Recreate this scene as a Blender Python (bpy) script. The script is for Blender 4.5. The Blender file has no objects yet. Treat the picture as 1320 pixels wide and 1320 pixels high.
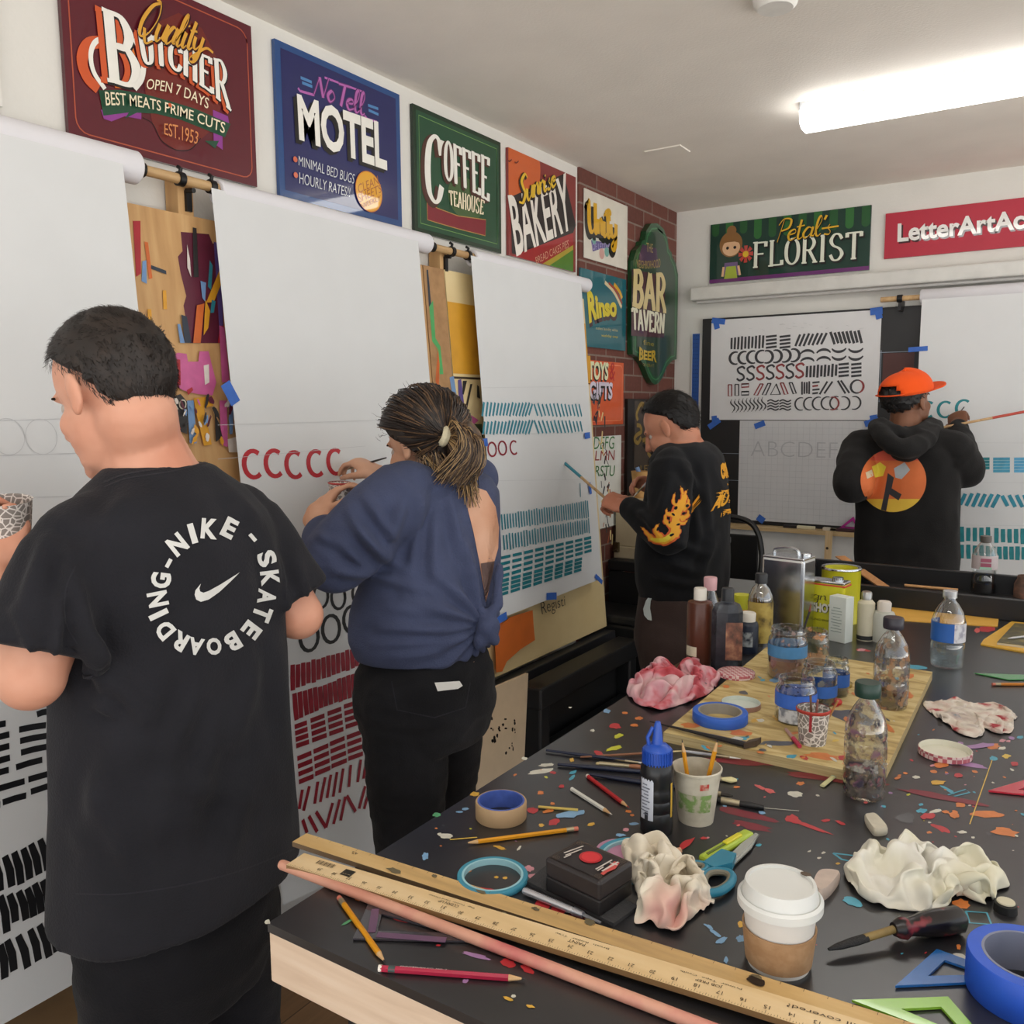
import bpy, bmesh, math, random
from mathutils import Vector, Matrix, noise
from mathutils.bvhtree import BVHTree
import numpy as np
random.seed(7)
SC = bpy.context.scene
COL = SC.collection
PI = math.pi
# ------------------------------------------------------------------ camera
FPX = 1123.4
CAM = Vector((1.95, 0.0, 1.58))
YAW, PITCH, ROLL = math.radians(33.2), math.radians(6.77), math.radians(-0.37)
_f = Vector((-math.sin(YAW)*math.cos(PITCH), math.cos(YAW)*math.cos(PITCH), -math.sin(PITCH)))
_r = Vector((math.cos(YAW), math.sin(YAW), 0)); _u = _r.cross(_f)
CR = math.cos(ROLL)*_r + math.sin(ROLL)*_u
CU = -math.sin(ROLL)*_r + math.cos(ROLL)*_u
CF = _f
cam = bpy.data.cameras.new('camera'); cam.sensor_width = 36; cam.lens = FPX/1320*36; cam.clip_start = 0.02
camo = bpy.data.objects.new('camera', cam); COL.objects.link(camo)
M = Matrix((CR, CU, -CF)).transposed().to_4x4(); M.translation = CAM
camo.matrix_world = M
SC.camera = camo
# ------------------------------------------------------------------ world, exposure
SKY_E, LAMP_E = 3.4, 12.0
W = bpy.data.worlds.new('daylight'); SC.world = W; W.use_nodes = True
_nt = W.node_tree; _tc = _nt.nodes.new('ShaderNodeTexCoord'); _sx = _nt.nodes.new('ShaderNodeSeparateXYZ'); _rp = _nt.nodes.new('ShaderNodeValToRGB')
_mr = _nt.nodes.new('ShaderNodeMapRange'); _mr.inputs[1].default_value = -1; _mr.inputs[2].default_value = 1
_nt.links.new(_tc.outputs['Generated'], _sx.inputs[0]); _nt.links.new(_sx.outputs[2], _mr.inputs[0]); _nt.links.new(_mr.outputs[0], _rp.inputs[0])
_rp.color_ramp.elements[0].position = .49; _rp.color_ramp.elements[0].color = (.99, .965, .925, 1)      # bright lower half, added to lift the light on the ceiling
_rp.color_ramp.elements[1].position = .53; _rp.color_ramp.elements[1].color = (.42, .45, .48, 1)      # sky
_nt.links.new(_rp.outputs[0], _nt.nodes['Background'].inputs[0])
_nt.nodes['Background'].inputs[1].default_value = SKY_E
SC.view_settings.view_transform = 'Standard'; SC.view_settings.look = 'None'
SC.view_settings.gamma = 1; SC.view_settings.use_curve_mapping = False
SC.view_settings.exposure = -0.28

def ray(px, py): return (CR*(px-660) + CU*(660-py) + CF*FPX).normalized()
def at(px, py, x=None, y=None, z=None, d=None):
    """the point of the room seen at a place of the photograph, on a plane x, y, z or at a depth d"""
    v = ray(px, py)
    if x is not None: return CAM + v*((x-CAM.x)/v.x)
    if y is not None: return CAM + v*((y-CAM.y)/v.y)
    if z is not None: return CAM + v*((z-CAM.z)/v.z)
    return CAM + v*(d/v.dot(CF))
def depth(p): return (Vector(p)-CAM).dot(CF)

# ------------------------------------------------------------------ materials
def lin(h):
    h = h.lstrip('#'); c = [int(h[i:i+2], 16)/255 for i in (0, 2, 4)]
    return [(x/12.92 if x <= .04045 else ((x+.055)/1.055)**2.4) for x in c]
MATS = {}
def mat(h, rough=.55, var=.06, scale=14, bump=0, metal=0, spec=.5, bscale=None, coat=0, stretch=None, sheen=0):
    key = (h, rough, var, scale, bump, metal, spec, bscale, coat, stretch, sheen)
    if key in MATS: return MATS[key]
    m = bpy.data.materials.new('paint_'+h.strip('#')); m.use_nodes = True; nt = m.node_tree; b = nt.nodes['Principled BSDF']
    c = lin(h)
    b.inputs['Roughness'].default_value = rough; b.inputs['Metallic'].default_value = metal
    b.inputs['Specular IOR Level'].default_value = spec; b.inputs['Coat Weight'].default_value = coat; b.inputs['Sheen Weight'].default_value = sheen
    tc = nt.nodes.new('ShaderNodeTexCoord'); co = tc.outputs['Object']
    if stretch:
        mp = nt.nodes.new('ShaderNodeMapping'); mp.inputs['Scale'].default_value = stretch
        nt.links.new(co, mp.inputs[0]); co = mp.outputs[0]
    n = nt.nodes.new('ShaderNodeTexNoise'); n.inputs['Scale'].default_value = scale; n.inputs['Detail'].default_value = 4
    nt.links.new(co, n.inputs['Vector'])
    r = nt.nodes.new('ShaderNodeValToRGB'); r.color_ramp.elements[0].position = .3; r.color_ramp.elements[1].position = .7
    r.color_ramp.elements[0].color = [max(0, x*(1-var)) for x in c]+[1]
    r.color_ramp.elements[1].color = [min(1, x*(1+var)) for x in c]+[1]
    nt.links.new(n.outputs['Fac'], r.inputs[0]); nt.links.new(r.outputs[0], b.inputs['Base Color'])
    if bump:
        n2 = nt.nodes.new('ShaderNodeTexNoise'); n2.inputs['Scale'].default_value = bscale or scale*8; n2.inputs['Detail'].default_value = 3
        nt.links.new(co, n2.inputs['Vector'])
        bp = nt.nodes.new('ShaderNodeBump'); bp.inputs['Strength'].default_value = bump; bp.inputs['Distance'].default_value = .01
        nt.links.new(n2.outputs['Fac'], bp.inputs['Height']); nt.links.new(bp.outputs[0], b.inputs['Normal'])
    MATS[key] = m; return m
def blend_mat(name, stops, scale=6, rough=.6, detail=5, stretch=None, bump=0, metal=0, distort=0, spec=.5):
    """noise through a colour ramp: stained cloth, dirty wood, skin"""
    m = bpy.data.materials.new(name); m.use_nodes = True; nt = m.node_tree; b = nt.nodes['Principled BSDF']
    b.inputs['Roughness'].default_value = rough; b.inputs['Metallic'].default_value = metal; b.inputs['Specular IOR Level'].default_value = spec
    tc = nt.nodes.new('ShaderNodeTexCoord'); co = tc.outputs['Object']
    if stretch:
        mp = nt.nodes.new('ShaderNodeMapping'); mp.inputs['Scale'].default_value = stretch
        nt.links.new(co, mp.inputs[0]); co = mp.outputs[0]
    n = nt.nodes.new('ShaderNodeTexNoise'); n.inputs['Scale'].default_value = scale; n.inputs['Detail'].default_value = detail
    n.inputs['Distortion'].default_value = distort
    nt.links.new(co, n.inputs['Vector'])
    r = nt.nodes.new('ShaderNodeValToRGB'); e = r.color_ramp.elements
    while len(e) < len(stops): e.new(.5)
    for k, (p, h) in enumerate(stops): e[k].position = p; e[k].color = lin(h)+[1]
    nt.links.new(n.outputs['Fac'], r.inputs[0]); nt.links.new(r.outputs[0], b.inputs['Base Color'])
    if bump:
        bp = nt.nodes.new('ShaderNodeBump'); bp.inputs['Strength'].default_value = bump; bp.inputs['Distance'].default_value = .01
        nt.links.new(n.outputs['Fac'], bp.inputs['Height']); nt.links.new(bp.outputs[0], b.inputs['Normal'])
    return m
def glass_mat(name, tint='#ffffff', clear=.82, rough=.03, dirt=None):
    """thin clear plastic or glass"""
    m = bpy.data.materials.new(name); m.use_nodes = True; nt = m.node_tree
    out = nt.nodes['Material Output']; nt.nodes.remove(nt.nodes['Principled BSDF'])
    t = nt.nodes.new('ShaderNodeBsdfTransparent'); t.inputs[0].default_value = lin(tint)+[1]
    g = nt.nodes.new('ShaderNodeBsdfGlossy'); g.inputs['Roughness'].default_value = rough; g.inputs[0].default_value = (1, 1, 1, 1)
    lw = nt.nodes.new('ShaderNodeLayerWeight'); lw.inputs[0].default_value = .35
    mr = nt.nodes.new('ShaderNodeMapRange'); mr.inputs[3].default_value = 1-clear-.12; mr.inputs[4].default_value = .75
    nt.links.new(lw.outputs['Facing'], mr.inputs[0])
    mx = nt.nodes.new('ShaderNodeMixShader'); nt.links.new(mr.outputs[0], mx.inputs[0])
    nt.links.new(t.outputs[0], mx.inputs[1]); nt.links.new(g.outputs[0], mx.inputs[2]); last = mx
    if dirt:
        tc = nt.nodes.new('ShaderNodeTexCoord')
        n = nt.nodes.new('ShaderNodeTexNoise'); n.inputs['Scale'].default_value = 55; n.inputs['Detail'].default_value = 5
        nt.links.new(tc.outputs['Object'], n.inputs['Vector'])
        r = nt.nodes.new('ShaderNodeValToRGB'); r.color_ramp.elements[0].position = dirt[0]; r.color_ramp.elements[1].position = dirt[0]+.1
        nt.links.new(n.outputs['Fac'], r.inputs[0])
        n3 = nt.nodes.new('ShaderNodeTexNoise'); n3.inputs['Scale'].default_value = 30
        nt.links.new(tc.outputs['Object'], n3.inputs['Vector'])
        r3 = nt.nodes.new('ShaderNodeValToRGB'); e = r3.color_ramp.elements
        while len(e) < len(dirt[1]): e.new(.5)
        for k, h in enumerate(dirt[1]): e[k].position = .3+.4*k/max(1, len(dirt[1])-1); e[k].color = lin(h)+[1]
        nt.links.new(n3.outputs['Fac'], r3.inputs[0])
        d = nt.nodes.new('ShaderNodeBsdfDiffuse'); nt.links.new(r3.outputs[0], d.inputs[0])
        m2 = nt.nodes.new('ShaderNodeMixShader'); nt.links.new(r.outputs[0], m2.inputs[0])
        nt.links.new(mx.outputs[0], m2.inputs[1]); nt.links.new(d.outputs[0], m2.inputs[2]); last = m2
    nt.links.new(last.outputs[0], out.inputs[0]); return m
def emit_mat(name, strength, col=(1, 1, 1)):
    m = bpy.data.materials.new(name); m.use_nodes = True; nt = m.node_tree
    b = nt.nodes['Principled BSDF']; b.inputs['Base Color'].default_value = (.8, .8, .8, 1)
    b.inputs['Emission Color'].default_value = (*col, 1); b.inputs['Emission Strength'].default_value = strength
    return m
def wood_mat(name, a, b_, c, axis='y', scale=6, rough=.5, ring=18):
    st = {'x': (1, ring, ring), 'y': (ring, 1, ring), 'z': (ring, ring, 1)}[axis]
    return blend_mat(name, [(.25, a), (.5, b_), (.75, c)], scale=scale, rough=rough, detail=6, stretch=st, distort=.4)

# ------------------------------------------------------------------ objects
def tag(o, label, cat, group=None, kind=None):
    o['label'] = label; o['category'] = cat
    if group: o['group'] = group
    if kind: o['kind'] = kind
    return o
def mesh_obj(name, verts, faces, mats, parent=None, mi=None, smooth=False):
    me = bpy.data.meshes.new(name); me.from_pydata([tuple(v) for v in verts], [], faces)
    for m in (mats if isinstance(mats, (list, tuple)) else [mats]): me.materials.append(m)
    if mi: me.polygons.foreach_set('material_index', mi)
    if smooth: me.polygons.foreach_set('use_smooth', [True]*len(me.polygons))
    me.update()
    return link(name, me, parent)
def link(name, me, parent=None):
    o = bpy.data.objects.new(name, me); COL.objects.link(o)
    if parent is not None:
        o.parent = parent; o.matrix_parent_inverse = parent_inv(parent)
    return o
def parent_inv(p): return world(p).inverted()
def world(o):
    if o.parent is None: return o.matrix_basis.copy()
    return world(o.parent) @ o.matrix_parent_inverse @ o.matrix_basis
def thing(name, loc, label, cat, group=None):
    o = bpy.data.objects.new(name, None); COL.objects.link(o); o.location = loc; o.empty_display_size = .02
    return tag(o, label, cat, group)
class MB:
    """mesh collector, world coordinates"""
    def __init__(s): s.v = []; s.f = []; s.m = []; s.sm = []; s.mats = []
    def idx(s, m):
        if m not in s.mats: s.mats.append(m)
        return s.mats.index(m)
    def add(s, vs, fs, m, smooth=False):
        b = len(s.v); s.v += [Vector(v) for v in vs]; k = s.idx(m)
        for f in fs: s.f.append([b+i for i in f]); s.m.append(k); s.sm.append(smooth)
        return s
    def box(s, c, size, m, rot=None, bevel=0):
        bm = bmesh.new(); bmesh.ops.create_cube(bm, size=1)
        for v in bm.verts: v.co = Vector((v.co.x*size[0], v.co.y*size[1], v.co.z*size[2]))
        if bevel: bmesh.ops.bevel(bm, geom=bm.edges[:], offset=bevel, segments=2, affect='EDGES', profile=.5)
        R = rot if rot is not None else Matrix.Identity(3)
        if isinstance(R, (int, float)): R = Matrix.Rotation(R, 3, 'Z')
        c = Vector(c)
        vs = [c + R @ v.co for v in bm.verts]; bm.verts.index_update()
        fs = [[v.index for v in f.verts] for f in bm.faces]; bm.free()
        return s.add(vs, fs, m)
    def tube(s, pts, r, m, n=12, cap=True, smooth=True, squash=None):
        pts = [Vector(p) for p in pts]; rs = r if isinstance(r, (list, tuple)) else [r]*len(pts)
        vs = []; fs = []; prev = None
        for i, p in enumerate(pts):
            t = (pts[min(i+1, len(pts)-1)]-pts[max(i-1, 0)]).normalized()
            if prev is None:
                a = Vector((0, 0, 1)) if abs(t.z) < .9 else Vector((1, 0, 0))
                prev = (a - t*a.dot(t)).normalized()
            else: prev = (prev - t*prev.dot(t)).normalized()
            q = t.cross(prev)
            for k in range(n):
                a = 2*PI*k/n
                vs.append(p + (prev*math.cos(a)*(squash or 1) + q*math.sin(a))*rs[i])
        for i in range(len(pts)-1):
            for k in range(n): fs.append([i*n+k, i*n+(k+1) % n, (i+1)*n+(k+1) % n, (i+1)*n+k])
        b = len(s.v); s.add(vs, fs, m, smooth)
        if cap: s.add([vs[k] for k in range(n)][::-1], [list(range(n))], m); s.add(vs[-n:], [list(range(n))], m)
        return s
    def lathe(s, prof, c, m, n=28, up=Vector((0, 0, 1)), smooth=True, cap=False, sx=1, sy=1, rot=0):
        """profile of (radius, height)"""
        up = Vector(up).normalized(); a = Vector((1, 0, 0)) if abs(up.x) < .9 else Vector((0, 1, 0))
        X = (a-up*a.dot(up)).normalized(); Y = up.cross(X); c = Vector(c)
        X, Y = X*math.cos(rot)+Y*math.sin(rot), Y*math.cos(rot)-X*math.sin(rot)
        vs = []; fs = []
        for (r, h) in prof:
            for k in range(n):
                t = 2*PI*k/n; vs.append(c + up*h + X*(r*sx*math.cos(t)) + Y*(r*sy*math.sin(t)))
        for i in range(len(prof)-1):
            for k in range(n): fs.append([i*n+k, i*n+(k+1) % n, (i+1)*n+(k+1) % n, (i+1)*n+k])
        s.add(vs, fs, m, smooth)
        if cap:
            s.add(vs[:n][::-1], [list(range(n))], m); s.add(vs[-n:], [list(range(n))], m)
        return s
    def prism(s, pts, n, th, m):
        """planar outline extruded along n by th"""
        pts = [Vector(p) for p in pts]; n = Vector(n).normalized()*th; k = len(pts)
        vs = pts + [p+n for p in pts]
        fs = [list(range(k))[::-1], [k+i for i in range(k)]] + [[i, (i+1) % k, k+(i+1) % k, k+i] for i in range(k)]
        return s.add(vs, fs, m)
    def build(s, name, parent=None, base=None):
        me = bpy.data.meshes.new(name)
        off = Vector(base) if base is not None else Vector((0, 0, 0))
        me.from_pydata([tuple(v-off) for v in s.v], [], s.f)
        for m in s.mats: me.materials.append(m)
        me.polygons.foreach_set('material_index', s.m); me.polygons.foreach_set('use_smooth', s.sm)
        bm = bmesh.new(); bm.from_mesh(me); bmesh.ops.recalc_face_normals(bm, faces=bm.faces[:])
        for e in bm.edges:
            if len(e.link_faces) == 2 and e.calc_face_angle(0) > .72: e.smooth = False
        bm.to_mesh(me); bm.free()
        me.update(); o = link(name, me, parent)
        if base is not None and parent is None: o.location = off
        return o

# ------------------------------------------------------------------ lettering and flat marks
_TC = {}
def text_polys(s, bold=0.0, sub=.12):
    key = (s, bold, sub)
    if key in _TC: return _TC[key]
    cu = bpy.data.curves.new('t', 'FONT'); cu.body = s; cu.offset = bold; cu.resolution_u = 3; cu.dimensions = '2D'; cu.fill_mode = 'FRONT'
    o = bpy.data.objects.new('t', cu); COL.objects.link(o)
    dg = bpy.context.evaluated_depsgraph_get(); me = bpy.data.meshes.new_from_object(o.evaluated_get(dg))
    bm = bmesh.new(); bm.from_mesh(me)
    xs = [v.co.x for v in bm.verts]; ys = [v.co.y for v in bm.verts]
    x0, x1, y0, y1 = min(xs), max(xs), min(ys), max(ys); asp = (x1-x0)/(y1-y0)
    for v in bm.verts: v.co = Vector(((v.co.x-x0)/(x1-x0), (v.co.y-y0)/(y1-y0), 0))
    if sub:
        for _ in range(3):
            e = [e for e in bm.edges if abs(e.verts[0].co.x-e.verts[1].co.x) > sub]
            if not e: break
            bmesh.ops.subdivide_edges(bm, edges=e, cuts=1); bmesh.ops.triangulate(bm, faces=bm.faces[:])
    bm.verts.index_update()
    r = ([(v.co.x, v.co.y) for v in bm.verts], [[v.index for v in f.verts] for f in bm.faces], asp)
    bm.free(); bpy.data.meshes.remove(me); bpy.data.objects.remove(o); bpy.data.curves.remove(cu)
    _TC[key] = r; return r
def interp(pts, t):
    """Lagrange through 2..4 points"""
    n = len(pts); r = Vector((0, 0))
    for i in range(n):
        w = 1.0
        for j in range(n):
            if j != i: w *= (t*(n-1)-j)/(i-j)
        r = r + Vector(pts[i])*w
    return r
def cr(pts, n=6):
    P = [Vector(p) for p in pts]; out = []
    closed = (P[0]-P[-1]).length < 1e-6
    for i in range(len(P)-1):
        a = P[i-1] if i > 0 else (P[-2] if closed else P[0]*2-P[1])
        d = P[i+2] if i+2 < len(P) else (P[1] if closed else P[-1]*2-P[-2])
        b, c = P[i], P[i+1]
        for k in range(n):
            t = k/n
            out.append(.5*((2*b)+(c-a)*t+(2*a-5*b+4*c-d)*t*t+(3*b-a-3*c+d)*t**3))
    out.append(P[-1]); return out
def ribbon(pts, w):
    pts = [Vector(p[:2]) for p in pts]; ws = w if isinstance(w, list) else [w]*len(pts)
    if len(ws) != len(pts): ws = [ws[min(len(ws)-1, round(i/(len(pts)-1)*(len(ws)-1)))] for i in range(len(pts))]
    L = []; R = []
    for i, p in enumerate(pts):
        t = pts[min(i+1, len(pts)-1)]-pts[max(i-1, 0)]
        if t.length < 1e-9: t = Vector((1, 0))
        t.normalize(); nn = Vector((-t.y, t.x))*ws[i]*.5
        L.append(p+nn); R.append(p-nn)
    k = len(pts); vs = L+R
    return vs, [[i, i+1, k+i+1, k+i][::-1] for i in range(k-1)]
CAPS = {
 'A': ([[(.05,0),(.5,1)],[(.5,1),(.95,0)],[(.2,.33),(.8,.33)]], [(.05,0),(.95,0)]),
 'B': ([[(.2,0),(.2,1)],'s',[(.2,1),(.6,1),(.8,.77),(.6,.54),(.2,.54)],'s',[(.2,.54),(.66,.54),(.9,.27),(.66,0),(.2,0)]], [(.16,0),(.16,1)]),
 'U': (['s',[(.15,1),(.15,.4),(.25,.08),(.5,0),(.75,.08),(.85,.4),(.85,1)]], [(.15,1),(.85,1)]),
 'T': ([[(.5,0),(.5,1)],[(.03,.98),(.97,.98)],[(.05,1),(.05,.82)],[(.95,1),(.95,.82)]], [(.5,0)]),
 'C': (['s',[(.9,.74),(.75,.95),(.5,1),(.2,.85),(.1,.5),(.2,.15),(.5,0),(.75,.05),(.92,.26)],[(.9,.74),(.9,.98)]], []),
 'H': ([[(.15,0),(.15,1)],[(.85,0),(.85,1)],[(.15,.52),(.85,.52)]], [(.15,0),(.15,1),(.85,0),(.85,1)]),
 'E': ([[(.2,0),(.2,1)],[(.2,.98),(.88,.98)],[(.2,.52),(.7,.52)],[(.2,.02),(.92,.02)],[(.88,1),(.88,.82)],[(.92,0),(.92,.18)]], [(.16,0),(.16,1)]),
 'F': ([[(.2,0),(.2,1)],[(.2,.98),(.92,.98)],[(.2,.52),(.75,.52)],[(.9,1),(.9,.8)]], [(.2,0),(.16,1)]),
 'R': ([[(.2,0),(.2,1)],'s',[(.2,1),(.6,1),(.84,.76),(.6,.5),(.2,.5)],[(.5,.5),(.95,0)]], [(.2,0),(.16,1),(.92,0)]),
 'O': (['s',[(.5,1),(.18,.85),(.08,.5),(.18,.15),(.5,0),(.82,.15),(.92,.5),(.82,.85),(.5,1)]], []),
 'L': ([[(.2,0),(.2,1)],[(.2,.02),(.92,.02)],[(.92,0),(.92,.2)]], [(.2,1),(.16,0)]),
 'I': ([[(.5,0),(.5,1)]], [(.5,0),(.5,1)]),
 'S': (['s',[(.85,.8),(.65,.98),(.35,.98),(.15,.77),(.3,.57),(.7,.43),(.87,.22),(.65,.02),(.32,.02),(.12,.22)]], []),
 'V': ([[(.08,1),(.5,0)],[(.5,0),(.92,1)]], [(.08,1),(.92,1)]),
 'N': ([[(.15,0),(.15,1)],[(.15,1),(.85,0)],[(.85,0),(.85,1)]], [(.15,0),(.12,1),(.85,1)]),
}
SCR = {
 'Q': (1.0, [[(.6,.95),(.25,.8),(.1,.4),(.3,.05),(.65,.15),(.8,.6),(.6,.95),(.3,.98)],[(.35,.25),(.7,-.1),(1.0,-.02)]]),
 'u': (.55, [[(0,.45),(.05,.15),(.2,0),(.38,.2),(.45,.5)],[(.45,.5),(.43,.12),(.57,.05)]]),
 'a': (.55, [[(.42,.42),(.2,.5),(.02,.22),(.15,0),(.35,.15),(.45,.5)],[(.45,.5),(.42,.1),(.57,.05)]]),
 'l': (.34, [[(0,.1),(.25,.7),(.2,1),(.08,.8),(.08,.2),(.2,0),(.34,.1)]]),
 'i': (.28, [[(.05,.48),(.05,.1),(.15,0),(.28,.1)],[(.06,.66),(.12,.72)]]),
 't': (.34, [[(.12,.9),(.1,.15),(.2,0),(.34,.08)],[(-.05,.58),(.34,.62)]]),
 'y': (.55, [[(0,.45),(.05,.15),(.2,.05),(.38,.25),(.45,.5)],[(.45,.5),(.4,-.2),(.2,-.4),(.05,-.25),(.55,.08)]]),
 'N': (.7, [[(0,0),(.1,.9)],[(.1,.9),(.5,.05)],[(.5,.05),(.6,1)]]),
 'o': (.5, [[(.2,.5),(.02,.25),(.2,0),(.4,.25),(.2,.5)]]),
 'T': (.6, [[(0,.95),(.7,1)],[(.38,.97),(.3,0)]]),
 'e': (.42, [[(.03,.25),(.35,.32),(.3,.48),(.1,.42),(.03,.2),(.18,0),(.42,.1)]]),
 'P': (.6, [[(.12,0),(.22,.95)],[(0,.75),(.2,1),(.58,.95),(.56,.6),(.2,.48)]]),
 's': (.36, [[(.02,.05),(.25,0),(.3,.15),(.15,.35),(.22,.52)]]),
 "'": (.15, [[(.12,1),(.05,.78)]]),
 'S': (.62, [[(.6,.85),(.4,1),(.15,.8),(.3,.55),(.5,.3),(.35,.02),(.03,.1)]]),
 'n': (.5, [[(.05,.5),(.05,0)],[(.05,.3),(.25,.5),(.36,.35),(.37,.1),(.5,.05)]]),
 'r': (.36, [[(.05,.5),(.05,0)],[(.05,.3),(.2,.5),(.34,.42)]]),
 'U': (.78, [[(0,.85),(.15,1),(.15,.3),(.3,.02),(.55,.2),(.65,1)],[(.65,1),(.65,.1),(.78,.04)]]),
 'R': (.66, [[(.12,0),(.2,.95)],[(0,.75),(.2,1),(.55,.95),(.52,.6),(.2,.5)],[(.3,.5),(.45,.15),(.66,.02)]]),
 'g': (.55, [[(.42,.42),(.2,.5),(.02,.22),(.15,0),(.35,.15),(.45,.5)],[(.45,.5),(.42,-.3),(.2,-.42),(.05,-.25),(.55,.1)]]),
}
class Flat:
    """marks on a flat surface; uv in metres on the plane O + u*U + v*V, raised along N"""
    def __init__(s, O, U, V, dz=.0003):
        s.O = Vector(O); s.U = Vector(U).normalized(); s.V = Vector(V).normalized(); s.N = s.U.cross(s.V); s.dz = dz
        s.L = 1; s.mb = MB()
    def up(s): s.L += 1; return s
    def uv(s, p):
        v = ray(p[0], p[1]); t = (s.O-CAM).dot(s.N)/v.dot(s.N); q = CAM+v*t-s.O
        return Vector((q.dot(s.U), q.dot(s.V)))
    def w(s, q, z=None): return s.O + s.U*q[0] + s.V*q[1] + s.N*(s.L*s.dz if z is None else z)
    def add(s, vs, fs, m):
        s.mb.add([s.w(q) for q in vs], fs, m); s.L += .06
    def poly(s, pts, m): s.add(pts, [list(range(len(pts)))], m)
    def ppoly(s, pts, m): s.poly([s.uv(p) for p in pts], m)
    def line(s, pts, w, m, smooth=False):
        q = [s.uv(p) for p in pts]
        if smooth: q = cr(q)
        vs, fs = ribbon(q, w); s.add(vs, fs, m)
    def uline(s, pts, w, m, smooth=False):
        q = cr(pts) if smooth else pts
        vs, fs = ribbon(q, w); s.add(vs, fs, m)
    def disc(s, c, r, m, n=32, ry=None): s.poly([(c[0]+r*math.cos(2*PI*k/n), c[1]+(ry or r)*math.sin(2*PI*k/n)) for k in range(n)], m)
    def pblob(s, c, rx, ry, m, ang=0, n=14, jit=.25):
        pts = []
        for k in range(n):
            a = 2*PI*k/n; j = 1+random.uniform(-jit, jit); x, y = rx*j*math.cos(a), ry*j*math.sin(a)
            pts.append((c[0]+x*math.cos(ang)-y*math.sin(ang), c[1]+x*math.sin(ang)+y*math.cos(ang)))
        s.ppoly(pts, m)
    def text(s, t, top, bot, m, bold=.02, sh=(), sub=.12, px=True):
        """lettering fitted between a top and a bottom edge; sh = [(material, du, dv, extra bold)] behind it"""
        conv = s.uv if px else Vector
        T = [conv(p) for p in top]; B = [conv(p) for p in bot]
        for (mm, du, dv, eb) in list(sh)+[(m, 0, 0, 0)]:
            vs, fs, _ = text_polys(t, bold+eb, sub if (len(top) > 2) else 0)
            out = []
            for (x, y) in vs:
                out.append(interp(B, x).lerp(interp(T, x), y)+Vector((du, dv)))
            s.up(); s.add(out, fs, mm)
        s.up()
    def caps(s, t, top, bot, m, thick, thin, sh=(), gap=.12, wid=None, px=True):
        """serif capitals drawn with a chisel stroke"""
        conv = s.uv if px else Vector
        T = [conv(p) for p in top]; B = [conv(p) for p in bot]
        ws = [(.55 if c == 'I' else (wid or {}).get(c, 1.0)) for c in t]; tot = sum(ws)+gap*(len(t)-1)
        for (mm, du, dv, ex) in list(sh)+[(m, 0, 0, 0)]:
            s.up(); x = 0
            for c, wd in zip(t, ws):
                strokes, serifs = CAPS[c]; smooth = False
                def mp(p): 
                    xx = (x+p[0]*wd)/tot; return interp(B, xx).lerp(interp(T, xx), p[1])+Vector((du, dv))
                for st in strokes:
                    if st == 's': smooth = True; continue
                    q = cr(st, 6) if smooth else [Vector(st[0]).lerp(Vector(st[1]), k/4) for k in range(5)]
                    smooth = False
                    wd_ = []
                    for i in range(len(q)):
                        d = q[min(i+1, len(q)-1)]-q[max(i-1, 0)]; sn = abs(d.y)/max(1e-6, d.length)
                        wd_.append(thin+(thick-thin)*sn**1.3+ex)
                    vs, fs = ribbon([mp(p) for p in q], wd_); s.add(vs, fs, mm)
                for (a, b) in serifs:
                    h = .17/wd
                    vs, fs = ribbon([mp((a-h, b)), mp((a, b)), mp((a+h, b))], thin*.9+ex); s.add(vs, fs, mm)
                x += wd+gap
        s.up()
    def script(s, t, top, bot, m, w, sh=(), px=True):
        """brush script; box height = baseline to cap height"""
        conv = s.uv if px else Vector
        T = [conv(p) for p in top]; B = [conv(p) for p in bot]; tot = sum(SCR[c][0] for c in t)
        for (mm, du, dv, ex) in list(sh)+[(m, 0, 0, 0)]:
            s.up(); x = 0
            for c in t:
                adv, strokes = SCR[c]
                for st in strokes:
                    q = cr(st, 6) if len(st) > 2 else [Vector(st[0]).lerp(Vector(st[1]), k/4) for k in range(5)]
                    wd_ = []; pts = []
                    for i, p in enumerate(q):
                        d = q[min(i+1, len(q)-1)]-q[max(i-1, 0)]; sn = -d.y/max(1e-6, d.length)
                        wd_.append(w*(.62+.38*sn)+ex)
                        xx = (x+p.x)/tot; pts.append(interp(B, xx).lerp(interp(T, xx), p.y)+Vector((du, dv)))
                    vs, fs = ribbon(pts, wd_); s.add(vs, fs, mm)
                x += adv
        s.up()
    def bars(s, TL, BL, TR, BR, n, w, m, lean=0, jit=.1):
        TL, BL, TR, BR = map(s.uv, (TL, BL, TR, BR))
        for k in range(n):
            t = k/(n-1); a = TL.lerp(TR, t); b = BL.lerp(BR, t); j = random.uniform(-jit, jit)*w
            e = (a-b).length*random.uniform(-.05, .05); dv = (a-b).normalized()
            vs, fs = ribbon([b-dv*e+Vector((j, 0)), (a+b)/2, a+dv*e], [w, w*1.1, w]); s.add(vs, fs, m)
    def dashes(s, TL, TR, BR, BL, cols, rows, th, m, fill=.78, skip=()):
        TL, TR, BR, BL = map(s.uv, (TL, TR, BR, BL))
        for c in range(cols):
            for r in range(rows):
                if (c, r) in skip: continue
                v = r/max(1, rows-1); u0 = c/cols; u1 = (c+fill)/cols
                A = TL.lerp(BL, v); B = TR.lerp(BR, v)
                vs, fs = ribbon([A.lerp(B, u0), A.lerp(B, u1)], th*random.uniform(.9, 1.1)); s.add(vs, fs, m)
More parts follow.
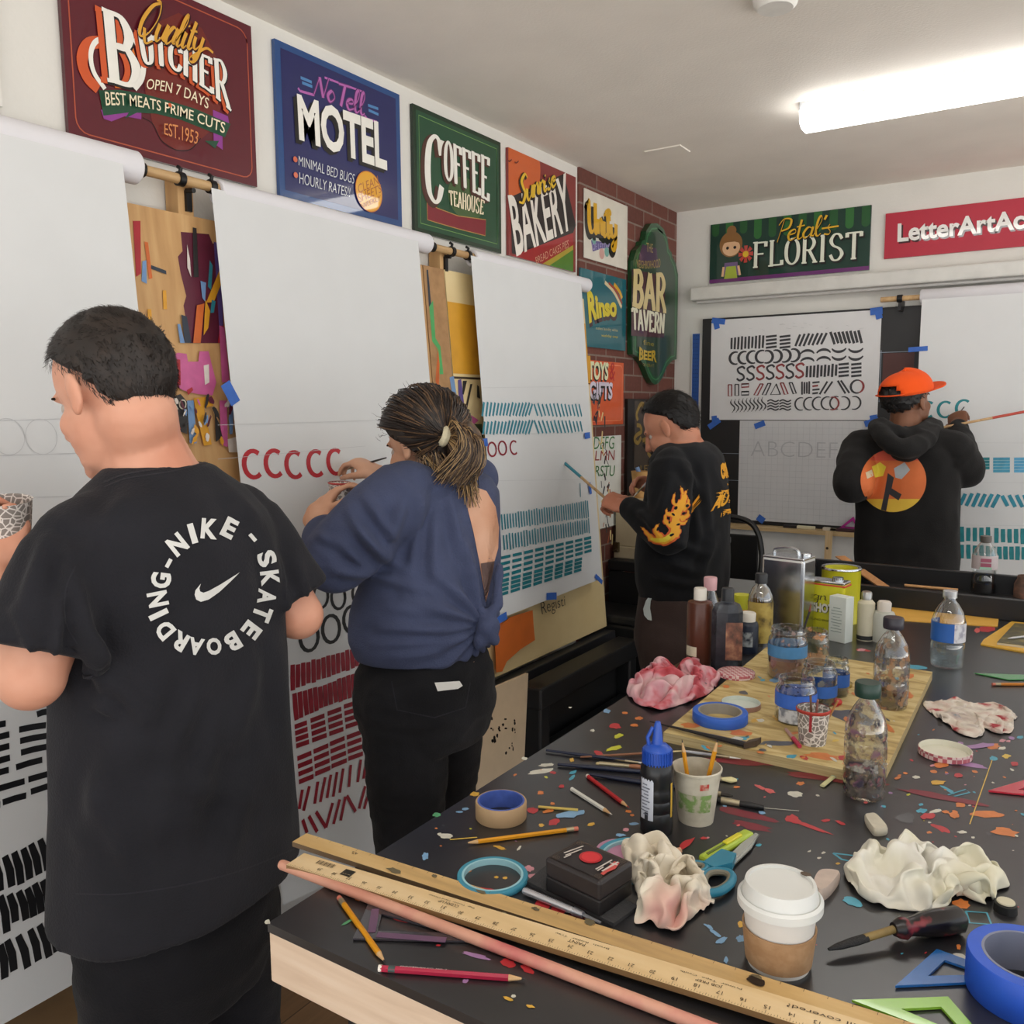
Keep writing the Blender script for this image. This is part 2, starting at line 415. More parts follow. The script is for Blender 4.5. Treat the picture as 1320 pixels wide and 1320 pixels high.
    def panel(s, outline, th, m, edge=None):
        """the board itself: outline in uv, extruded backwards"""
        k = len(outline); F = [s.w(q, 0) for q in outline]; Bk = [s.w(q, -th) for q in outline]
        s.mb.add(F+Bk, [list(range(k)), [2*k-1-i for i in range(k)]], m)
        s.mb.add(F+Bk, [[i, k+i, k+(i+1) % k, (i+1) % k] for i in range(k)], edge or m)
    def build(s, name, parent=None): return s.mb.build(name, parent)
def kid(t, name): return next(c for c in t.children if c.name.split('.')[0] == name)
def struct(o): o['kind'] = 'structure'; return o
# ================================================================== SETTING
WY = 4.633; CZ = 2.641
white_wall = mat('#dcdad4', .75, .03, 6, bump=.08, bscale=90)
ceil_m = mat('#ece6dd', .85, .03, 5, bump=.12, bscale=120)
def slab(name, lo, hi, m):
    b = MB(); lo, hi = Vector(lo), Vector(hi); b.box((lo+hi)/2, hi-lo, m); return struct(b.build(name))
def floor_mat():
    m = bpy.data.materials.new('oak_planks'); m.use_nodes = True; nt = m.node_tree; b = nt.nodes['Principled BSDF']
    tc = nt.nodes.new('ShaderNodeTexCoord'); br = nt.nodes.new('ShaderNodeTexBrick')
    mp = nt.nodes.new('ShaderNodeMapping'); mp.inputs['Rotation'].default_value = (0, 0, PI/2)
    nt.links.new(tc.outputs['Object'], mp.inputs[0]); nt.links.new(mp.outputs[0], br.inputs['Vector'])
    br.inputs['Scale'].default_value = 1; br.inputs['Brick Width'].default_value = 1.2; br.inputs['Row Height'].default_value = .15
    br.inputs['Mortar Size'].default_value = .002; br.inputs['Color1'].default_value = lin('#a98460')+[1]; br.inputs['Color2'].default_value = lin('#94704e')+[1]
    br.inputs['Mortar'].default_value = lin('#5a412c')+[1]
    n = nt.nodes.new('ShaderNodeTexNoise'); n.inputs['Scale'].default_value = 5; n.inputs['Detail'].default_value = 6
    m2 = nt.nodes.new('ShaderNodeMapping'); m2.inputs['Scale'].default_value = (14, 1, 1)
    nt.links.new(tc.outputs['Object'], m2.inputs[0]); nt.links.new(m2.outputs[0], n.inputs['Vector'])
    mx = nt.nodes.new('ShaderNodeMixRGB'); mx.blend_type = 'MULTIPLY'; mx.inputs[0].default_value = .5
    nt.links.new(br.outputs[0], mx.inputs[1]); nt.links.new(n.outputs['Fac'], mx.inputs[2]); nt.links.new(mx.outputs[0], b.inputs['Base Color'])
    b.inputs['Roughness'].default_value = .45; return m
def brick_mat():
    m = bpy.data.materials.new('brick_veneer'); m.use_nodes = True; nt = m.node_tree; b = nt.nodes['Principled BSDF']
    tc = nt.nodes.new('ShaderNodeTexCoord'); br = nt.nodes.new('ShaderNodeTexBrick')
    mp = nt.nodes.new('ShaderNodeMapping'); mp.inputs['Rotation'].default_value = (PI/2, 0, PI/2)
    # object Y,Z -> brick plane
    sx = nt.nodes.new('ShaderNodeSeparateXYZ'); cx = nt.nodes.new('ShaderNodeCombineXYZ')
    nt.links.new(tc.outputs['Object'], sx.inputs[0]); nt.links.new(sx.outputs[1], cx.inputs[0]); nt.links.new(sx.outputs[2], cx.inputs[1])
    nt.links.new(cx.outputs[0], br.inputs['Vector'])
    br.inputs['Scale'].default_value = 1; br.inputs['Brick Width'].default_value = .205; br.inputs['Row Height'].default_value = .083
    br.inputs['Mortar Size'].default_value = .0045; br.inputs['Color1'].default_value = lin('#7d4a3e')+[1]; br.inputs['Color2'].default_value = lin('#6c3f36')+[1]
    br.inputs['Mortar'].default_value = lin('#8d7b70')+[1]
    n = nt.nodes.new('ShaderNodeTexNoise'); n.inputs['Scale'].default_value = 60
    nt.links.new(tc.outputs['Object'], n.inputs['Vector'])
    mx = nt.nodes.new('ShaderNodeMixRGB'); mx.blend_type = 'MULTIPLY'; mx.inputs[0].default_value = .35
    nt.links.new(br.outputs[0], mx.inputs[1]); nt.links.new(n.outputs['Fac'], mx.inputs[2]); nt.links.new(mx.outputs[0], b.inputs['Base Color'])
    bp = nt.nodes.new('ShaderNodeBump'); bp.inputs['Strength'].default_value = .5; bp.inputs['Distance'].default_value = .004; bp.invert = True
    nt.links.new(br.outputs['Fac'], bp.inputs['Height']); nt.links.new(bp.outputs[0], b.inputs['Normal'])
    b.inputs['Roughness'].default_value = .8; return m
slab('floor', (-.2, -2.4, -.05), (4.7, WY+.1, 0), floor_mat())
slab('ceiling', (-.2, -2.4, CZ), (4.7, WY+.1, CZ+.05), ceil_m)
slab('wall_left', (-.1, -2.4, 0), (0, WY+.1, CZ), white_wall)
slab('wall_back', (0, WY, 0), (4.7, WY+.1, CZ), white_wall)
slab('trim_1', (0, 3.526, 0), (.012, WY, CZ), brick_mat())
slab('baseboard_back', (.012, WY-.012, 0), (4.6, WY, .09), white_wall)

# ------------------------------------------------------------------ ceiling lights
def light_fixture(x0, x1, y, label):
    t = thing('ceiling_light', (x0, y, CZ), label, 'light', 'strip lights on the ceiling')
    b = MB(); b.box(((x0+x1)/2, y, CZ-.0175), (x1-x0, .10, .035), mat('#c9ccd0', .4), bevel=.003); b.build('housing', t)
    b = MB(); x = [x0+.006, x1-.006]
    sec = [(-.064, -.033), (-.058, -.072), (-.03, -.086), (.03, -.086), (.058, -.072), (.064, -.033)]
    vs = [(xx, y+a, CZ+c) for xx in x for a, c in sec]; k = len(sec)
    b.add(vs, [[i, (i+1) % k, k+(i+1) % k, k+i] for i in range(k)]+[list(range(k)), list(range(k, 2*k))[::-1]], emit_mat('lamp_diffuser', LAMP_E, (1, .985, .95)))
    b.build('diffuser', t)
    return t
light_fixture(1.045, 2.265, 3.29, 'white strip light glowing on the ceiling above the far end of the table')
light_fixture(1.35, 2.57, .55, 'white strip light glowing on the ceiling above the near end of the table')
b = MB()
for k in range(3): b.tube([(.36+.14*math.cos(a), 3.525+.02*math.sin(a), CZ-.001-.002*k) for a in (0, PI)], .001, white_wall, n=4)
b = MB(); b.box((.43, 3.52, CZ-.003), (.16, .11, .006), ceil_m, bevel=.002); 
o = b.build('cover_plate'); tag(o, 'flat off-white cover plate on the ceiling near the brick corner', 'cover plate')
b = MB(); c = at(1000, -4, z=CZ); b.lathe([(.0, -.03), (.045, -.03), (.055, -.02), (.06, 0)], c, mat('#e4e2dc', .5)); 
o = b.build('smoke_detector'); tag(o, 'round white smoke detector on the ceiling at the top of the picture', 'smoke detector')

# ------------------------------------------------------------------ signs on the left wall
X3 = (1, 0, 0)
def wall_flat(d=.014): return Flat((d, 0, 0), (0, 1, 0), (0, 0, 1))
def rect(u0, v0, u1, v1): return [(u0, v0), (u1, v0), (u1, v1), (u0, v1)]
def inset_line(F, u0, v0, u1, v1, w, m, r=0):
    pts = []
    if r:
        for (cx, cy, a0) in ((u1-r, v1-r, 0), (u0+r, v1-r, 90), (u0+r, v0+r, 180), (u1-r, v0+r, 270)):
            for k in range(5):
                a = math.radians(a0+90*k/4); pts.append((cx+r*math.cos(a), cy+r*math.sin(a)))
    else: pts = [(u1, v0), (u1, v1), (u0, v1), (u0, v0)]
    F.up(); F.uline(pts+[pts[0], pts[1]], w, m)
def gl(h, rough=.35): return mat(h, rough, .04, 20, coat=.8, spec=.2)
CREAM = gl('#efe3c4'); WHT = gl('#eceae2'); BLK = gl('#1c1a1a')
def sign_done(F, label, name='painted_sign', th=None):
    o = F.build(name); return tag(o, label, 'sign', 'hand-lettered signs on the walls')

# partly seen white sign at the left edge
F = wall_flat(); F.panel(rect(.62, 2.215, 1.02, 2.62), .012, gl('#e3e1dc')); inset_line(F, .64, 2.25, .995, 2.6, .004, gl('#d9793c'), .03)
sign_done(F, 'white sign with a thin orange rounded outline at the left edge of the picture')

# butcher
def k1(x, y): return (x/3, y/3)
F = wall_flat(); F.panel(rect(1.162, 2.187, 1.694, 2.603), .012, gl('#5a1a26'), gl('#4a1520'))
inset_line(F, 1.18, 2.205, 1.678, 2.585, .003, gl('#b0533a'), .03)
F.up(); F.ppoly([k1(*p) for p in [(545,180),(600,90),(690,50),(780,110),(840,230),(860,400),(820,500),(775,540),(735,578),(680,580),(625,545),(590,480),(560,350)]], gl('#6e2520'))
F.up(); F.line([k1(*p) for p in [(550,455),(590,480),(625,545),(680,580),(735,578),(775,535)]], .0025, gl('#2a0c12'), True)
F.up(); G1 = gl('#1f4a35'); P1 = gl('#8c3a8e')
F.ppoly([k1(*p) for p in [(388,425),(470,420),(545,430),(545,462),(480,450),(430,470),(400,460)]], P1)
F.ppoly([k1(*p) for p in [(822,425),(880,450),(885,480),(858,500),(860,580),(825,555)]], P1)
F.up(); F.ppoly([k1(*p) for p in [(790,545),(845,545),(830,575)]], G1); F.ppoly([k1(*p) for p in [(500,430),(540,430),(480,460)]], G1)
F.up(); F.ppoly([k1(*p) for p in [(380,350),(460,348),(560,365),(650,390),(750,420),(890,480),(868,532),(800,505),(700,465),(600,440),(500,435),(398,448)]], G1)
OR = gl('#c9562c')
# ornamental B with its swash
F.up(); F.line([k1(*p) for p in [(420,165),(345,170),(315,230),(335,300),(378,345)]], .026, OR, True)
F.up(); F.line([k1(*p) for p in [(500,165),(515,250),(480,325),(440,330)]], .012, gl('#d8742c'), True)
F.up(); F.line([k1(*p) for p in [(425,150),(370,160),(348,210),(360,280),(403,345)]], .011, WHT, True)
F.caps('B', [k1(390,35), k1(510,95)], [k1(412,310), k1(545,335)], WHT, .026, .010, sh=[(OR, -.016, -.004, .004), (BLK, .0, -.003, .006)])
F.up(); F.line([k1(*p) for p in [(515,150),(548,230),(545,300),(515,345)]], .013, WHT, True)
F.caps('UTCHER', [k1(527,118), k1(700,185), k1(868,248)], [k1(548,250), k1(700,285), k1(882,425)], WHT, .0135, .0065, gap=.16,
       sh=[(OR, -.008, -.007, .004), (BLK, .001, -.002, .005)])
F.script('Quality', [k1(580,-10), k1(800,100)], [k1(505,140), k1(770,205)], gl('#d9a03a'), .0085, sh=[(gl('#3a1016'), .002, -.003, .003)])
F.up(); F.line([k1(*p) for p in [(735,230),(760,205),(790,190),(815,207)]], .006, gl('#d9a03a'), True)
F.text('OPEN 7 DAYS', [k1(560,308), k1(680,330), k1(800,385)], [k1(556,348), k1(675,370), k1(795,425)], CREAM, 0)
F.text('BEST MEATS PRIME CUTS', [k1(395,357), k1(620,395), k1(862,478)], [k1(400,412), k1(620,435), k1(858,520)], CREAM, .005)
F.disc(F.uv(k1(647,410)), .005, OR)
F.text('EST.1953', [k1(625,480), k1(690,490), k1(758,515)], [k1(625,522), k1(690,545), k1(752,560)], gl('#d98a52'), .0)
sign_done(F, 'dark maroon butcher shop sign with big white lettering and a green ribbon')

# motel
def k2(x, y): return (330+x/3, y/3)
F = wall_flat(); F.panel(rect(1.775, 2.181, 2.303, 2.6), .012, gl('#274a80'))
F.up(); F.poly(rect(1.795, 2.2, 2.283, 2.582), gl('#23275c'))
NEON = gl('#b565ad'); BN = gl('#4f83b8')
for a in (((172,300),(215,318)), ((178,320),(217,335)), ((433,407),(472,421)), ((435,426),(473,443))): F.line([k2(*p) for p in a], .008, BN)
F.line([k2(*p) for p in [(162,340),(170,352),(225,368)]], .007, NEON)
F.line([k2(*p) for p in [(418,445),(430,460),(468,472)]], .007, NEON); F.line([k2(*p) for p in [(265,300),(420,358)]], .006, NEON)
F.script('NoTell', [k2(240,288), k2(425,362)], [k2(222,368), k2(418,448)], NEON, .0095, sh=[(gl('#5a2c66'), 0, 0, .006)])
F.text('MOTEL', [k2(155,360), k2(500,480)], [k2(165,543), k2(505,662)], WHT, .035, sh=[(BLK, -.014, -.012, .01), (BLK, -.007, -.006, .01)])
F.text('MINIMAL BED BUGS', [k2(162,603), k2(380,675)], [k2(162,640), k2(375,712)], gl('#cfd3da'), -.005)
F.text('HOURLY RATES!!', [k2(164,667), k2(362,728)], [k2(164,710), k2(358,762)], gl('#cfd3da'), -.005)
for p in ((148,617), (150,678)): F.disc(F.uv(k2(*p)), .008, gl('#d06a4c'))
c = F.uv(k2(433,742)); F.up(); F.disc(c, .062, gl('#c9792c')); F.up(); F.disc(c, .059, gl('#dfa32b'))
RD = gl('#a8602a')
F.text('CLEAN', [k2(388,715), k2(465,680)], [k2(392,750), k2(470,712)], RD, 0); F.text('SHEETS', [k2(388,752), k2(478,712)], [k2(394,785), k2(480,745)], RD, 0); F.text('WEEKLY', [k2(400,790), k2(476,755)], [k2(408,806), k2(476,775)], RD, 0)
sign_done(F, 'navy blue motel sign with white capitals, pink neon script and a yellow dot')

# coffee
F = wall_flat(); F.panel(rect(2.37, 2.178, 2.895, 2.592), .012, gl('#16301f'), gl('#122619'))
F.up(); F.poly(rect(2.385, 2.193, 2.88, 2.577), gl('#1f4a33')); inset_line(F, 2.4, 2.21, 2.866, 2.562, .003, gl('#6f9a54'))
BR = gl('#4a2a22')
F.up(); c = F.uv(k2(812,770)); F.disc(c, .11, gl('#47603a'), ry=.075)
F.up(); F.ppoly([k2(*p) for p in [(660,783),(700,805),(780,835),(888,850),(886,912),(780,885),(700,862),(662,850)]], gl('#7d2530'))
F.line([k2(*p) for p in [(660,783),(700,805),(780,835),(888,850),(886,912),(780,885),(700,862),(662,850),(660,783)]], .003, gl('#b08a4a'))
F.caps('C', [k2(655,515), k2(722,540)], [k2(655,775), k2(722,785)], WHT, .032, .012, sh=[(BR, -.016, -.01, .012)])
F.caps('OFFEE', [k2(727,543), k2(810,580), k2(900,612)], [k2(727,692), k2(815,728), k2(897,780)], WHT, .019, .009, gap=.14, sh=[(BR, -.01, -.007, .008)])
F.caps('TEAHOUSE', [k2(742,737), k2(810,752), k2(880,778)], [k2(745,790), k2(810,812), k2(874,830)], CREAM, .008, .004, gap=.2)
sign_done(F, 'dark green tea house sign with white capitals and a plain red ribbon')

# bakery
def k3(x, y): return (640+x/5.077, 180+y/5.077)
F = wall_flat(); F.panel(rect(2.948, 2.18, 3.488, 2.588), .012, gl('#84302f'))
def clip(F, pts, u0, v0, u1, v1): return [(min(max(p[0], u0), u1), min(max(p[1], v0), v1)) for p in pts]
c = F.uv(k3(140,140)); sun = [(c[0]+.17*math.cos(2*PI*k/40), c[1]+.17*math.sin(2*PI*k/40)) for k in range(40)]
F.up(); F.poly(clip(F, sun, 2.948, 2.18, 3.488, 2.588), gl('#c95f2f'))
F.up(); Q = [F.uv(k3(*p)) for p in [(60,365),(440,210),(520,560),(490,640),(180,800),(100,770)]]
F.poly(clip(F, Q, 2.96, 2.19, 3.488, 2.58), gl('#231b1e'))
F.up(); F.poly(clip(F, [F.uv(k3(*p)) for p in [(100,830),(500,610),(500,690),(330,830),(250,860)]], 2.948, 2.18, 3.488, 2.588), gl('#9c2a2e'))
F.up(); F.poly(clip(F, [F.uv(k3(*p)) for p in [(300,850),(500,690),(500,900),(330,900)]], 2.948, 2.18, 3.488, 2.588), gl('#a8973a'))
F.up(); F.poly(clip(F, [F.uv(k3(*p)) for p in [(345,860),(500,720),(500,900),(380,900)]], 2.948, 2.18, 3.488, 2.588), gl('#4c7a30'))
T = [k3(72,362), k3(392,245)]; Bt = [k3(128,765), k3(492,585)]
F.text('BAKERY', [k3(70,362), k3(270,320), k3(452,212)], Bt, gl('#e9e3da'), .02)
F.text('BREAD CAKES PIES', [k3(250,770), k3(468,655)], [k3(258,815), k3(470,705)], gl('#d9a48a'), -.005)
F.script('Sunrise', [k3(150,235), k3(385,170)], [k3(140,430), k3(385,300)], gl('#e0b72f'), .017, sh=[(gl('#2a1c18'), -.006, -.006, .012)])
for p in ((80,145), (125,155)): F.line([k3(p[0]-12, p[1]-8), k3(p[0], p[1]), k3(p[0]+14, p[1]-14)], .004, gl('#5a1e1a'))
sign_done(F, 'orange and red bakery sign with slanted white capitals and a big sun')

# unity sheet on the bricks
def k4(x, y): return (740+x/9.43, 230+y/9.43)
F = wall_flat(.02); F.panel(rect(3.556, 2.254, 3.998, 2.556), .004, mat('#d8d3c6', .7))
YL = gl('#dba81f')
F.up(); F.ppoly([k4(*p) for p in [(205,750),(330,770),(460,780),(450,850),(340,850),(225,890)]], gl('#6c5f96'))
F.text('OF LETTERS', [k4(215,790), k4(455,790)], [k4(225,870), k4(445,850)], gl('#b8b0d4'), .0)
F.disc(F.uv(k4(240,745)), .02, gl('#7fb0a8')); F.disc(F.uv(k4(395,895)), .022, gl('#7fb0a8')); F.disc(F.uv(k4(335,915)), .025, gl('#d7a9a0'))
F.script('Unity', [k4(150,270), k4(520,380)], [k4(160,640), k4(520,740)], YL, .034, sh=[(BLK, -.016, -.02, .014)])
F.up(); F.line([k4(*p) for p in [(385,400),(420,385),(440,430),(400,465),(375,430),(385,400)]], .015, YL, True)
F.build('poster'); o = bpy.data.objects['poster']; tag(o, 'off-white poster with yellow and black script hung on the bricks', 'poster', 'lettering posters by the corner')

# bar and tavern shield
def shield(s=1.0, du=0):
    c = 4.30; out = []
    half = [(0, 2.525), (.08, 2.51), (.135, 2.465), (.15, 2.42), (.19, 2.405), (.2, 2.385), (.25, 2.355), (.283, 2.30), (.285, 2.2),
            (.285, 1.95), (.28, 1.845), (.22, 1.835), (.15, 1.80), (.09, 1.74), (.045, 1.71), (0, 1.70)]
    for x, z in half: out.append((c+x*s, 2.11+(z-2.11)*(1-(1-s)*.62)))
    for x, z in half[-2:0:-1]: out.append((c-x*s, 2.11+(z-2.11)*(1-(1-s)*.62)))
    return out
F = wall_flat(.045); F.panel(shield(), .03, gl('#20502f'), gl('#1a4528'))
F.up(); F.uline(shield(.9)+shield(.9)[:2], .008, gl('#3b7a4c')); F.up(); F.poly(shield(.84), gl('#2b4334'))
def k5(x, y): return (750+x/10.154, 350+y/10.154)
F.up(); F.ppoly([k4(*p) for p in [(830,800),(1000,850),(1010,950),(1040,1090),(780,1040),(790,930)]], gl('#4a3550'))
F.text('THE', [k4(875,780), k4(955,800)], [k4(878,890), k4(955,905)], gl('#b09a62'), .0)
F.text('NEIGHBORHOOD', [k4(755,985), k4(900,1000), k4(1045,970)], [k4(765,1085), k4(900,1100), k4(1045,1080)], gl('#a08a58'), .01)
F.up(); F.ppoly([k5(*p) for p in [(650,-30),(1080,60),(1085,560),(1070,870),(640,840)]], gl('#4a2430'))
F.caps('BAR', [k5(670,-5), k5(1085,60)], [k5(655,430), k5(1085,520)], gl('#d8c48c'), .045, .024, gap=.16, sh=[(gl('#2e2018'), -.008, -.008, .01)])
F.caps('TAVERN', [k5(645,480), k5(1075,570)], [k5(655,745), k5(1060,805)], gl('#e2dfc6'), .024, .013, gap=.14)
F.text('fine', [k5(790,890), k5(935,920)], [k5(795,960), k5(930,980)], gl('#9a8a30'), .0)
F.text('BEER', [k5(740,980), k5(850,1040), k5(965,1010)], [k5(735,1165), k5(850,1160), k5(965,1195)], gl('#c2a32c'), .04)
F.text('ON DRAFT', [k5(780,1200), k5(930,1215)], [k5(785,1240), k5(930,1255)], gl('#8d8232'), .0)
sign_done(F, 'tall green shield-shaped bar and tavern sign hung on the brick corner')

# soap, toys, alphabet (partly behind the easel board)
F = wall_flat(.022); F.panel(rect(3.52, 1.86, 3.985, 2.205), .008, gl('#23646f'))
F.up(); F.line([k5(*p) for p in [(300,140),(420,270),(520,470)]], .018, gl('#d9c9a0'), True); F.line([k5(*p) for p in [(350,150),(450,260),(525,420)]], .012, gl('#a0402e'), True); F.line([k5(*p) for p in [(420,165),(490,260),(525,350)]], .02, gl('#d9a52e'), True)
F.text('Rinso', [k5(60,200), k5(260,330), k5(450,300)], [k5(95,690), k5(280,600), k5(455,610)], gl('#d8c52e'), .05, sh=[(gl('#40262e'), .006, -.018, .02)])
F.text('makes laundry white', [k5(180,720), k5(465,750)], [k5(180,770), k5(465,800)], gl('#b9b487'), 0); F.text('washday soap', [k5(250,815), k5(465,840)], [k5(250,865), k5(465,880)], gl('#c9b72e'), 0)
sign_done(F, 'teal soap sign with tall yellow lettering below the white poster')
def k6(x, y): return (750+x/6.947, 450+y/6.947)
F = wall_flat(.022); F.panel(rect(3.5, 1.50, 3.965, 1.80), .008, gl('#dd5b28')); inset_line(F, 3.52, 1.518, 3.95, 1.785, .004, gl('#ef8a5a'), .02)
F.text('TOYS', [k6(60,105), k6(240,120)], [k6(62,275), k6(232,280)], gl('#dfe2b8'), .04, sh=[(BLK, -.006, -.008, .02)])
F.text('&', [k6(248,120), k6(308,120)], [k6(245,270), k6(290,290)], gl('#c22f2a'), .0)
F.text('GIFTS', [k6(60,285), k6(275,300)], [k6(70,455), k6(268,450)], gl('#d8cfe0'), .04, sh=[(BLK, -.006, -.008, .02)])
sign_done(F, 'orange toys and gifts sign on the bricks beside the easel board')
F = wall_flat(.022); F.panel(rect(3.45, 1.0, 3.945, 1.445), .006, mat('#dfe0da', .7))
AG = mat('#3f7a45', .6); AR = mat('#a04a44', .6); AB = mat('#4d4a48', .6)
for t, y0, y1, m in (('ABCDEFG', 790, 900, AG), ('HIJKLMN', 915, 1030, AR), ('OPQRSTU', 1050, 1160, AG)):
    F.text(t, [k6(-60,y0), k6(295,y0-10)], [k6(-70,y1), k6(285,y1-5)], m, .0)
F.build('poster'); tag(bpy.data.objects['poster.001'], 'white alphabet poster with green and red capitals below the orange sign', 'poster', 'lettering posters by the corner')

# ------------------------------------------------------------------ easel boards on the left wall (lean out at the bottom)
TILT = Vector((-.085, 0, 1)).normalized()      # up along the board
def board_flat(z=2.06, x=.062): return Flat((x, 0, z), (0, 1, 0), TILT)
PLY = wood_mat('easel_plywood', '#b58a58', '#c79c68', '#d3ac78', 'z', 3, .6, 10)
MDF = blend_mat('easel_fibreboard', [(.3, '#a07a52'), (.7, '#b48c60')], 30, .7)
CRM = blend_mat('easel_cream_board', [(.3, '#d8c08c'), (.7, '#e2cd9c')], 5, .6)
F = board_flat(); F.panel(rect(.3, -1.48, 2.345, 0), .018, PLY); F.up()
pal = {'w': '#d8d0c8', 'm': '#5d1f34', 'p': '#c75f95', 'r': '#a81f2c', 'o': '#c8642a', 'b': '#6f93c0', 'n': '#26303f', 'y': '#d79a28', 't': '#2f7f8f', 'k': '#2a2828', 'v': '#5a4a8a', 'g': '#4ea860'}
pal = {k: mat(v, .45, .1, 30) for k, v in pal.items()}
def sm(x, y): return (x/4.125, 120+y/4.125)
F.ppoly([sm(*p) for p in [(960,738),(1110,750),(1130,800),(1180,800),(1190,1330),(1010,1330),(975,1130),(990,1080),(960,960),(945,870),(970,840)]], pal['m'])
F.up(); F.ppoly([sm(*p) for p in [(1135,790),(1165,800),(1190,1330),(1170,1330)]], pal['v'])
F.up()
strokes = [('r',(705,680),(745,680),(748,960),(722,978)),('o',(765,790),(785,795),(808,985),(790,990)),('b',(755,895),(775,890),(778,1015),(750,1000)),('n',(800,915),(880,945),(882,965),(800,935)),
 ('y',(862,1050),(880,1050),(885,1150),(865,1150)),('y',(780,1150),(800,1150),(806,1230),(785,1215)),('w',(990,805),(1005,880),(1012,980),(992,930)),('k',(1020,715),(1040,720),(1052,980),(1025,980)),
 ('t',(1110,890),(1126,920),(1118,1050),(1100,1030)),('b',(1060,1000),(1090,1010),(1085,1110),(1070,1090)),('y',(1160,945),(1172,1010),(1130,1115),(1090,1115)),('t',(1120,1100),(1140,1110),(1130,1170),(1112,1170)),
 ('o',(1040,1130),(1080,1120),(1060,1330),(1020,1330)),('y',(1085,1100),(1110,1160),(1100,1250),(1075,1290)),('b',(935,1230),(950,1230),(975,1330),(950,1330)),('n',(955,1180),(985,1190),(1010,1330),(975,1330)),('r',(1160,1240),(1180,1240),(1195,1330),(1150,1330))]
for m, *q in strokes: F.up(); F.ppoly([sm(*p) for p in q], pal[m])
def hd(x, y): return (x/3, 360+y/3)
F.up()
F.ppoly([hd(*p) for p in [(655,300),(680,285),(715,290),(720,320),(760,320),(765,280),(800,280),(812,330),(830,400),(815,450),(760,445),(735,440),(700,430),(655,400)]], pal['p'])
for m, q in [('r',[(670,310),(690,312),(692,410),(670,415)]),('r',[(715,430),(735,418),(740,430),(720,450)]),('w',[(780,335),(800,330),(802,400),(785,410)]),('p',[(840,180),(860,190),(880,400),(850,400)]),('k',[(650,460),(690,445),(720,480),(715,600),(690,590),(660,540)]),
 ('b',[(715,470),(740,470),(752,635),(725,635)]),('y',[(740,460),(815,455),(815,490),(780,500),(810,640),(780,645),(750,520)]),('p',[(840,470),(868,470),(872,650),(845,640)]),('b',[(875,480),(895,480),(890,600),(878,600)]),('k',[(820,520),(838,560),(850,610),(825,630)]),
 ('w',[(870,620),(905,610),(910,670),(875,670)]),('r',[(650,520),(668,540),(690,580),(665,575)])]:
    F.up(); F.ppoly([hd(*p) for p in q], pal[m])
F.up(); F.text('RO', [hd(658,468), hd(710,465)], [hd(658,505), hd(710,505)], mat('#c9c2b0', .6), .0)
for k in range(26):
    F.up(); F.pblob(hd(random.uniform(650,900), random.uniform(470,650)), random.uniform(1, 3), random.uniform(3, 9), pal[random.choice('kpwybm')], random.uniform(-.5, .5))
for k in range(40):   # more marks lower down, seen between the person and the sheets
    F.up(); u, v = random.uniform(1.2, 1.6), random.uniform(-1.4, -.95); F.uline([(u, v), (u+random.uniform(-.02, .02), v-random.uniform(.03, .12))], random.uniform(.008, .02), pal[random.choice('kpwybmrt')])
o = F.build('easel_board'); tag(o, 'paint-daubed plywood easel board showing between the first two paper sheets', 'easel board', 'easel boards leaning along the left wall')
for p in ((635,797), (772,823)): pass
F = board_flat(); F.panel(rect(2.35, -1.48, 2.462, 0), .018, MDF); F.up()
def sb(x, y): return (540+x/4.714, 300+y/4.714)
F.ppoly([sb(*p) for p in [(45,225),(55,225),(75,445),(60,450)]], pal['n']); F.ppoly([sb(*p) for p in [(62,450),(85,410),(100,640),(130,690),(148,860),(125,860),(110,700),(80,660)]], pal['g'])
F.ppoly([sb(*p) for p in [(115,700),(125,800),(120,960),(100,900)]], pal['o'])
tag(F.build('easel_board'), 'narrow brown fibreboard strip with green paint between two easel boards', 'easel board', 'easel boards leaning along the left wall')
F = board_flat(); F.panel(rect(2.468, -1.47, 3.475, 0), .018, CRM); MU = mat('#d39a2c', .5)
F.up(); v0 = F.uv(sb(160,415))[1]; v1 = F.uv(sb(200,855))[1]; vl = F.uv(sb(250,880))[1]
F.poly(rect(2.468, v1, 3.475, v0), MU); F.poly(rect(2.468, vl-.005, 3.475, vl+.003), mat('#3a2c20', .6))
F.up(); F.ppoly([(752+x/6.947, 450+y/6.947) for x, y in [(10,60),(60,60),(65,150),(60,305),(20,310)]], MU)
for m, q in [('b',[(185,880),(210,870),(245,1100),(220,1110)]),('v',[(235,895),(255,890),(275,1060),(245,1120)]),('k',[(265,900),(290,900),(270,985),(262,980)]),('k',[(310,920),(322,920),(290,1070),(280,1065)]),('k',[(350,925),(362,935),(370,1010),(350,1000)]),
   ('p',[(250,1110),(300,1100),(360,1140),(330,1165),(285,1160)]),('o',[(140,960),(170,960),(230,1100),(200,1090)])]:
    F.up(); F.ppoly([sb(*p) for p in q], pal[m])
F.up(); F.ppoly([(330+x/3, 440+y/3) for x, y in [(830,320),(870,320),(895,555),(850,540)]], mat('#3c4a30', .6))
for k in range(55):   # scribbles at the right edge of the board
    y = random.uniform(500, 690); x = 757+(y-500)*.09+random.uniform(3, 15)
    F.up(); F.line([(x, y), (x+random.uniform(-3, 3), y+random.uniform(4, 16))], random.uniform(.004, .012), random.choice([pal['k'], pal['k'], mat('#d9c184', .6), pal['n'], mat('#a8552e', .6)]))
OG = mat('#d9702c', .5)
def lw(x, y): return (600+x/5.077, 740+y/5.077)
F.up(); F.ppoly([lw(*p) for p in [(150,160),(215,320),(260,280),(410,235),(415,320),(425,430),(330,490),(240,570),(210,635),(170,640)]], OG)
F.text('Registi', [lw(460,180), lw(620,140)], [lw(475,290), lw(625,225)], mat('#2e2822', .6), -.01)
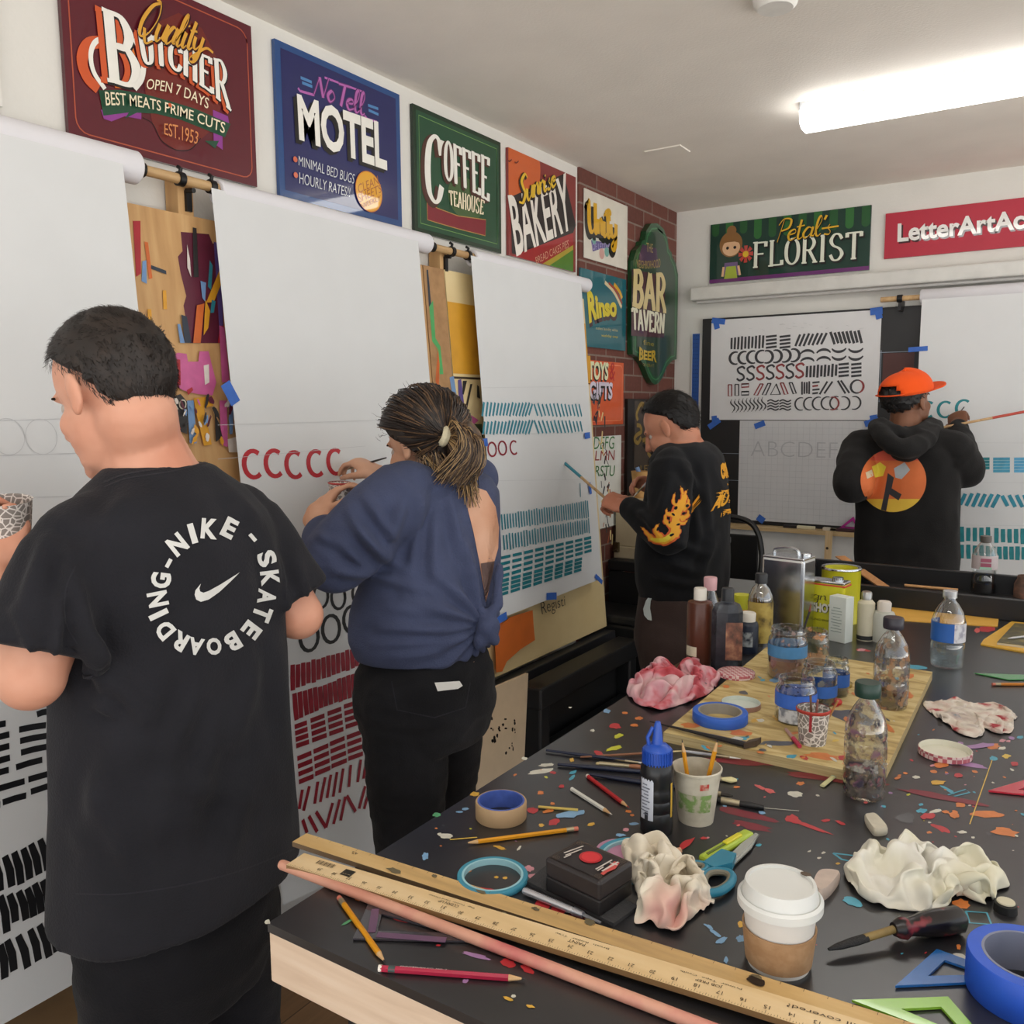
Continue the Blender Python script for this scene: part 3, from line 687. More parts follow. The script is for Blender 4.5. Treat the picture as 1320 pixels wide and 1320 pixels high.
o = F.build('easel_board'); tag(o, 'mustard and cream easel board with an orange patch behind the teal practice sheet', 'easel board', 'easel boards leaning along the left wall')
b = MB(); p0 = Vector((.062, 0, 2.06))+TILT*(-1.49)
b.box((p0.x+.012, 2.97, p0.z-.02), (.06, 1.02, .05), mat('#25262a', .5), rot=Matrix.Rotation(-.085, 3, 'Y'), bevel=.004)
o = b.build('ledge_rail'); tag(o, 'black rail along the bottom edge of the mustard easel board', 'rail')

# ------------------------------------------------------------------ paper rolls and sheets
PAPER = mat('#d6d8d9', .85, .015, 8); ROLLP = mat('#dedde2', .8, .015, 8); TAPE = mat('#3566bd', .6, .08, 40)
DOW = wood_mat('dowel_wood', '#a9855a', '#bd9a6c', '#cdae80', 'y', 6, .5, 8)
STEEL = mat('#1e1e20', .4, metal=.4)
def spiral(r):    # paper roll ring
    return r
def paper_roll(y0, y1, zr, r, xr, label, bl, br_, strokes=None, el=None, er=None):
    """roll on the dowel, with the sheet drawn off it; bl, br_ = bottom corners in the photograph"""
    t = thing('paper_roll', (xr, (y0+y1)/2, zr), label, 'paper roll', 'paper rolls pulled down over the boards')
    b = MB(); b.lathe([(.018, 0), (r-.004, 0), (r, .004), (r, y1-y0-.004), (r-.004, y1-y0), (.018, y1-y0), (.018, 0)], (xr, y0, zr), ROLLP, 36, up=(0, 1, 0)); b.build('roll', t)
    UPV = Vector((-.085, 0, 1)).normalized(); F = Flat((xr+r*.95, 0, zr), (0, 1, 0), UPV)
    a, c = F.uv(bl), F.uv(br_); ins = .012
    n = 24; top = 0.0; pts = []
    # sheet body: gently waved towards its free end
    vs = []; fs = []
    ul = F.uv(el)[0] if el else y0+ins; ur = F.uv(er)[0] if er else y1-ins
    for i in range(n+1):
        f = i/n
        for j in range(9):
            g = j/8; v = top + (a[1]*(1-g)+c[1]*g-top)*f; u = ul+(ur-ul)*g
            vs.append(F.w((u, v), 0))
    for i in range(n):
        for j in range(8): fs.append([i*9+j, i*9+j+1, (i+1)*9+j+1, (i+1)*9+j])
    F.mb.add(vs, [f[::-1] for f in fs], PAPER)
    F.up()
    if strokes: strokes(F)
    F.build('hanging_sheet', t)
    return t, F
PEN = mat('#c2c4c6', .8)
def st1(F):
    K = mat('#15161a', .4, .1); c8 = lambda x, y: (x/2.538, 800+y/2.538)
    for a in [(62,357,150,342),(65,394,152,377),(68,432,156,412),(52,480,138,455),(155,450,225,427),(-90,578,80,525),(92,520,225,485),(8,595,85,572),(100,560,225,522),(170,292,225,279),(172,325,225,313),(175,360,225,347),(178,398,225,385),(-60,354,18,336),(-60,398,30,372),(-60,436,30,410),(-60,478,32,448),(-60,515,28,488),(120,307,155,297),(-80,625,0,602)]:
        p, q = F.uv(c8(a[0], a[1])), F.uv(c8(a[2], a[3])); F.uline([p, p.lerp(q, .5)+Vector((0, .001)), q], .0125, K)
    for a in [(15,770,38,870),(45,757,68,862),(75,745,97,845),(100,730,127,830),(130,715,155,815),(160,705,185,800),(190,692,212,790),(-20,785,0,885),(0,900,22,1020),(30,895,50,985),(60,885,85,978),(88,875,110,968),(112,860,135,955),(138,850,160,945),(160,838,183,938),(185,828,207,928),(0,1060,15,1170),(22,1045,45,1145),(58,1030,90,1135),(97,1010,125,1112),(127,995,160,1100),(157,980,185,1082),(185,965,215,1062),(-40,1080,-15,1185)]:
        p, q = F.uv(c8(a[0], a[1])), F.uv(c8(a[2], a[3])); F.uline([p, p.lerp(q, .5)+Vector((.003, 0)), q], [.012, .0155, .014], K)
    for y in (540, 585, 640): F.line([(-20, y+3), (180, y-3)], .0012, PEN)
    for x in (10, 53): 
        c = F.uv((x, 563)); F.uline([(c[0]+.032*math.cos(k*PI/12), c[1]+.036*math.sin(k*PI/12)) for k in range(26)], .0012, PEN)
def cshape(F, px, w, h, m, th, open_=True):
    c = F.uv(px); a0, a1 = (50, 310) if open_ else (0, 370)
    pts = [(c[0]+w*math.cos(math.radians(a0+(a1-a0)*k/16)), c[1]+h*math.sin(math.radians(a0+(a1-a0)*k/16))) for k in range(17)]
    F.uline(pts, [th*(.75+.35*abs(math.cos(math.radians(a0+(a1-a0)*k/16)))) for k in range(17)], m)
def st2(F):
    R_ = mat('#b3202e', .5, .12, 40); D = mat('#8e1a2c', .5, .18, 40); K = mat('#15161a', .4, .1)
    w6 = lambda x, y: (330+x/3, 440+y/3)
    for p in ((-10,475),(72,472),(150,477),(233,472),(308,466)): cshape(F, w6(*p), .03, .034, R_, .014)
    for p in ((318,990),(398,975)): cshape(F, w6(*p), .027, .033, K, .010, False)
    for p in ((205,1143),(290,1112),(370,1075)): cshape(F, w6(*p), .033, .038, K, .012, False)
    cshape(F, w6(250,985), .027, .033, K, .010, False)
    z = lambda x, y: (360+x/4.4, 820+y/4.4)
    F.bars(z(75,165), z(75,305), z(460,60), z(468,165), 15, .0155, D); F.bars(z(85,330), z(95,470), z(440,205), z(450,330), 14, .0155, D)
    for (x0, y0, x1, y1, r, st) in [(85,515,155,490,4,36),(175,480,255,450,4,37),(272,440,350,412,4,38),(365,400,440,375,4,38),(455,360,500,345,4,35),(100,695,180,662,4,44),(192,655,275,620,4,42),(285,612,368,578,4,42),(380,575,460,545,4,40),(470,540,520,525,4,38)]:
        for k in range(r): F.line([z(x0+3*k, y0+st*k), z(x1+4*k, y1+st*k)], .013, D)
    for (x0, y0, x1, y1) in [(168,850,135,990),(216,825,198,950),(258,800,230,940),(290,785,268,918),(325,770,303,910),(360,750,340,888),(403,730,392,855),(460,700,442,828),(495,685,475,808),(520,690,510,780),(128,870,110,980),
        (130,1040,155,1115),(165,1020,212,1110),(205,995,262,1085),(300,945,262,1085),(340,925,305,1065),(372,910,345,1045),(380,905,430,995),(485,850,450,978),(520,832,478,980),(548,840,522,945)]:
        F.line([z(x0, y0), z(x1, y1)], .011, D)
    F.line([(280, 548), (555, 540)], .001, PEN); F.line([(280, 592), (470, 575)], .001, PEN)
def st3(F):
    T = mat('#2f8396', .5, .15, 40); T2 = mat('#1d7a86', .45, .12, 40); D = mat('#8a2030', .5, .1)
    F.bars(sb(395,1030), sb(385,1115), sb(690,1036), sb(665,1112), 15, .0105, T); F.bars(sb(698,1038), sb(722,1115), sb(972,1042), sb(988,1116), 13, .0105, T)
    F.bars(sb(398,1145), sb(388,1228), sb(690,1142), sb(665,1222), 15, .0105, T); F.bars(sb(700,1142), sb(728,1220), sb(978,1142), sb(992,1212), 13, .0105, T)
    w6 = lambda x, y: (330+x/3, 440+y/3)
    for p, o_ in (((912,418), 0), ((952,413), 0), ((997,411), 1)): cshape(F, w6(*p), .026, .025, D, .008, bool(o_))
    F.bars(w6(948,670), w6(952,728), w6(1280,617), w6(1284,680), 36, .0085, T); F.bars(w6(955,748), w6(960,808), w6(1284,687), w6(1287,740), 34, .0085, T)
    F.dashes(w6(945,838), w6(1300,757), w6(1302,806), w6(940,910), 9, 4, .0115, T2, .8); F.dashes(w6(938,930), w6(1265,838), w6(1262,880), w6(935,982), 8, 4, .0115, T2, .8)
    F.line([w6(1250,548), w6(1252,602)], .006, T)
    for y in (500, 560, 620): F.line([(620, y), (757, y-2)], .001, PEN)
t1, F1 = paper_roll(.30, 1.275, 2.135, .037, .088, 'nearest white paper roll on the left wall, its sheet covered in black brush strokes', (16,1313), (100,1266), st1, None, (171,330))
t2, F2 = paper_roll(1.50, 2.345, 2.125, .032, .085, 'middle white paper roll on the left wall, its sheet painted with red rows', (365,1167), (480,1135), st2, (291,430), (549,430))
t3, F3 = paper_roll(2.60, 3.465, 2.115, .030, .083, 'far white paper roll on the left wall, its short sheet painted with teal rows', (646,797), (772,747), st3, (622,520), (763,560))
def tape_on(F, parent, lst):
    F.mb = MB(); F.L += 2
    for (a, c, w) in lst:
        F.mb = MB(); F.L += 1
        p, q = F.uv(a), F.uv(c); vs, fs = ribbon([p, q], w); F.add(vs, fs, TAPE); F.build('tape_strip', parent)
tape_on(F3, t3, [((640,800),(652,793),.028), ((703,769),(716,768),.028), ((766,742),(775,751),.02), ((617,571),(627,570),.028), ((752,562),(759,561),.026), ((758,622),(760,637),.02)])
tape_on(F2, t2, [((289,494),(303,520),.032)])
# dowels and hooks between the rolls
for (y0, y1, z, xr, lab, hooks, brk) in ((1.245, 1.535, 2.135, .088, 'wooden dowel with black clips joining the nearest and middle paper rolls', (1.285, 1.392, 1.482), 1.43), (2.325, 2.645, 2.12, .084, 'wooden dowel with black clips joining the middle and far paper rolls', (2.37, 2.48, 2.575), 2.475)):
    t = thing('dowel_rod', (xr, (y0+y1)/2, z), lab, 'dowel rod', 'dowels carrying the paper rolls')
    b = MB(); b.tube([(xr, y0, z), (xr, y1, z)], .0125, DOW); b.build('rod', t)
    for h in hooks:
        b = MB(); b.lathe([(.0125, -.008), (.017, -.008), (.017, .008), (.0125, .008)], (xr, h, z), STEEL, 16, up=(0, 1, 0)); b.tube([(xr, h, z+.014), (xr+.004, h, z+.024), (xr-.006, h, z+.03)], .005, STEEL, 8); b.build('clip', t)
    b = MB(); b.box((.03, brk, z-.045), (.05, .045, .13), PLY, bevel=.002); b.box((.058, brk+.004, z-.04), (.012, .016, .05), STEEL); b.tube([(.06, brk, z-.015), (xr, brk, z-.019)], .006, STEEL); b.build('bracket', t)
# ------------------------------------------------------------------ back wall
def back_flat(d=.014): return Flat((0, WY-d, 0), (1, 0, 0), (0, 0, 1))
def k7(x, y): return (880+x/3, 180+y/3)
F = back_flat(); F.panel(rect(.211, 2.243, 1.0235, 2.55), .012, gl('#17392f'))
F.up()
for k in range(11):
    u = .22+k*.076; m = gl('#2f6a35') if k % 2 else gl('#24562f'); F.poly(rect(u, 2.505 if k < 3 else 2.47, min(u+.04, 1.02), 2.55), m); F.disc((min(u+.02, 1.0), 2.505 if k < 3 else 2.47), .02, m)
F.up(); F.poly(rect(.211, 2.243, 1.0235, 2.262), gl('#6a2f6e'))
# flower girl, a plain little figure
SK = gl('#e0b48c'); HR = gl('#8a6238')
c = F.uv(k7(187,405)); F.up(); F.disc(c, .062, HR, ry=.066); F.disc((c[0]+.002, c[1]+.07), .026, HR)
F.up(); F.disc((c[0]+.002, c[1]-.018), .048, SK, ry=.042); F.up(); F.poly([(c[0]-.055, c[1]+.005), (c[0]-.02, c[1]+.04), (c[0]+.04, c[1]+.035), (c[0]+.055, c[1]+.0), (c[0]+.02, c[1]+.012), (c[0]-.02, c[1]+.012)], HR)
for dx in (-.018, .022): F.disc((c[0]+dx, c[1]-.018), .008, BLK)
q = F.uv(k7(187,505)); F.up(); F.poly([(q[0]-.035, q[1]+.04), (q[0]+.035, q[1]+.04), (q[0]+.045, q[1]-.03), (q[0]-.045, q[1]-.03)], gl('#6f5a86')); F.up(); F.poly([(q[0]-.026, q[1]+.02), (q[0]+.026, q[1]+.02), (q[0]+.036, q[1]-.043), (q[0]-.036, q[1]-.043)], gl('#9fb043'))
F.uline([(q[0]-.04, q[1]+.02), (q[0]-.046, q[1]-.03)], .012, SK); F.uline([(q[0]+.04, q[1]+.02), (q[0]+.05, q[1]-.03)], .012, SK)
fl = F.uv(k7(245,443)); F.up()
for k in range(8): a = k*PI/4; F.up(); F.poly([(fl[0]+.012*math.cos(a-.5), fl[1]+.012*math.sin(a-.5)), (fl[0]+.04*math.cos(a-.25), fl[1]+.045*math.sin(a-.25)), (fl[0]+.04*math.cos(a+.25), fl[1]+.045*math.sin(a+.25)), (fl[0]+.012*math.cos(a+.5), fl[1]+.012*math.sin(a+.5))], gl('#b8453c'))
F.up(); F.disc(fl, .016, gl('#d9b12e'))
F.caps('FLORIST', [k7(275,400), k7(696,355)], [k7(272,495), k7(692,458)], gl('#dfe3d2'), .0175, .008, gap=.13, sh=[(BLK, .006, -.008, .004)])
F.script("Petal's", [k7(380,310), k7(590,290)], [k7(358,400), k7(575,365)], gl('#dcae2c'), .011, sh=[(BLK, .003, -.004, .003)])
F.line([k7(540,345), k7(605,335)], .008, gl('#dcae2c'))
sign_done(F, 'green florist sign with a cartoon flower girl on the back wall')
F = back_flat(); F.panel(rect(1.09, 2.288, 1.95, 2.5), .012, mat('#b01c35', .5, .03))
F.text('LetterArtAcademy', [k7(832,325), k7(1620,236)], [k7(830,418), k7(1620,334)], gl('#e6e4e0'), .03, sh=[(gl('#3a1018'), .006, -.008, .01)])
sign_done(F, 'red lettering school sign with white letters on the back wall')
# screen housing above the black board
b = MB(); b.box((1.33, WY-.05, 2.185), (2.4, .09, .07), mat('#cfcec9', .45), bevel=.01); t = thing('screen_housing', (1.33, WY, 2.185), 'long white roller screen housing across the back wall above the black board', 'screen housing'); b.build('housing', t)
b = MB(); b.lathe([(.0, 0), (.03, 0), (.036, .006), (.036, .02)], (.13, WY-.05, 2.185), mat('#bdbab6', .5), 20, up=(1, 0, 0), sx=1); b.build('end_cap', t)
b = MB(); b.tube([(.16, WY-.055, 2.143), (2.52, WY-.055, 2.143)], .009, mat('#c5c3c0', .4)); b.build('bottom_bar', t)
# black board
F = Flat((0, WY-.035, 0), (1, 0, 0), (0, 0, 1)); F.panel(rect(.185, .955, 2.25, 2.055), .03, mat('#1b1b1d', .45, .1, 10)); F.up()
CH = mat('#8d97a5', .7); 
for y in (1.84, 1.66): F.poly(rect(1.0, y-.0015, 1.25, y+.0015), CH)
for x in (1.10, ): F.poly(rect(x-.0015, 1.6, x+.0015, 1.85), CH)
F.poly(rect(1.11, 1.665, 1.25, 1.835), mat('#4d2723', .5)); F.poly(rect(.19, 1.185, .7, 1.187), CH); F.poly(rect(.19, 1.33, .7, 1.332), CH)
F.disc((1.075, 1.77), .008, WHT)
t = thing('black_board', (1.2, WY-.035, .955), 'large black painted board with chalk lines mounted on the back wall', 'board'); F.build('panel', t)
b = MB(); b.box((.62, WY-.06, .942), (.9, .09, .022), wood_mat('ledge_wood', '#b79a6c', '#c8ad80', '#d6bf95', 'x')); b.build('ledge', t)
for (x, w, h) in ((.78, .09, '#d9d0b0'), (.9, .07, '#c9bfae'), (.70, .07, '#241f1f'), (.98, .16, '#3a1c22')):
    b = MB(); b.box((x, WY-.075, .961), (w, .025, .016), mat(h, .5), bevel=.003); o = b.build('chalk_block')
    lab = {'#d9d0b0': 'cream block lying on the board ledge', '#c9bfae': 'beige block lying on the board ledge beside the cream one', '#241f1f': 'black block lying on the board ledge left of the cream one', '#3a1c22': 'dark red strip lying on the board ledge under the magenta set square'}[h]
    tag(o, lab, 'block', 'blocks on the board ledge')
# magenta set square leaning there
b = MB(); p = [at(*q, y=WY-.05) for q in ((1080,682),(1108,682),(1100,666))]; q = [at(*q, y=WY-.05) for q in ((1088,679.5),(1104,679.5),(1099,671))]
def frame_tri(b, P, Q, n, th, m):
    n = Vector(n).normalized()*th; vs = [Vector(x) for x in P+Q]+[Vector(x)+n for x in P+Q]; k = len(P)
    for i in range(k):
        j = (i+1) % k
        b.add([vs[i], vs[j], vs[k+j], vs[k+i]], [[0, 1, 2, 3]], m); b.add([vs[2*k+i], vs[2*k+j], vs[3*k+j], vs[3*k+i]], [[3, 2, 1, 0]], m)
        b.add([vs[i], vs[j], vs[2*k+j], vs[2*k+i]], [[3, 2, 1, 0]], m); b.add([vs[k+i], vs[k+j], vs[3*k+j], vs[3*k+i]], [[0, 1, 2, 3]], m)
frame_tri(b, p, q, (0, 1, 0), .004, mat('#b0308c', .25)); o = b.build('set_square'); tag(o, 'magenta plastic set square standing on the black board ledge', 'set square', 'plastic set squares')
# blue perforated strip beside the board
F = back_flat(.016); F.panel(rect(.118, 1.15, .178, 1.985), .012, mat('#d8d8d6', .5)); F.up(); F.poly(rect(.122, 1.155, .163, 1.98), mat('#27539c', .45)); F.up()
for k in range(40):
    for c in (.132, .143, .154): F.disc((c, 1.17+.0205*k), .0022, mat('#12264c', .5), 6)
o = F.build('perforated_strip'); tag(o, 'blue perforated metal strip with white edge standing beside the black board', 'metal strip')
# practice sheet taped on the board
t = thing('practice_sheet', (.66, WY-.037, 1.78), 'white practice sheet of black brush strokes taped high on the black board', 'paper sheet')
F = Flat((0, WY-.038, 0), (1, 0, 0), (0, 0, 1)); F.panel(rect(.236, 1.512, 1.095, 2.045), .001, mat('#dcdcdd', .8, .02)); F.up()
K = mat('#3b3b3f', .6, .1); RK = mat('#8f3a3c', .6)
F.bars(k7(190,765), k7(188,812), k7(312,757), k7(310,806), 10, .011, K)
for x0 in (322, 375):
    for k in range(4): F.line([k7(x0, 763+14*k), k7(x0+42, 758+14*k)], .011, K)
F.bars(k7(455,752), k7(435,800), k7(558,746), k7(535,793), 7, .011, K); F.bars(k7(572,745), k7(588,790), k7(680,738), k7(692,786), 8, .012, K)
def arc(F, px, rx, ry, a0, a1, th, m):
    c = F.uv(px); pts = []; ws = []
    for k in range(13):
        a = math.radians(a0+(a1-a0)*k/12); pts.append((c[0]+rx*math.cos(a), c[1]+ry*math.sin(a))); ws.append(th*(.5+.6*math.sin(PI*k/12)))
    F.uline(pts, ws, m)
for k in range(4): arc(F, k7(205+34*k, 845-2*k), .032, .032, 70, 290, .013, K)
for k in range(4): arc(F, k7(325+34*k, 840-2*k), .032, .032, -110, 110, .013, K)
for x in (482, 545):
    for dy in (0, 30): arc(F, k7(x, 835+dy-(x-482)*.05), .036, .026, 20, 160, .012, K)
for x in (605, 670):
    for dy in (-25, 5): arc(F, k7(x, 825+dy), .036, .026, 200, 340, .012, K)
for k in range(7):
    c = F.uv(k7(225+38*k, 905-2*k)); F.uline([(c[0]+(.024*a), c[1]+.036*b_) for a, b_ in [(.9,.7),(.3,1),(-.7,.7),(-.4,.15),(.5,-.2),(.7,-.7),(-.2,-1),(-.9,-.7)]], .0105, K if k in (0, 1, 3, 5) else RK, True)
F.bars(k7(482,875), k7(480,920), k7(595,868), k7(592,915), 9, .011, K)
for x0 in (603, 652):
    for k in range(4): F.line([k7(x0, 870+15*k), k7(x0+40, 866+15*k)], .011, K)
def box_o(F, P, m):
    q = [F.uv(k7(*p)) for p in P]; F.uline(q+[q[0], q[1]], .007, m)
box_o(F, [(177,948),(190,948),(190,992),(177,992)], RK); box_o(F, [(203,947),(217,947),(217,990),(203,990)], K); box_o(F, [(228,945),(256,944),(256,956),(228,958)], RK); box_o(F, [(228,975),(256,974),(256,987),(228,988)], K)
box_o(F, [(300,945),(312,945),(290,988),(276,988)], RK); box_o(F, [(330,943),(342,943),(322,987),(308,987)], K); box_o(F, [(362,945),(378,985),(340,986)], K); box_o(F, [(378,941),(390,941),(408,984),(394,985)], RK); box_o(F, [(412,940),(424,940),(440,982),(428,983)], K)
F.bars(k7(462,937), k7(462,985), k7(490,935), k7(490,983), 4, .008, K)
for k in range(4): F.line([k7(502, 940+14*k), k7(530-(k % 2)*6, 937+14*k)], .009, RK if k == 1 else K)
for a in ((560,935,530,985), (580,935,548,982), (600,932,630,982), (612,931,645,980)): F.line([k7(a[0], a[1]), k7(a[2], a[3])], .009, K)
arc(F, k7(675,955), .03, .032, 60, 300, .01, K); arc(F, k7(675,955), .03, .032, -70, 70, .01, RK)
for k in range(9):
    c = F.uv(k7(195+15*k, 1030-k)); F.uline([(c[0]-.008, c[1]+.036), (c[0]-.012, c[1]+.015), (c[0]+.01, c[1]-.01), (c[0]-.004, c[1]-.036)], [.003, .007, .007, .003], K, True)
for x in (350, 397):
    for k in range(4):
        c = F.uv(k7(x, 1010+11*k)); F.uline([(c[0]-.03, c[1]-.002), (c[0]-.012, c[1]+.005), (c[0]+.012, c[1]-.004), (c[0]+.03, c[1]+.003)], .007, K, True)
for k in range(5): arc(F, k7(458+34*k, 1022-k), .03, .032, 70, 290, .008, K)
for k in range(3): arc(F, k7(580+42*k, 1020-k), .03, .032, -110, 110, .008, RK if k == 0 else K)
for k in range(14): 
    x, y = random.uniform(250, 690), random.uniform(705, 735); F.line([k7(x, y), k7(x+random.uniform(10, 30), y+random.uniform(-4, 4))], .0015, PEN)
F.build('sheet', t)
tape_on(F, t, [((918,413),(935,415),.03), ((923,415),(925,424),.03), ((1122,402),(1138,400),.035), ((1132,402),(1134,411),.03), ((914,551),(928,541),.03), ((921,536),(922,546),.03), ((1115,547),(1133,541),.03), ((1126,535),(1128,548),.035)])
t = thing('grid_sheet', (.78, WY-.037, 1.2), 'grey gridded paper sheet taped below the black stroke practice sheet', 'paper sheet')
F = Flat((0, WY-.037, 0), (1, 0, 0), (0, 0, 1)); F.panel(rect(.405, .975, 1.12, 1.508), .001, mat('#cfd0d2', .85, .02)); F.up()
LG = mat('#b4b6ba', .9)
for k in range(22): u = .42+k*.032; F.poly(rect(u, .98, u+.001, 1.50), LG)
for k in range(16): v = .99+k*.032; F.poly(rect(.41, v, 1.115, v+.001), LG)
F.text('ABCDEFG', [(.47, 1.40), (1.0, 1.40)], [(.47, 1.32), (1.0, 1.32)], LG, -.02, px=False)
F.build('sheet', t); tape_on(F, t, [((973,550),(986,545),.03), ((977,666),(985,672),.035)])
# paper roll on the back wall
XR0, XR1, ZR = 1.275, 2.2, 2.085; YR = WY-.10
t4 = thing('paper_roll', ((XR0+XR1)/2, YR, ZR), 'white paper roll on the back wall, its sheet painted with teal rows', 'paper roll', 'paper rolls pulled down over the boards')
b = MB(); b.lathe([(.014, 0), (.031, 0), (.034, .004), (.034, XR1-XR0-.004), (.03, XR1-XR0), (.014, XR1-XR0), (.014, 0)], (XR0, YR, ZR), ROLLP, 32, up=(1, 0, 0)); b.build('roll', t4)
UPB = Vector((0, -.03, 1)).normalized() if False else Vector((0, .02, 1)).normalized()
F = Flat((0, YR-.03, ZR), (1, 0, 0), UPB); F.panel([(XR0+.01, -1.38), (XR1-.01, -1.38), (XR1-.01, 0), (XR0+.01, 0)], .0006, PAPER); F.up()
T = mat('#2f8aa0', .5, .15, 40); T2 = mat('#1f8088', .5, .12, 40)
m4 = lambda x, y: (1060+x/5.077, 460+y/5.077)
for p in ((690,345), (805,345), (925,335)): cshape(F, m4(*p), .03, .036, T2, .012)
for (x0, x1, n, m, y0) in ((1000,1095,4,T2,668), (1118,1228,5,mat('#4a9dba', .5, .15, 40),668), (1255,1400,5,mat('#5aa6cc', .5, .15, 40),668)):
    for k in range(n): F.line([m4(x0, y0+20*k+(x0-1000)*.0), m4(x1, y0+20*k-1)], .0125, m)
for k in range(4): F.line([m4(835+15*k, 800), m4(880-9*k, 800+40)], .010, T2)
F.bars(m4(895,890), m4(862,970), m4(1155,902), m4(1112,985), 7, .015, T); F.bars(m4(1175,905), m4(1215,980), m4(1420,905), m4(1450,985), 6, .015, T)
F.bars(m4(830,1112), m4(830,1205), m4(1085,1118), m4(1085,1212), 7, .017, T2); F.bars(m4(1140,1122), m4(1140,1215), m4(1400,1130), m4(1400,1225), 7, .017, T2)
F.bars(m4(830,1228), m4(830,1315), m4(1085,1235), m4(1085,1322), 7, .017, T2); F.bars(m4(1120,1238), m4(1120,1325), m4(1400,1245), m4(1400,1330), 8, .017, T2)
for y in (560, 820, 1100): F.line([m4(700, y), m4(1400, y+4)], .001, PEN)
F.build('hanging_sheet', t4)
tape_on(F, t4, [((1171,451),(1196,449),.022)])
t = thing('dowel_rod', (1.2, YR, ZR), 'wooden dowel with a black hook carrying the paper roll on the back wall', 'dowel rod', 'dowels carrying the paper rolls')
b = MB(); b.tube([(1.1, YR, ZR), (XR0+.03, YR, ZR)], .0125, DOW); b.build('rod', t)
b = MB(); b.lathe([(.0125, -.012), (.018, -.012), (.018, .012), (.0125, .012)], (1.185, YR, ZR), STEEL, 14, up=(1, 0, 0)); b.box((1.185, (YR+WY)/2, ZR-.03), (.014, WY-YR, .05), STEEL); b.build('hook', t)
# white panel leaning under the board, wooden ruler against it
A = at(966,676, y=4.5); b = MB()
b.box((.76, 4.53, .50), (.78, .012, .86), mat('#d3d4d2', .6), rot=Matrix.Rotation(-.09, 3, 'X'), bevel=.002)
o = b.build('blank_panel'); tag(o, 'blank white panel leaning below the black board', 'panel')
p = at(1065,686, y=4.42); b = MB(); b.box((p.x, 4.45, p.z/2), (.034, .005, p.z), wood_mat('ruler_pale', '#c9a878', '#d6b88a', '#e0c79e', 'z'), rot=Matrix.Rotation(-.06, 3, 'X')); b.lathe([(0, -.0032), (.007, -.0032)], (p.x, 4.455, p.z-.085), mat('#3a2a20', .6), 12, up=(0, 1, 0))
o = b.build('wooden_ruler'); tag(o, 'pale wooden ruler standing upright against the white panel', 'ruler', 'wooden rulers')

# ------------------------------------------------------------------ the corner behind the man in black
BKM = mat('#17171a', .5, .1); 
b = MB(); cz = 1.075
b.box((.34, 4.15, .96), (.62, .5, .2), mat('#17171a', .5), bevel=.01) if False else None
# beige case on a black stand
t = thing('work_stand', (.19, 4.05, 0), 'black work stand in the corner under the beige case', 'stand')
b = MB(); b.box((.19, 4.05, .815), (.32, .52, .05), BKM, bevel=.006); b.build('shelf', t)
for (x, y) in ((.06, 3.83), (.32, 3.83), (.06, 4.27), (.32, 4.27)):
    b = MB(); b.box((x, y, .395), (.05, .05, .79), BKM, bevel=.004); b.build('leg', t)
b = MB(); b.box((.19, 3.80, .395), (.31, .012, .78), mat('#101012', .8)); b.build('front_cloth', t)
z0 = .84
P0, P1 = at(782,642, y=3.85), at(860,642, y=3.85)
t = thing('beige_case', (.19, 4.03, z0), 'beige wooden case with a brass catch on the black stand', 'case')
BG = blend_mat('beige_board', [(.3, '#b9a98a'), (.7, '#c8b999')], 8, .65)
xa, zt = .035, P0.z
xe = at(866,690,y=3.85).x; b = MB(); b.box(((xa+xe)/2, 4.03, (z0+zt)/2+.03), (xe-xa, .34, zt-z0-.06), BG, bevel=.006); b.build('box', t)
b = MB(); b.box(((xa+xe)/2, 4.03, zt-.011), (xe+.01-xa, .35, .02), mat('#b8a680', .6), bevel=.003); b.build('lid', t)
b = MB(); b.box(((xa+xe)/2, 4.03, z0+.03), (xe+.01-xa, .35, .06), BG, bevel=.004); b.build('base', t)
c = at(795,705, y=3.85); b = MB(); b.box((c.x, 3.845, c.z), (.03, .02, .05), mat('#5f5138', .4, metal=.8), bevel=.004); b.tube([(c.x-.012, 3.84, c.z-.02), (c.x+.012, 3.833, c.z-.012)], .006, mat('#6d6048', .4, metal=.8)); b.build('catch', t)
# paper cup on the case with a blue tip in it
c = at(826,612, y=3.95); c.z = zt
PB = blend_mat('stained_cup', [(.35, '#b98a4e'), (.65, '#d0a468')], 20, .6)
t = thing('paper_cup', c, 'tan stained paper cup on the beige case in the corner', 'cup', 'cups and jars of brushes')
b = MB(); b.lathe([(0, .002), (.033, 0), (.047, .13), (.048, .132), (.046, .131), (.032, .006), (0, .006)], c, PB, 24); b.build('cup', t)
b = MB(); q = Vector(c); b.tube([q+Vector((.03, 0, .02)), q+Vector((-.02, 0, .15))], .011, mat('#7d9bc8', .5)); o = b.build('marker_pen'); tag(o, 'pale blue marker leaning out of the tan paper cup', 'marker')
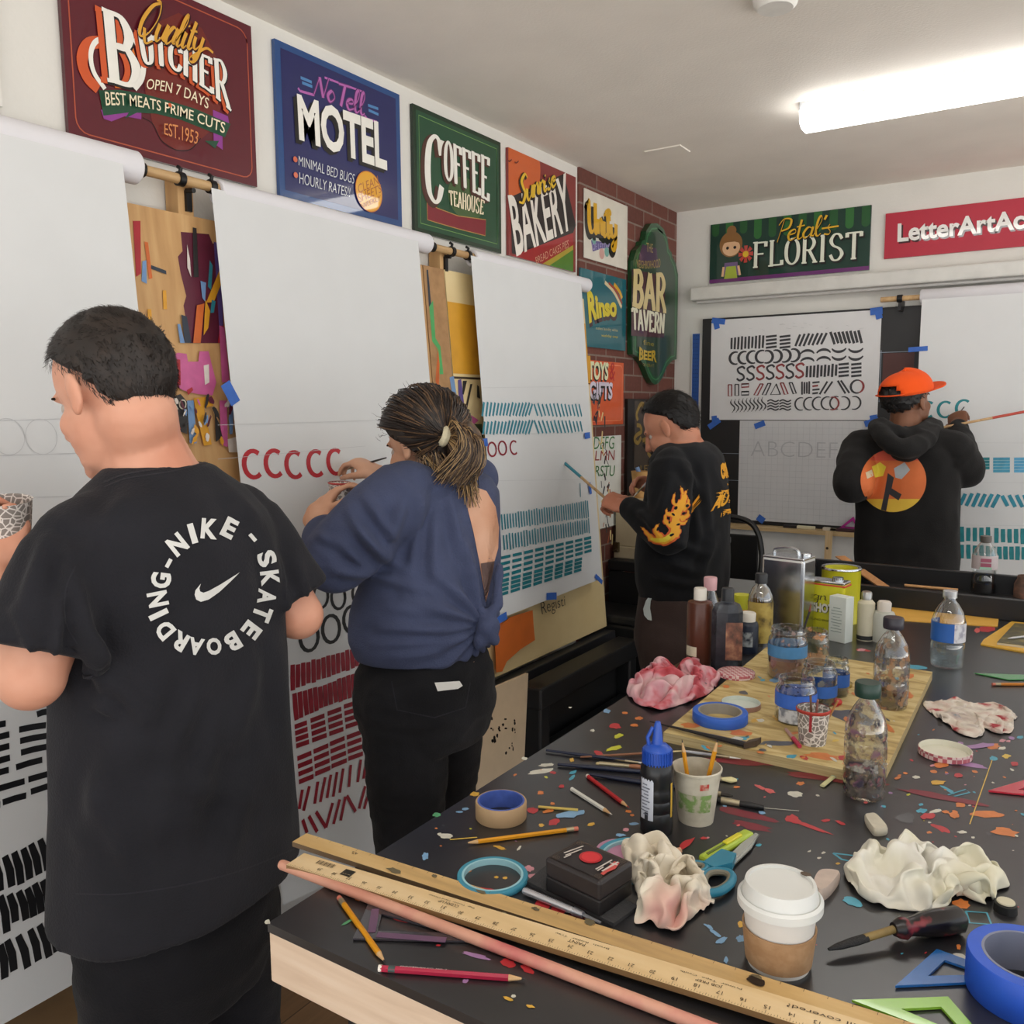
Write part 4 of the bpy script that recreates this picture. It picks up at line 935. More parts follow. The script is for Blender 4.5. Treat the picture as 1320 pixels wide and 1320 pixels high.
# dark framed glass sign with gilt scrolls behind
F = Flat((.02, 0, 0), (0, 1, 0), (0, 0, 1)); F.O = Vector((.03, 0, 0))
F.panel(rect(4.0, 1.03, 4.62, 1.625), .015, mat('#201b18', .3)); F.up(); F.poly(rect(4.08, 1.05, 4.6, 1.615), mat('#4f453c', .25)); F.up()
GO = mat('#b99a52', .3, .15, 40, metal=.5)
for q in ([(500,640),(490,580),(520,500),(550,495),(540,530)], [(530,790),(500,840),(470,810),(490,770),(530,740),(520,690),(490,680)], [(560,830),(600,870),(590,930),(640,990)], [(540,820),(600,800),(640,900),(680,1000)]):
    F.up(); F.line([k6(*p) for p in q], .022, GO, True)
for q in ([(540,860),(600,830),(570,900)], [(590,1000),(650,960),(690,1050),(600,1060)], [(640,900),(700,1000),(720,1080),(660,1010)]):
    F.up(); F.ppoly([k6(*p) for p in q], mat('#15120f', .3))
F.text('LETTERS', [k6(520,1040), k6(760,1030)], [k6(520,1100), k6(760,1090)], GO, .0)
sign_done(F, 'dark framed sign with gilt scrollwork standing in the corner behind the tan cup')
# folding chair
t = thing('folding_chair', (.75, 4.05, 0), 'black metal folding chair behind the man in the flame-sleeve shirt', 'chair')
q = at(935,690, y=3.95); qx = q.x+.08
CHM = mat('#151517', .4)
b = MB(); b.box((qx-.12, 4.30, .46), (.3, .36, .02), CHM, bevel=.008); b.build('seat', t)
b = MB(); z1 = 1.02; pts = [(qx+.05, 4.05, 0), (qx+.052, 4.07, .7), (qx+.05, 4.09, .9), (qx+.0, 4.10, z1), (qx-.12, 4.10, z1+.03), (qx-.24, 4.10, z1), (qx-.29, 4.09, .9), (qx-.29, 4.07, .7), (qx-.29, 4.05, 0)]
b.tube(cr([Vector(p) for p in pts], 5), .014, CHM, 8); b.build('frame', t)
b = MB(); b.box((qx-.12, 4.09, .86), (.31, .012, .22), CHM, bevel=.005); b.build('backrest', t)
for x in (qx+.03, qx-.28): b = MB(); b.tube([(x, 4.47, 0), (x, 4.12, .62)], .011, CHM, 8); b.build('leg', t)
q = at(925,700, y=3.6); tc = q.x-.13; t = thing('tool_trolley', (tc, 3.62, 0), 'grey topped black bench behind the man in the flame-sleeve shirt', 'bench')
b = MB(); b.box((tc, 3.62, q.z), (.3, .2, .03), mat('#4a4b4e', .5), bevel=.006); b.build('top', t)
b = MB(); b.box((tc, 3.62, q.z/2), (.26, .17, q.z-.03), mat('#121214', .7), bevel=.006); b.build('cabinet', t)
# black plastic trestle below the mustard board, board leaning beside it
t = thing('plastic_trestle', (.32, 3.0, 0), 'black plastic folding trestle standing under the mustard easel board', 'trestle')
TB = mat('#1a1b1d', .45, .1)
for (y0) in (2.62, 3.36):
    b = MB(); b.box((.33, y0, .29), (.09, .07, .58), TB, bevel=.008); b.build('leg', t)
b = MB(); b.box((.33, 2.99, .54), (.1, .82, .08), TB, bevel=.008); b.build('beam', t)
b = MB(); b.box((.355, 2.99, .30), (.05, .68, .1), TB, bevel=.008)
for k in range(8): b.box((.383, 2.76+.065*k, .30), (.012, .018, .07), mat('#2b2c2f', .5), bevel=.003)
b.build('cross_panel', t)
b = MB(); b.box((.30, 2.99, .25), (.02, .68, .5), TB); b.build('back_panel', t)
t = thing('dark_filler_box', (.2, 3.62, 0), 'black lidded filler box added to darken the gap between the trestle and the black work stand', 'filler box'); b = MB(); b.box((.20, 3.63, .30), (.34, .24, .6), TB, bevel=.015); b.build('body', t); b = MB(); b.box((.20, 3.63, .62), (.36, .26, .04), TB, bevel=.01); b.build('lid', t)  # added box that covers the bricks and keeps this gap dark
b = MB(); m_ = mat('#c9b497', .7, .05)
P = [at(*q, x=.36) for q in ((625,893),(682,868),(663,975),(632,1005))]
F = Flat((.36, 0, 0), (0, 1, 0), (0, 0, 1)); a, c = F.uv((628,890)), F.uv((681,868))
F.panel([(a[0]-.12, .0), (c[0]-.06, .0), (c[0], c[1]), (a[0]-.1, a[1])], .012, m_); F.up()
for k in range(24): F.pblob((random.uniform(632, 664), random.uniform(925, 975)), random.uniform(.6, 1.8), random.uniform(1, 3.2), BLK)
o = F.build('scrap_board'); tag(o, 'pale scrap board with black splatters leaning beside the black trestle', 'board')
# box on the floor below the first sheet
c = at(70,1318, x=.36)
b = MB(); b.box((.16, .95, .14), (.3, .5, .28), blend_mat('cardboard', [(.3, '#8a6c4a'), (.7, '#a08058')], 8, .7), bevel=.004); o = b.build('cardboard_box'); tag(o, 'brown cardboard box on the floor below the nearest paper sheet', 'box')
# ================================================================== TABLE
TZ = .93; TX0, TX1, TY0, TY1 = 1.115, 2.65, .70, 3.42
BLKT = blend_mat('table_paint', [(.3, '#1b1b1d'), (.6, '#232326'), (.8, '#2f2e30')], 7, .3, 8, spec=1.0)
EDGEW = wood_mat('edge_board', '#cfb49b', '#dcc3aa', '#e4cfb9', 'x', 5, .6, 12)
table = thing('work_table', ((TX0+TX1)/2, (TY0+TY1)/2, 0), 'long black paint-splattered work table in the foreground', 'table')
F = Flat((0, 0, TZ), (1, 0, 0), (0, 1, 0), dz=.00012)
F.panel(rect(TX0, TY0, TX1, TY1), .012, BLKT); F.up()
SP = {'r': '#b8343a', 'R': '#7a2230', 'o': '#d07a3c', 'y': '#d3a642', 'Y': '#c6c83a', 'w': '#cfcdbf', 'c': '#4aa0b8', 'b': '#7ea8cc', 'p': '#cf8f9a', 'v': '#a07aa8', 'g': '#5aa070', 'G': '#56575a', 'l': '#d9b84e', 'P': '#d0605f'}
SP = {k: mat(v, .35, .08, 60) for k, v in SP.items()}
def splats(F, lst):
    for a in lst:
        m, x, y, rx, ry = a[:5]; F.L = 1+(F.L % 6)
        F.pblob((x, y), rx, ry, SP[m], a[5] if len(a) > 5 else 0)
splats(F, [('r',793,936,8,3.5,.1),('Y',797,949,6,2.5,-.3),('Y',791,965,10,2.5,-.25),('r',772,972,8,3,.4),('w',697,994,17,3,-.15),('w',705,986,10,2,-.1),('r',713,996,4,2),('c',738,996,5,2,-.4),('c',737,1003,5,2,-.6),
 ('r',724,1014,4,2.5),('o',697,1022,4,2.5),('y',612,1024,6,3),('o',712,1036,3,2),('r',686,1045,7,4),('o',706,1046,7,2,-.2),('b',735,1050,17,5,-.15),('r',714,1060,7,4,-.3),('y',698,1064,3.5,2),('y',762,1063,5,2,-.2),('p',807,1070,4,2),('b',800,1077,6,2),('b',817,1062,6,1.7),('o',810,1046,4,2),('o',815,1051,3,1.6),
 ('y',645,1093,8,2,.3),('w',669,1094,4,1.5,-.8),('w',575,1078,8,3.5,.1),('p',682,1120,6,4),('p',686,1130,5,4),('b',600,1043,4,2),('b',592,1047,4,1.5),('w',567,1076,3,2),('g',563,1051,5,3),('o',604,1122,4,2.5),('y',640,1131,3,1.5),('y',651,1132,3,1.5),
 ('r',884,1088,12,4,-.6),('r',907,1081,4,2),('R',962,1050,38,5,.22),('R',970,1065,24,5,.22),('r',1022,1056,10,5,.25),('r',1045,1066,28,2,.35),('r',1065,1058,6,1.8,-.1),('r',1083,1061,6,2,.4),('o',1032,1010,5,2.5),('w',1025,1024,9,3.5,.1),('P',980,1015,7,2,.4),('P',992,1020,7,2.5,.3),('b',982,1048,5,2),('o',950,1015,5,1.5),
 ('o',1057,1003,8,2),('R',950,982,45,4,.1),('R',1080,1005,70,4,.12),('R',1215,1028,60,3.5,.18),('c',1098,1163,12,5,.35),('o',1240,1165,11,6,.2),('o',1207,1107,22,7,.35),('o',1275,1050,22,4,.05),('o',1296,1073,18,5,.15),('o',1230,1051,7,3.5,.3),('r',1197,1052,9,4),('r',1213,1068,12,3.5,.4),('c',1188,1045,6,3),('G',1167,1055,14,6),('o',1214,986,9,4),('r',1235,1000,5,3),('v',1262,962,20,3,-.1),('o',1280,962,9,3.5),('v',1250,986,22,3,.2),('w',1181,1002,5,2),('o',1219,1047,5,2),('y',1209,1009,10,3),('c',1222,1018,10,2,.5),('w',1205,1046,8,2,-.2),('o',1238,1037,7,3.5),('w',1240,1073,6,2),('p',1292,955,4,2),('r',1308,985,5,3),('c',1281,978,5,3,.3),('l',1297,975,6,2.5),
 ('b',914,1195,7,2,.5),('b',922,1203,8,2.5,.6),('b',930,1213,8,3,-.5),('b',936,1238,3,4),('b',955,1210,6,5),('y',955,1192,4,4),('c',978,1090,4,2),('P',1242,1260,2.5,3),('w',1263,1222,8,4.5,.1),('w',1238,1233,9,3.5,.15),('o',1236,1221,3,3.5),('o',1288,1213,3,3),('g',1300,1200,22,6,.3),('g',1282,1213,18,4,.2),
 ('g',450,1188,10,1.5,-.5),('r',520,1185,12,4,.1),('r',655,1242,9,5,.2),('r',680,1250,9,4,.5),('v',612,1232,18,3,.25),('y',655,1288,6,2.5,.4),('y',684,1298,5,2,.2),('w',662,1284,3,2),('v',600,1265,4,2.5),('r',565,1219,3,1.5),('b',548,1104,4,5,0.2),('o',462,1160,5,2,.2),
 ('r',628,1155,14,10,.2),('r',700,1166,9,8,.4),('r',720,1172,9,8,.4),('R',745,1180,10,8,.4),('w',345,1189,3.5,3),('p',1110,838,5,2),('r',1112,838,10,1.5,.1),('r',1272,811,10,3.5),('P',1260,813,4,3),('w',1092,958,5,2),('b',782,917,5,2.5,.2),('o',806,919,4,1.6),('o',824,926,5,2),('o',818,935,5,2),('w',764,942,3,1.6),('w',676,978,4,1.8),('y',737,980,3,2.5),('w',735,912,2,1)])
for (a, m, w) in (([(1074,1100),(1100,1103),(1110,1113),(1085,1108),(1074,1100)], 'c', .004), ([(1245,1175),(1272,1177),(1278,1192),(1250,1190),(1245,1175)], 'c', .003), ([(1255,868),(1290,873),(1330,878)], 'g', .006), ([(1222,1025),(1245,1018),(1250,1022),(1230,1027)], 'c', .003), ([(1279,980),(1250,1063)], 'l', .0015), ([(580,1083),(615,1080)], 'l', .003), ([(970,1041),(1030,1046)], 'w', .0015)):
    F.up(); F.line(a, w, SP[m])
random.seed(11)
for k in range(150):
    x, y = random.uniform(560, 1320), random.uniform(900, 1310)
    if y > 1100+ (x-560)*.25: continue
    p = at(x, y, z=TZ)
    if p.x < TX0+.01 or p.x > TX1: continue
    s = random.uniform(.5, 2.2); F.L = 1+(F.L % 6); F.pblob((x, y), s*1.4, s*.7, SP[random.choice('royYwwcbpPovG')], random.uniform(-.5, .5), 8)
for k in range(45):
    x, y = random.uniform(1130, 1320), random.uniform(940, 1100); s = random.uniform(.8, 3); F.L = 1+(F.L % 6); F.pblob((x, y), s*1.6, s*.7, SP[random.choice('oororcpvwG')], random.uniform(-.3, .5), 9)
F.build('table_top', table)
b = MB(); b.box(((TX0+TX1)/2, TY0+.012, TZ-.012-.034), (TX1-TX0-.002, .022, .068), EDGEW, bevel=.002); b.build('front_board', table)
b = MB(); b.box((TX0+.012, (TY0+TY1)/2+.012, TZ-.012-.034), (.022, TY1-TY0-.03, .068), mat('#1d1d1f', .5)); b.build('side_board', table)
for (x, y) in ((1.22, .82), (1.22, 3.2), (2.5, .82), (2.5, 3.2)):
    b = MB(); b.box((x, y, (TZ-.08)/2), (.09, .09, TZ-.08), mat('#19191b', .5), bevel=.004); b.build('leg', table)
b = MB(); b.box((1.24, 2.0, .62), (.03, 2.3, .12), mat('#19191b', .5)); b.build('side_rail', table)
b = MB(); b.box((1.87, .84, .80), (1.3, .03, .12), mat('#1b1c20', .6)); b.build('front_rail', table)
# trough across the far end
def zof(px, py, y): return at(px, py, y=y).z
tx0 = at(1048, 725, y=3.36).x
zf, zr_ = zof(1180, 760, 3.0), zof(1180, 731, 3.36)
t = thing('brush_trough', (2.0, 3.18, TZ), 'long black trough with raised rims across the far end of the table', 'trough')
b = MB(); b.box(((tx0+TX1)/2, 3.0, (TZ+zf)/2), (TX1-tx0, .022, zf-TZ), mat('#1d1d20', .4), bevel=.002); b.build('front_rim', t)
b = MB(); b.box(((tx0+TX1)/2, 3.36, (TZ+zr_)/2), (TX1-tx0, .022, zr_-TZ), mat('#1a1a1c', .4), bevel=.003); b.build('back_rim', t)
b = MB(); b.box(((tx0+TX1)/2, 3.18, TZ+.006), (TX1-tx0, .34, .012), mat('#141416', .5)); b.build('trough_floor', t)
b = MB(); b.box((tx0+.008, 3.18, (TZ+zf)/2), (.016, .34, zf-TZ), mat('#1a1a1c', .4)); b.build('end_rim', t)
TRZ = TZ+.012

def base(px, py, z=TZ): return at(px, py, z=z)
def hz(c, px, py): return at(px, py, y=c.y).z-c.z
def pr(c, r): return r*depth(c)/FPX*1.0
def lathe_thing(name, c, parts, label, cat, group=None, n=28):
    """parts = [(part name, profile, material)]; profile is (radius, height)"""
    if len(parts) == 1:
        b = MB(); b.lathe(parts[0][1], c, parts[0][2], n); o = b.build(name, base=c); return tag(o, label, cat, group)
    t = thing(name, c, label, cat, group)
    for (pn, prof, m) in parts:
        b = MB(); b.lathe(prof, c, m, n); b.build(pn, t)
    return t
# ------------------------------------------------------------------ big plywood palette board
PT = .019
PLYT = blend_mat('palette_board', [(.2, '#7a6238'), (.42, '#b79c60'), (.55, '#cdb67c'), (.75, '#d8c790')], 9, .55, 8, stretch=(1, 3.2, 1), distort=1.2)
PLE = wood_mat('ply_edge', '#a08a60', '#bda878', '#cdbb90', 'x', 8, .7, 60)
F = Flat((0, 0, TZ+PT), (1, 0, 0), (0, 1, 0), dz=.00012)
Q = [F.uv(p) for p in ((855,944), (1137,1003), (1202,866), (988,834))]
F.panel([tuple(q) for q in Q], PT, PLYT, PLE); F.up()
random.seed(5)
splats(F, [('o',890,935,12,3),('o',955,945,14,4,.1),('o',1010,897,12,2.5),('w',950,953,9,3),('c',955,952,10,3,-.1),('o',1060,975,22,4,.1),('c',1020,975,7,2.5),('r',1037,977,6,2.5,.3),('r',1085,977,5,3),('o',1095,930,10,3,.5),('o',1170,872,10,3,-.2),('c',1180,860,14,2.5,.1),('o',1170,895,8,4,.5),('o',1145,938,9,3,.7),('c',1155,875,5,2),('r',1078,908,5,4),('G',1100,925,28,8,.2),('G',1000,958,24,3),('b',1000,877,7,3),('w',1130,890,20,4),('l',1140,905,18,4),('o',1100,985,14,3,.1),('G',925,870,10,1.5,.3),('G',1050,935,14,4)])
for k in range(60):
    x, y = random.uniform(900, 1170), random.uniform(860, 985); F.L = 1+(F.L % 6); s = random.uniform(.8, 4); F.pblob((x, y), s*1.7, s*.6, SP[random.choice('oowGGcylw')], random.uniform(-.3, .6), 9)
o = F.build('palette_board'); tag(o, 'paint-stained plywood board lying on the black table under the jars', 'board')
PZ = TZ+PT

# ------------------------------------------------------------------ bottles, cans and boxes at the far left of the table
def lab_band(c, r, h0, h1, a0, a1, m, name, parent, n=14):
    b = MB(); vs = []; fs = []
    for k in range(n+1):
        a = a0+(a1-a0)*k/n
        for h in (h0, h1): vs.append(c+Vector((r*math.cos(a), r*math.sin(a), h)))
    for k in range(n): fs.append([2*k, 2*k+2, 2*k+3, 2*k+1])
    b.add(vs, fs, m, True); return b.build(name, parent)
def to_cam(c): d = CAM-Vector(c); return math.atan2(d.y, d.x)
WC = mat('#e4dfd4', .45)
c = base(901, 855); r = pr(c, 16.3); H = hz(c, 901, 774)
t = lathe_thing('paint_bottle', c, [('body', [(0,.001),(r*.95,0),(r,.004),(r,H-.01),(r*.93,H-.003),(r*.5,H),(r*.45,H+.006)], mat('#5b3325', .3)), ('cap', [(r*.5,H+.003),(r*.5,H+.03),(r*.44,H+.033),(0,H+.033)], WC)], 'tall brown paint bottle with a cream cap, leftmost of the bottles on the table', 'bottle', 'bottles and cans at the far end')
A = to_cam(c); lab_band(c, r+.0006, .025, .05, A-1.3, A-.2, mat('#e6dcc0', .6), 'label', t)
c = base(914, 838); r = pr(c, 13); H = hz(c, 914, 758)
CLR = glass_mat('clear_plastic', '#f4f6f6', .8)
lathe_thing('water_bottle', c, [('body', [(0,.002),(r,0),(r,H-.06),(r*.9,H-.04),(r*.5,H-.008),(r*.5,H)], CLR), ('cap', [(r*.62,H-.004),(r*.66,H+.026),(r*.6,H+.03),(0,H+.03)], mat('#d9a9ae', .5))], 'clear bottle with a pale pink cap behind the brown paint bottle', 'bottle', 'bottles and cans at the far end')
# dark jug
c = base(936, 862); H = hz(c, 936, 775); w = pr(c, 19)
t = thing('oil_jug', c, 'dark grey smeared plastic jug with a black cap beside the brown bottle', 'jug', 'bottles and cans at the far end')
b = MB(); JM = blend_mat('jug_plastic', [(.3, '#22242a'), (.6, '#383b42'), (.75, '#555a60')], 25, .25)
b.lathe([(0,.001),(w*.98,0),(w*1.02,.006),(w*1.02,H*.86),(w*.8,H*.97),(w*.45,H),(w*.42,H+.008)], c, JM, 8, sy=.75, smooth=False, rot=.39); b.build('body', t)
b = MB(); b.lathe([(w*.42,H+.002),(w*.42,H+.03),(w*.36,H+.034),(0,H+.034)], c, mat('#26282c', .4), 20); b.build('cap', t)
q = c+Vector((w*.75, -w*.62, 0)); b = MB(); d = Vector((.86, .5, 0)); n_ = Vector((.5, -.86, 0))
b.box(c+Vector((w*.62, -w*.42, H*.45))+n_*.004, (w*1.1, .002, H*.55), blend_mat('jug_label', [(.35, '#4a3a34'), (.55, '#8a5a48'), (.7, '#b88a6a')], 40, .5), rot=.52); b.build('label', t)
c = base(963, 840); r = pr(c, 13.5); H = hz(c, 963, 800)
t = lathe_thing('medium_jar', c, [('body', [(0,.001),(r,0),(r,H-.012),(r*.9,H-.003),(r*.75,H)], mat('#1c2436', .35)), ('cap', [(r*.72,H-.001),(r*.74,H+.02),(r*.68,H+.023),(0,H+.023)], WC)], 'small navy bottle with a white cap between the dark jug and the gold-label bottle', 'bottle', 'bottles and cans at the far end')
A = to_cam(c); lab_band(c, r+.0006, .02, H-.025, A-.7, A+.5, blend_mat('navy_label', [(.4, '#1d2638'), (.6, '#a9b0b4')], 60, .5), 'label', t)
c = base(979, 830); r = pr(c, 15.5); H = hz(c, 979, 772)
t = lathe_thing('varnish_bottle', c, [('body', [(0,.001),(r,0),(r,H),(r*.95,H+.012),(r*.7,H+.03),(r*.42,H+.042),(r*.42,H+.05)], glass_mat('yellowed_plastic', '#e6dfc4', .7)), ('cap', [(r*.5,H+.045),(r*.5,H+.068),(r*.44,H+.072),(0,H+.072)], mat('#202124', .4))], 'clear bottle with a gold label and black cap left of the silver can', 'bottle', 'bottles and cans at the far end')
b = MB(); b.lathe([(r+.0008,.01),(r+.0008,H-.004)], c, blend_mat('gold_label', [(.35, '#5a4c28'), (.5, '#b39a4e'), (.7, '#c9b262')], 30, .4)); b.build('label', t)
# orange and yellow small tub behind
c = base(955, 812); r = pr(c, 11); H = hz(c, 955, 766)
lathe_thing('small_tub', c, [('body', [(0,.001),(r,0),(r,H*.6),(r*.9,H*.62)], mat('#c9692e', .5)), ('lid', [(r*.95,H*.6),(r*.95,H),(0,H)], mat('#c8c832', .5))], 'small orange tub with a yellow top standing behind the dark jug', 'tub', 'bottles and cans at the far end')
# silver can
c = base(1014, 818); H = hz(c, 1000, 716)
SIL = blend_mat('tin_plate', [(.3, '#b9bcc0'), (.7, '#d9dcdf')], 6, .22, metal=1)
t = thing('solvent_can', c, 'tall silver rectangular solvent can with a flat handle', 'can', 'bottles and cans at the far end')
W_, D_ = .125, .085; ang = -.15
b = MB(); b.box(c+Vector((0, 0, H/2)), (W_, D_, H), SIL, rot=ang, bevel=.008); b.build('body', t)
b = MB(); b.box(c+Vector((0, 0, H+.001)), (W_*.97, D_*.95, .006), SIL, rot=ang, bevel=.002); b.build('top_rim', t)
R_ = Matrix.Rotation(ang, 3, 'Z')
b = MB(); b.tube(cr([c+R_ @ Vector(p) for p in [(-.045,0,H),(-.04,0,H+.018),(0,0,H+.026),(.025,0,H+.02),(.03,0,H)]], 5), .005, SIL, 8); b.build('handle', t)
b = MB(); b.lathe([(.017,0),(.017,.012),(.013,.014),(0,.014)], c+R_ @ Vector((.043,.012,H)), SIL, 18); b.build('cap', t)
# yellow oblong can and round can
YC = mat('#cfca2e', .3, .05)
c = base(1062, 815); H = hz(c, 1060, 748)
t = thing('enamel_can', c, 'yellow oblong enamel paint can with a red stripe and black lettering', 'can', 'bottles and cans at the far end')
ang = -.12; R_ = Matrix.Rotation(ang, 3, 'Z'); W_, D_ = pr(c, 57), .055
b = MB(); b.box(c+Vector((0, 0, H/2)), (W_, D_, H-.004), YC, rot=ang, bevel=.007); b.build('body', t)
b = MB(); b.box(c+Vector((0, 0, H-.008)), (W_*1.01, D_*1.01, .006), mat('#c8452a', .4), rot=ang, bevel=.002); b.build('stripe', t)
b = MB(); b.box(c+Vector((0, 0, H)), (W_*.98, D_*.98, .008), SIL, rot=ang, bevel=.003); b.lathe([(.015,0),(.015,.014),(0,.014)], c+R_ @ Vector((.035, 0, H)), SIL, 16); b.build('lid', t)
U = R_ @ Vector((1, 0, 0)); F = Flat(c+R_ @ Vector((0, -D_/2-.0005, 0)), U, (0, 0, 1)); BK = mat('#2a2a1c', .5)
F.script('Sign', [(-.06, H*.83), (.02, H*.83)], [(-.065, H*.66), (.015, H*.66)], BK, .003, px=False)
F.text('1SHOT', [(-.035, H*.6), (.035, H*.6)], [(-.035, H*.42), (.035, H*.42)], mat('#e3e0d4', .5), .05, sh=[(BK, .001, -.001, .05)], px=False)
F.text('LETTERING ENAMELS', [(-.055, H*.3), (.05, H*.3)], [(-.055, H*.26), (.05, H*.26)], BK, 0, px=False); F.text('8 OZ', [(-.01, H*.14), (.012, H*.14)], [(-.01, H*.1), (.012, H*.1)], BK, 0, px=False)
F.build('front_label', t)
c = base(1082, 800); r = pr(c, 24); H = hz(c, 1080, 731)
lathe_thing('enamel_can', c, [('body', [(0,.001),(r,0),(r,.003),(r*.985,.004),(r*.985,H-.006),(r*1.02,H-.003),(r,H),(r*.86,H),(r*.84,H-.006),(r*.82,H-.05),(0,H-.05)], YC), ('rim', [(r*1.02,H-.004),(r*1.03,H),(r*1.0,H+.003),(r*.84,H+.001)], SIL)], 'open round yellow paint can just behind the oblong yellow can', 'can', 'bottles and cans at the far end')
# small white carton
c = base(1083, 826); H = hz(c, 1083, 768); w = pr(c, 25)
t = thing('small_carton', c, 'small upright white carton in front of the yellow cans', 'carton', 'bottles and cans at the far end')
b = MB(); b.box(c+Vector((0, 0, H/2)), (w*.95, w*.7, H), mat('#d6dcd6', .5), rot=-.35, bevel=.001); b.build('box', t)
R_ = Matrix.Rotation(-.35, 3, 'Z'); b = MB()
for k in range(9): b.box(c+R_ @ Vector((-.002, -w*.35-.0005, H*(.75-.065*k))), (w*(.6 if k % 3 else .4), .001, .002), mat('#9aa6a0', .6), rot=-.35)
b.build('print', kid(t, 'box'))
c = base(1115, 824); r = pr(c, 10.5); H = hz(c, 1115, 772)
t = lathe_thing('ink_bottle', c, [('body', [(0,.001),(r,0),(r,H-.01),(r*.6,H)], mat('#cfc8b0', .5)), ('cap', [(r*.62,H-.002),(r*.62,H+.018),(r*.5,H+.022),(0,H+.022)], mat('#a9a8a4', .3, metal=.8)), ('base_band', [(r+.0005,.002),(r+.0005,.014)], mat('#2c2c2c', .5))], 'slim cream bottle with a metal cap right of the white carton', 'bottle', 'bottles and cans at the far end')
c = base(1138, 826); r = pr(c, 14); H = hz(c, 1138, 787)
lathe_thing('glue_bottle', c, [('body', [(0,.001),(r,0),(r,H-.012),(r*.85,H-.003),(r*.6,H)], mat('#b9bab0', .5)), ('cap', [(r*.6,H-.002),(r*.62,H+.022),(r*.5,H+.027),(0,H+.027)], mat('#d8cfc4', .5))], 'squat pale grey bottle with a white cap behind the smeared bottle', 'bottle', 'bottles and cans at the far end')
# ------------------------------------------------------------------ water bottles
def pet(c, r, H, neck=.34):
    return [(0,.004),(r*.6,.002),(r*.9,0),(r,.012),(r*.96,H*.1),(r,H*.13),(r,H*.33),(r*.95,H*.36),(r,H*.39),(r,H*.55),(r*.96,H*.58),(r,H*.61),(r*.97,H*.68),(r*.82,H*.79),(r*.55,H*.89),(r*neck,H*.95),(r*neck,H)]
for (bx, by, tx, ty, hw, cap, label, dirt, capm, nm) in (
   (1113,1024,1113,893,26,16,'paint-smeared clear bottle with a dark green cap in front of the plywood board',(.5,('#4a4450','#7a5a6a','#8a7a62','#3a3a44','#a06a6a')),mat('#1f3a30',.35),'d1'),
   (1147,910,1147,807,21.5,12.5,'paint-smeared clear bottle with a dark cap standing on the plywood board',(.5,('#6a5a5a','#a07a5a','#8a8070','#4a4a50')),mat('#2c2832',.35),'d2')):
    z = PZ if by == 910 else TZ; c = base(bx, by, z); r = pr(c, hw); H = hz(c, tx, ty)
    gm = glass_mat('smeared_plastic_'+nm, '#eef0f0', .8, dirt=dirt)
    t = lathe_thing('water_bottle', c, [('body', pet(c, r, H), gm), ('cap', [(pr(c,cap)*.95,H-.004),(pr(c,cap),H),(pr(c,cap),H+.017),(pr(c,cap)*.9,H+.02),(0,H+.02)], capm)], label, 'bottle', 'plastic water bottles', 32)
    b = MB(); b.lathe([(0,.006),(r*.9,.006),(r*.94,H*.28),(0,H*.28)], c, glass_mat('dirty_water_'+nm, '#c9bfb4' if nm == 'd1' else '#b9a48c', .75), 24); b.build('water', t)
c = base(1220, 858); r = pr(c, 20); H = hz(c, 1220, 768)
t = lathe_thing('water_bottle', c, [('body', pet(c, r, H), CLR), ('cap', [(pr(c,8.5),H-.003),(pr(c,8.5),H+.014),(0,H+.016)], glass_mat('frosted_cap', '#e6eaf0', .55, .3))], 'clean clear water bottle with a blue label and white cap', 'bottle', 'plastic water bottles', 32)
A = to_cam(c); h0, h1 = hz(c, 1220, 824), hz(c, 1220, 800)
lab_band(c, r+.0008, h0, h1, A-2.6, A+.35, mat('#2d66b8', .35), 'blue_label', t, 24); lab_band(c, r+.0008, h0, h1, A+.35, A+2.0, blend_mat('label_print', [(.4, '#a9a6b4'), (.55, '#e0dfe4')], 50, .4), 'white_label', t)
b = MB(); b.lathe([(0,.006),(r*.93,.006),(r*.95,H*.38),(0,H*.38)], c, glass_mat('water', '#eef3f4', .85), 24); b.build('water', t)
# soda bottle in the trough
c = at(1267, 764, z=TRZ); r = pr(c, 15); H = hz(c, 1267, 697)
t = lathe_thing('soda_bottle', c, [('body', [(0,.003),(r*.9,0),(r,.01),(r*.98,H*.28),(r*.9,H*.36),(r*.92,H*.42),(r,H*.5),(r,H*.72),(r*.8,H*.84),(r*.42,H*.97),(r*.38,H)], CLR), ('cap', [(r*.4,H-.006),(r*.44,H),(r*.44,H+.017),(0,H+.02)], mat('#5f5a55', .4))], 'clear soda bottle with a pale label standing in the trough at the far end', 'bottle', None, 28)
A = to_cam(c); lab_band(c, r+.001, H*.48, H*.74, A-1.3, A+1.4, mat('#c9bcbc', .5), 'label', t)
b = MB(); 
for k in (0, 1): b.box(c+Vector((math.cos(A+.1), math.sin(A+.1), 0))*(r+.0022)+Vector((0, 0, H*(.66-.09*k))), (.0015, .032, .012), mat('#a8586c', .5), rot=A+.1)
b.box(c+Vector((math.cos(A+.1), math.sin(A+.1), 0))*(r+.0022)+Vector((0, 0, H*.51)), (.0015, .036, .008), mat('#a8d0b8', .5), rot=A+.1); b.build('label_print', kid(t, 'label'))
b = MB(); b.lathe([(0,.005),(r*.93,.005),(r*.95,H*.2),(0,H*.2)], c, mat('#141014', .2), 24); b.build('cola', t)
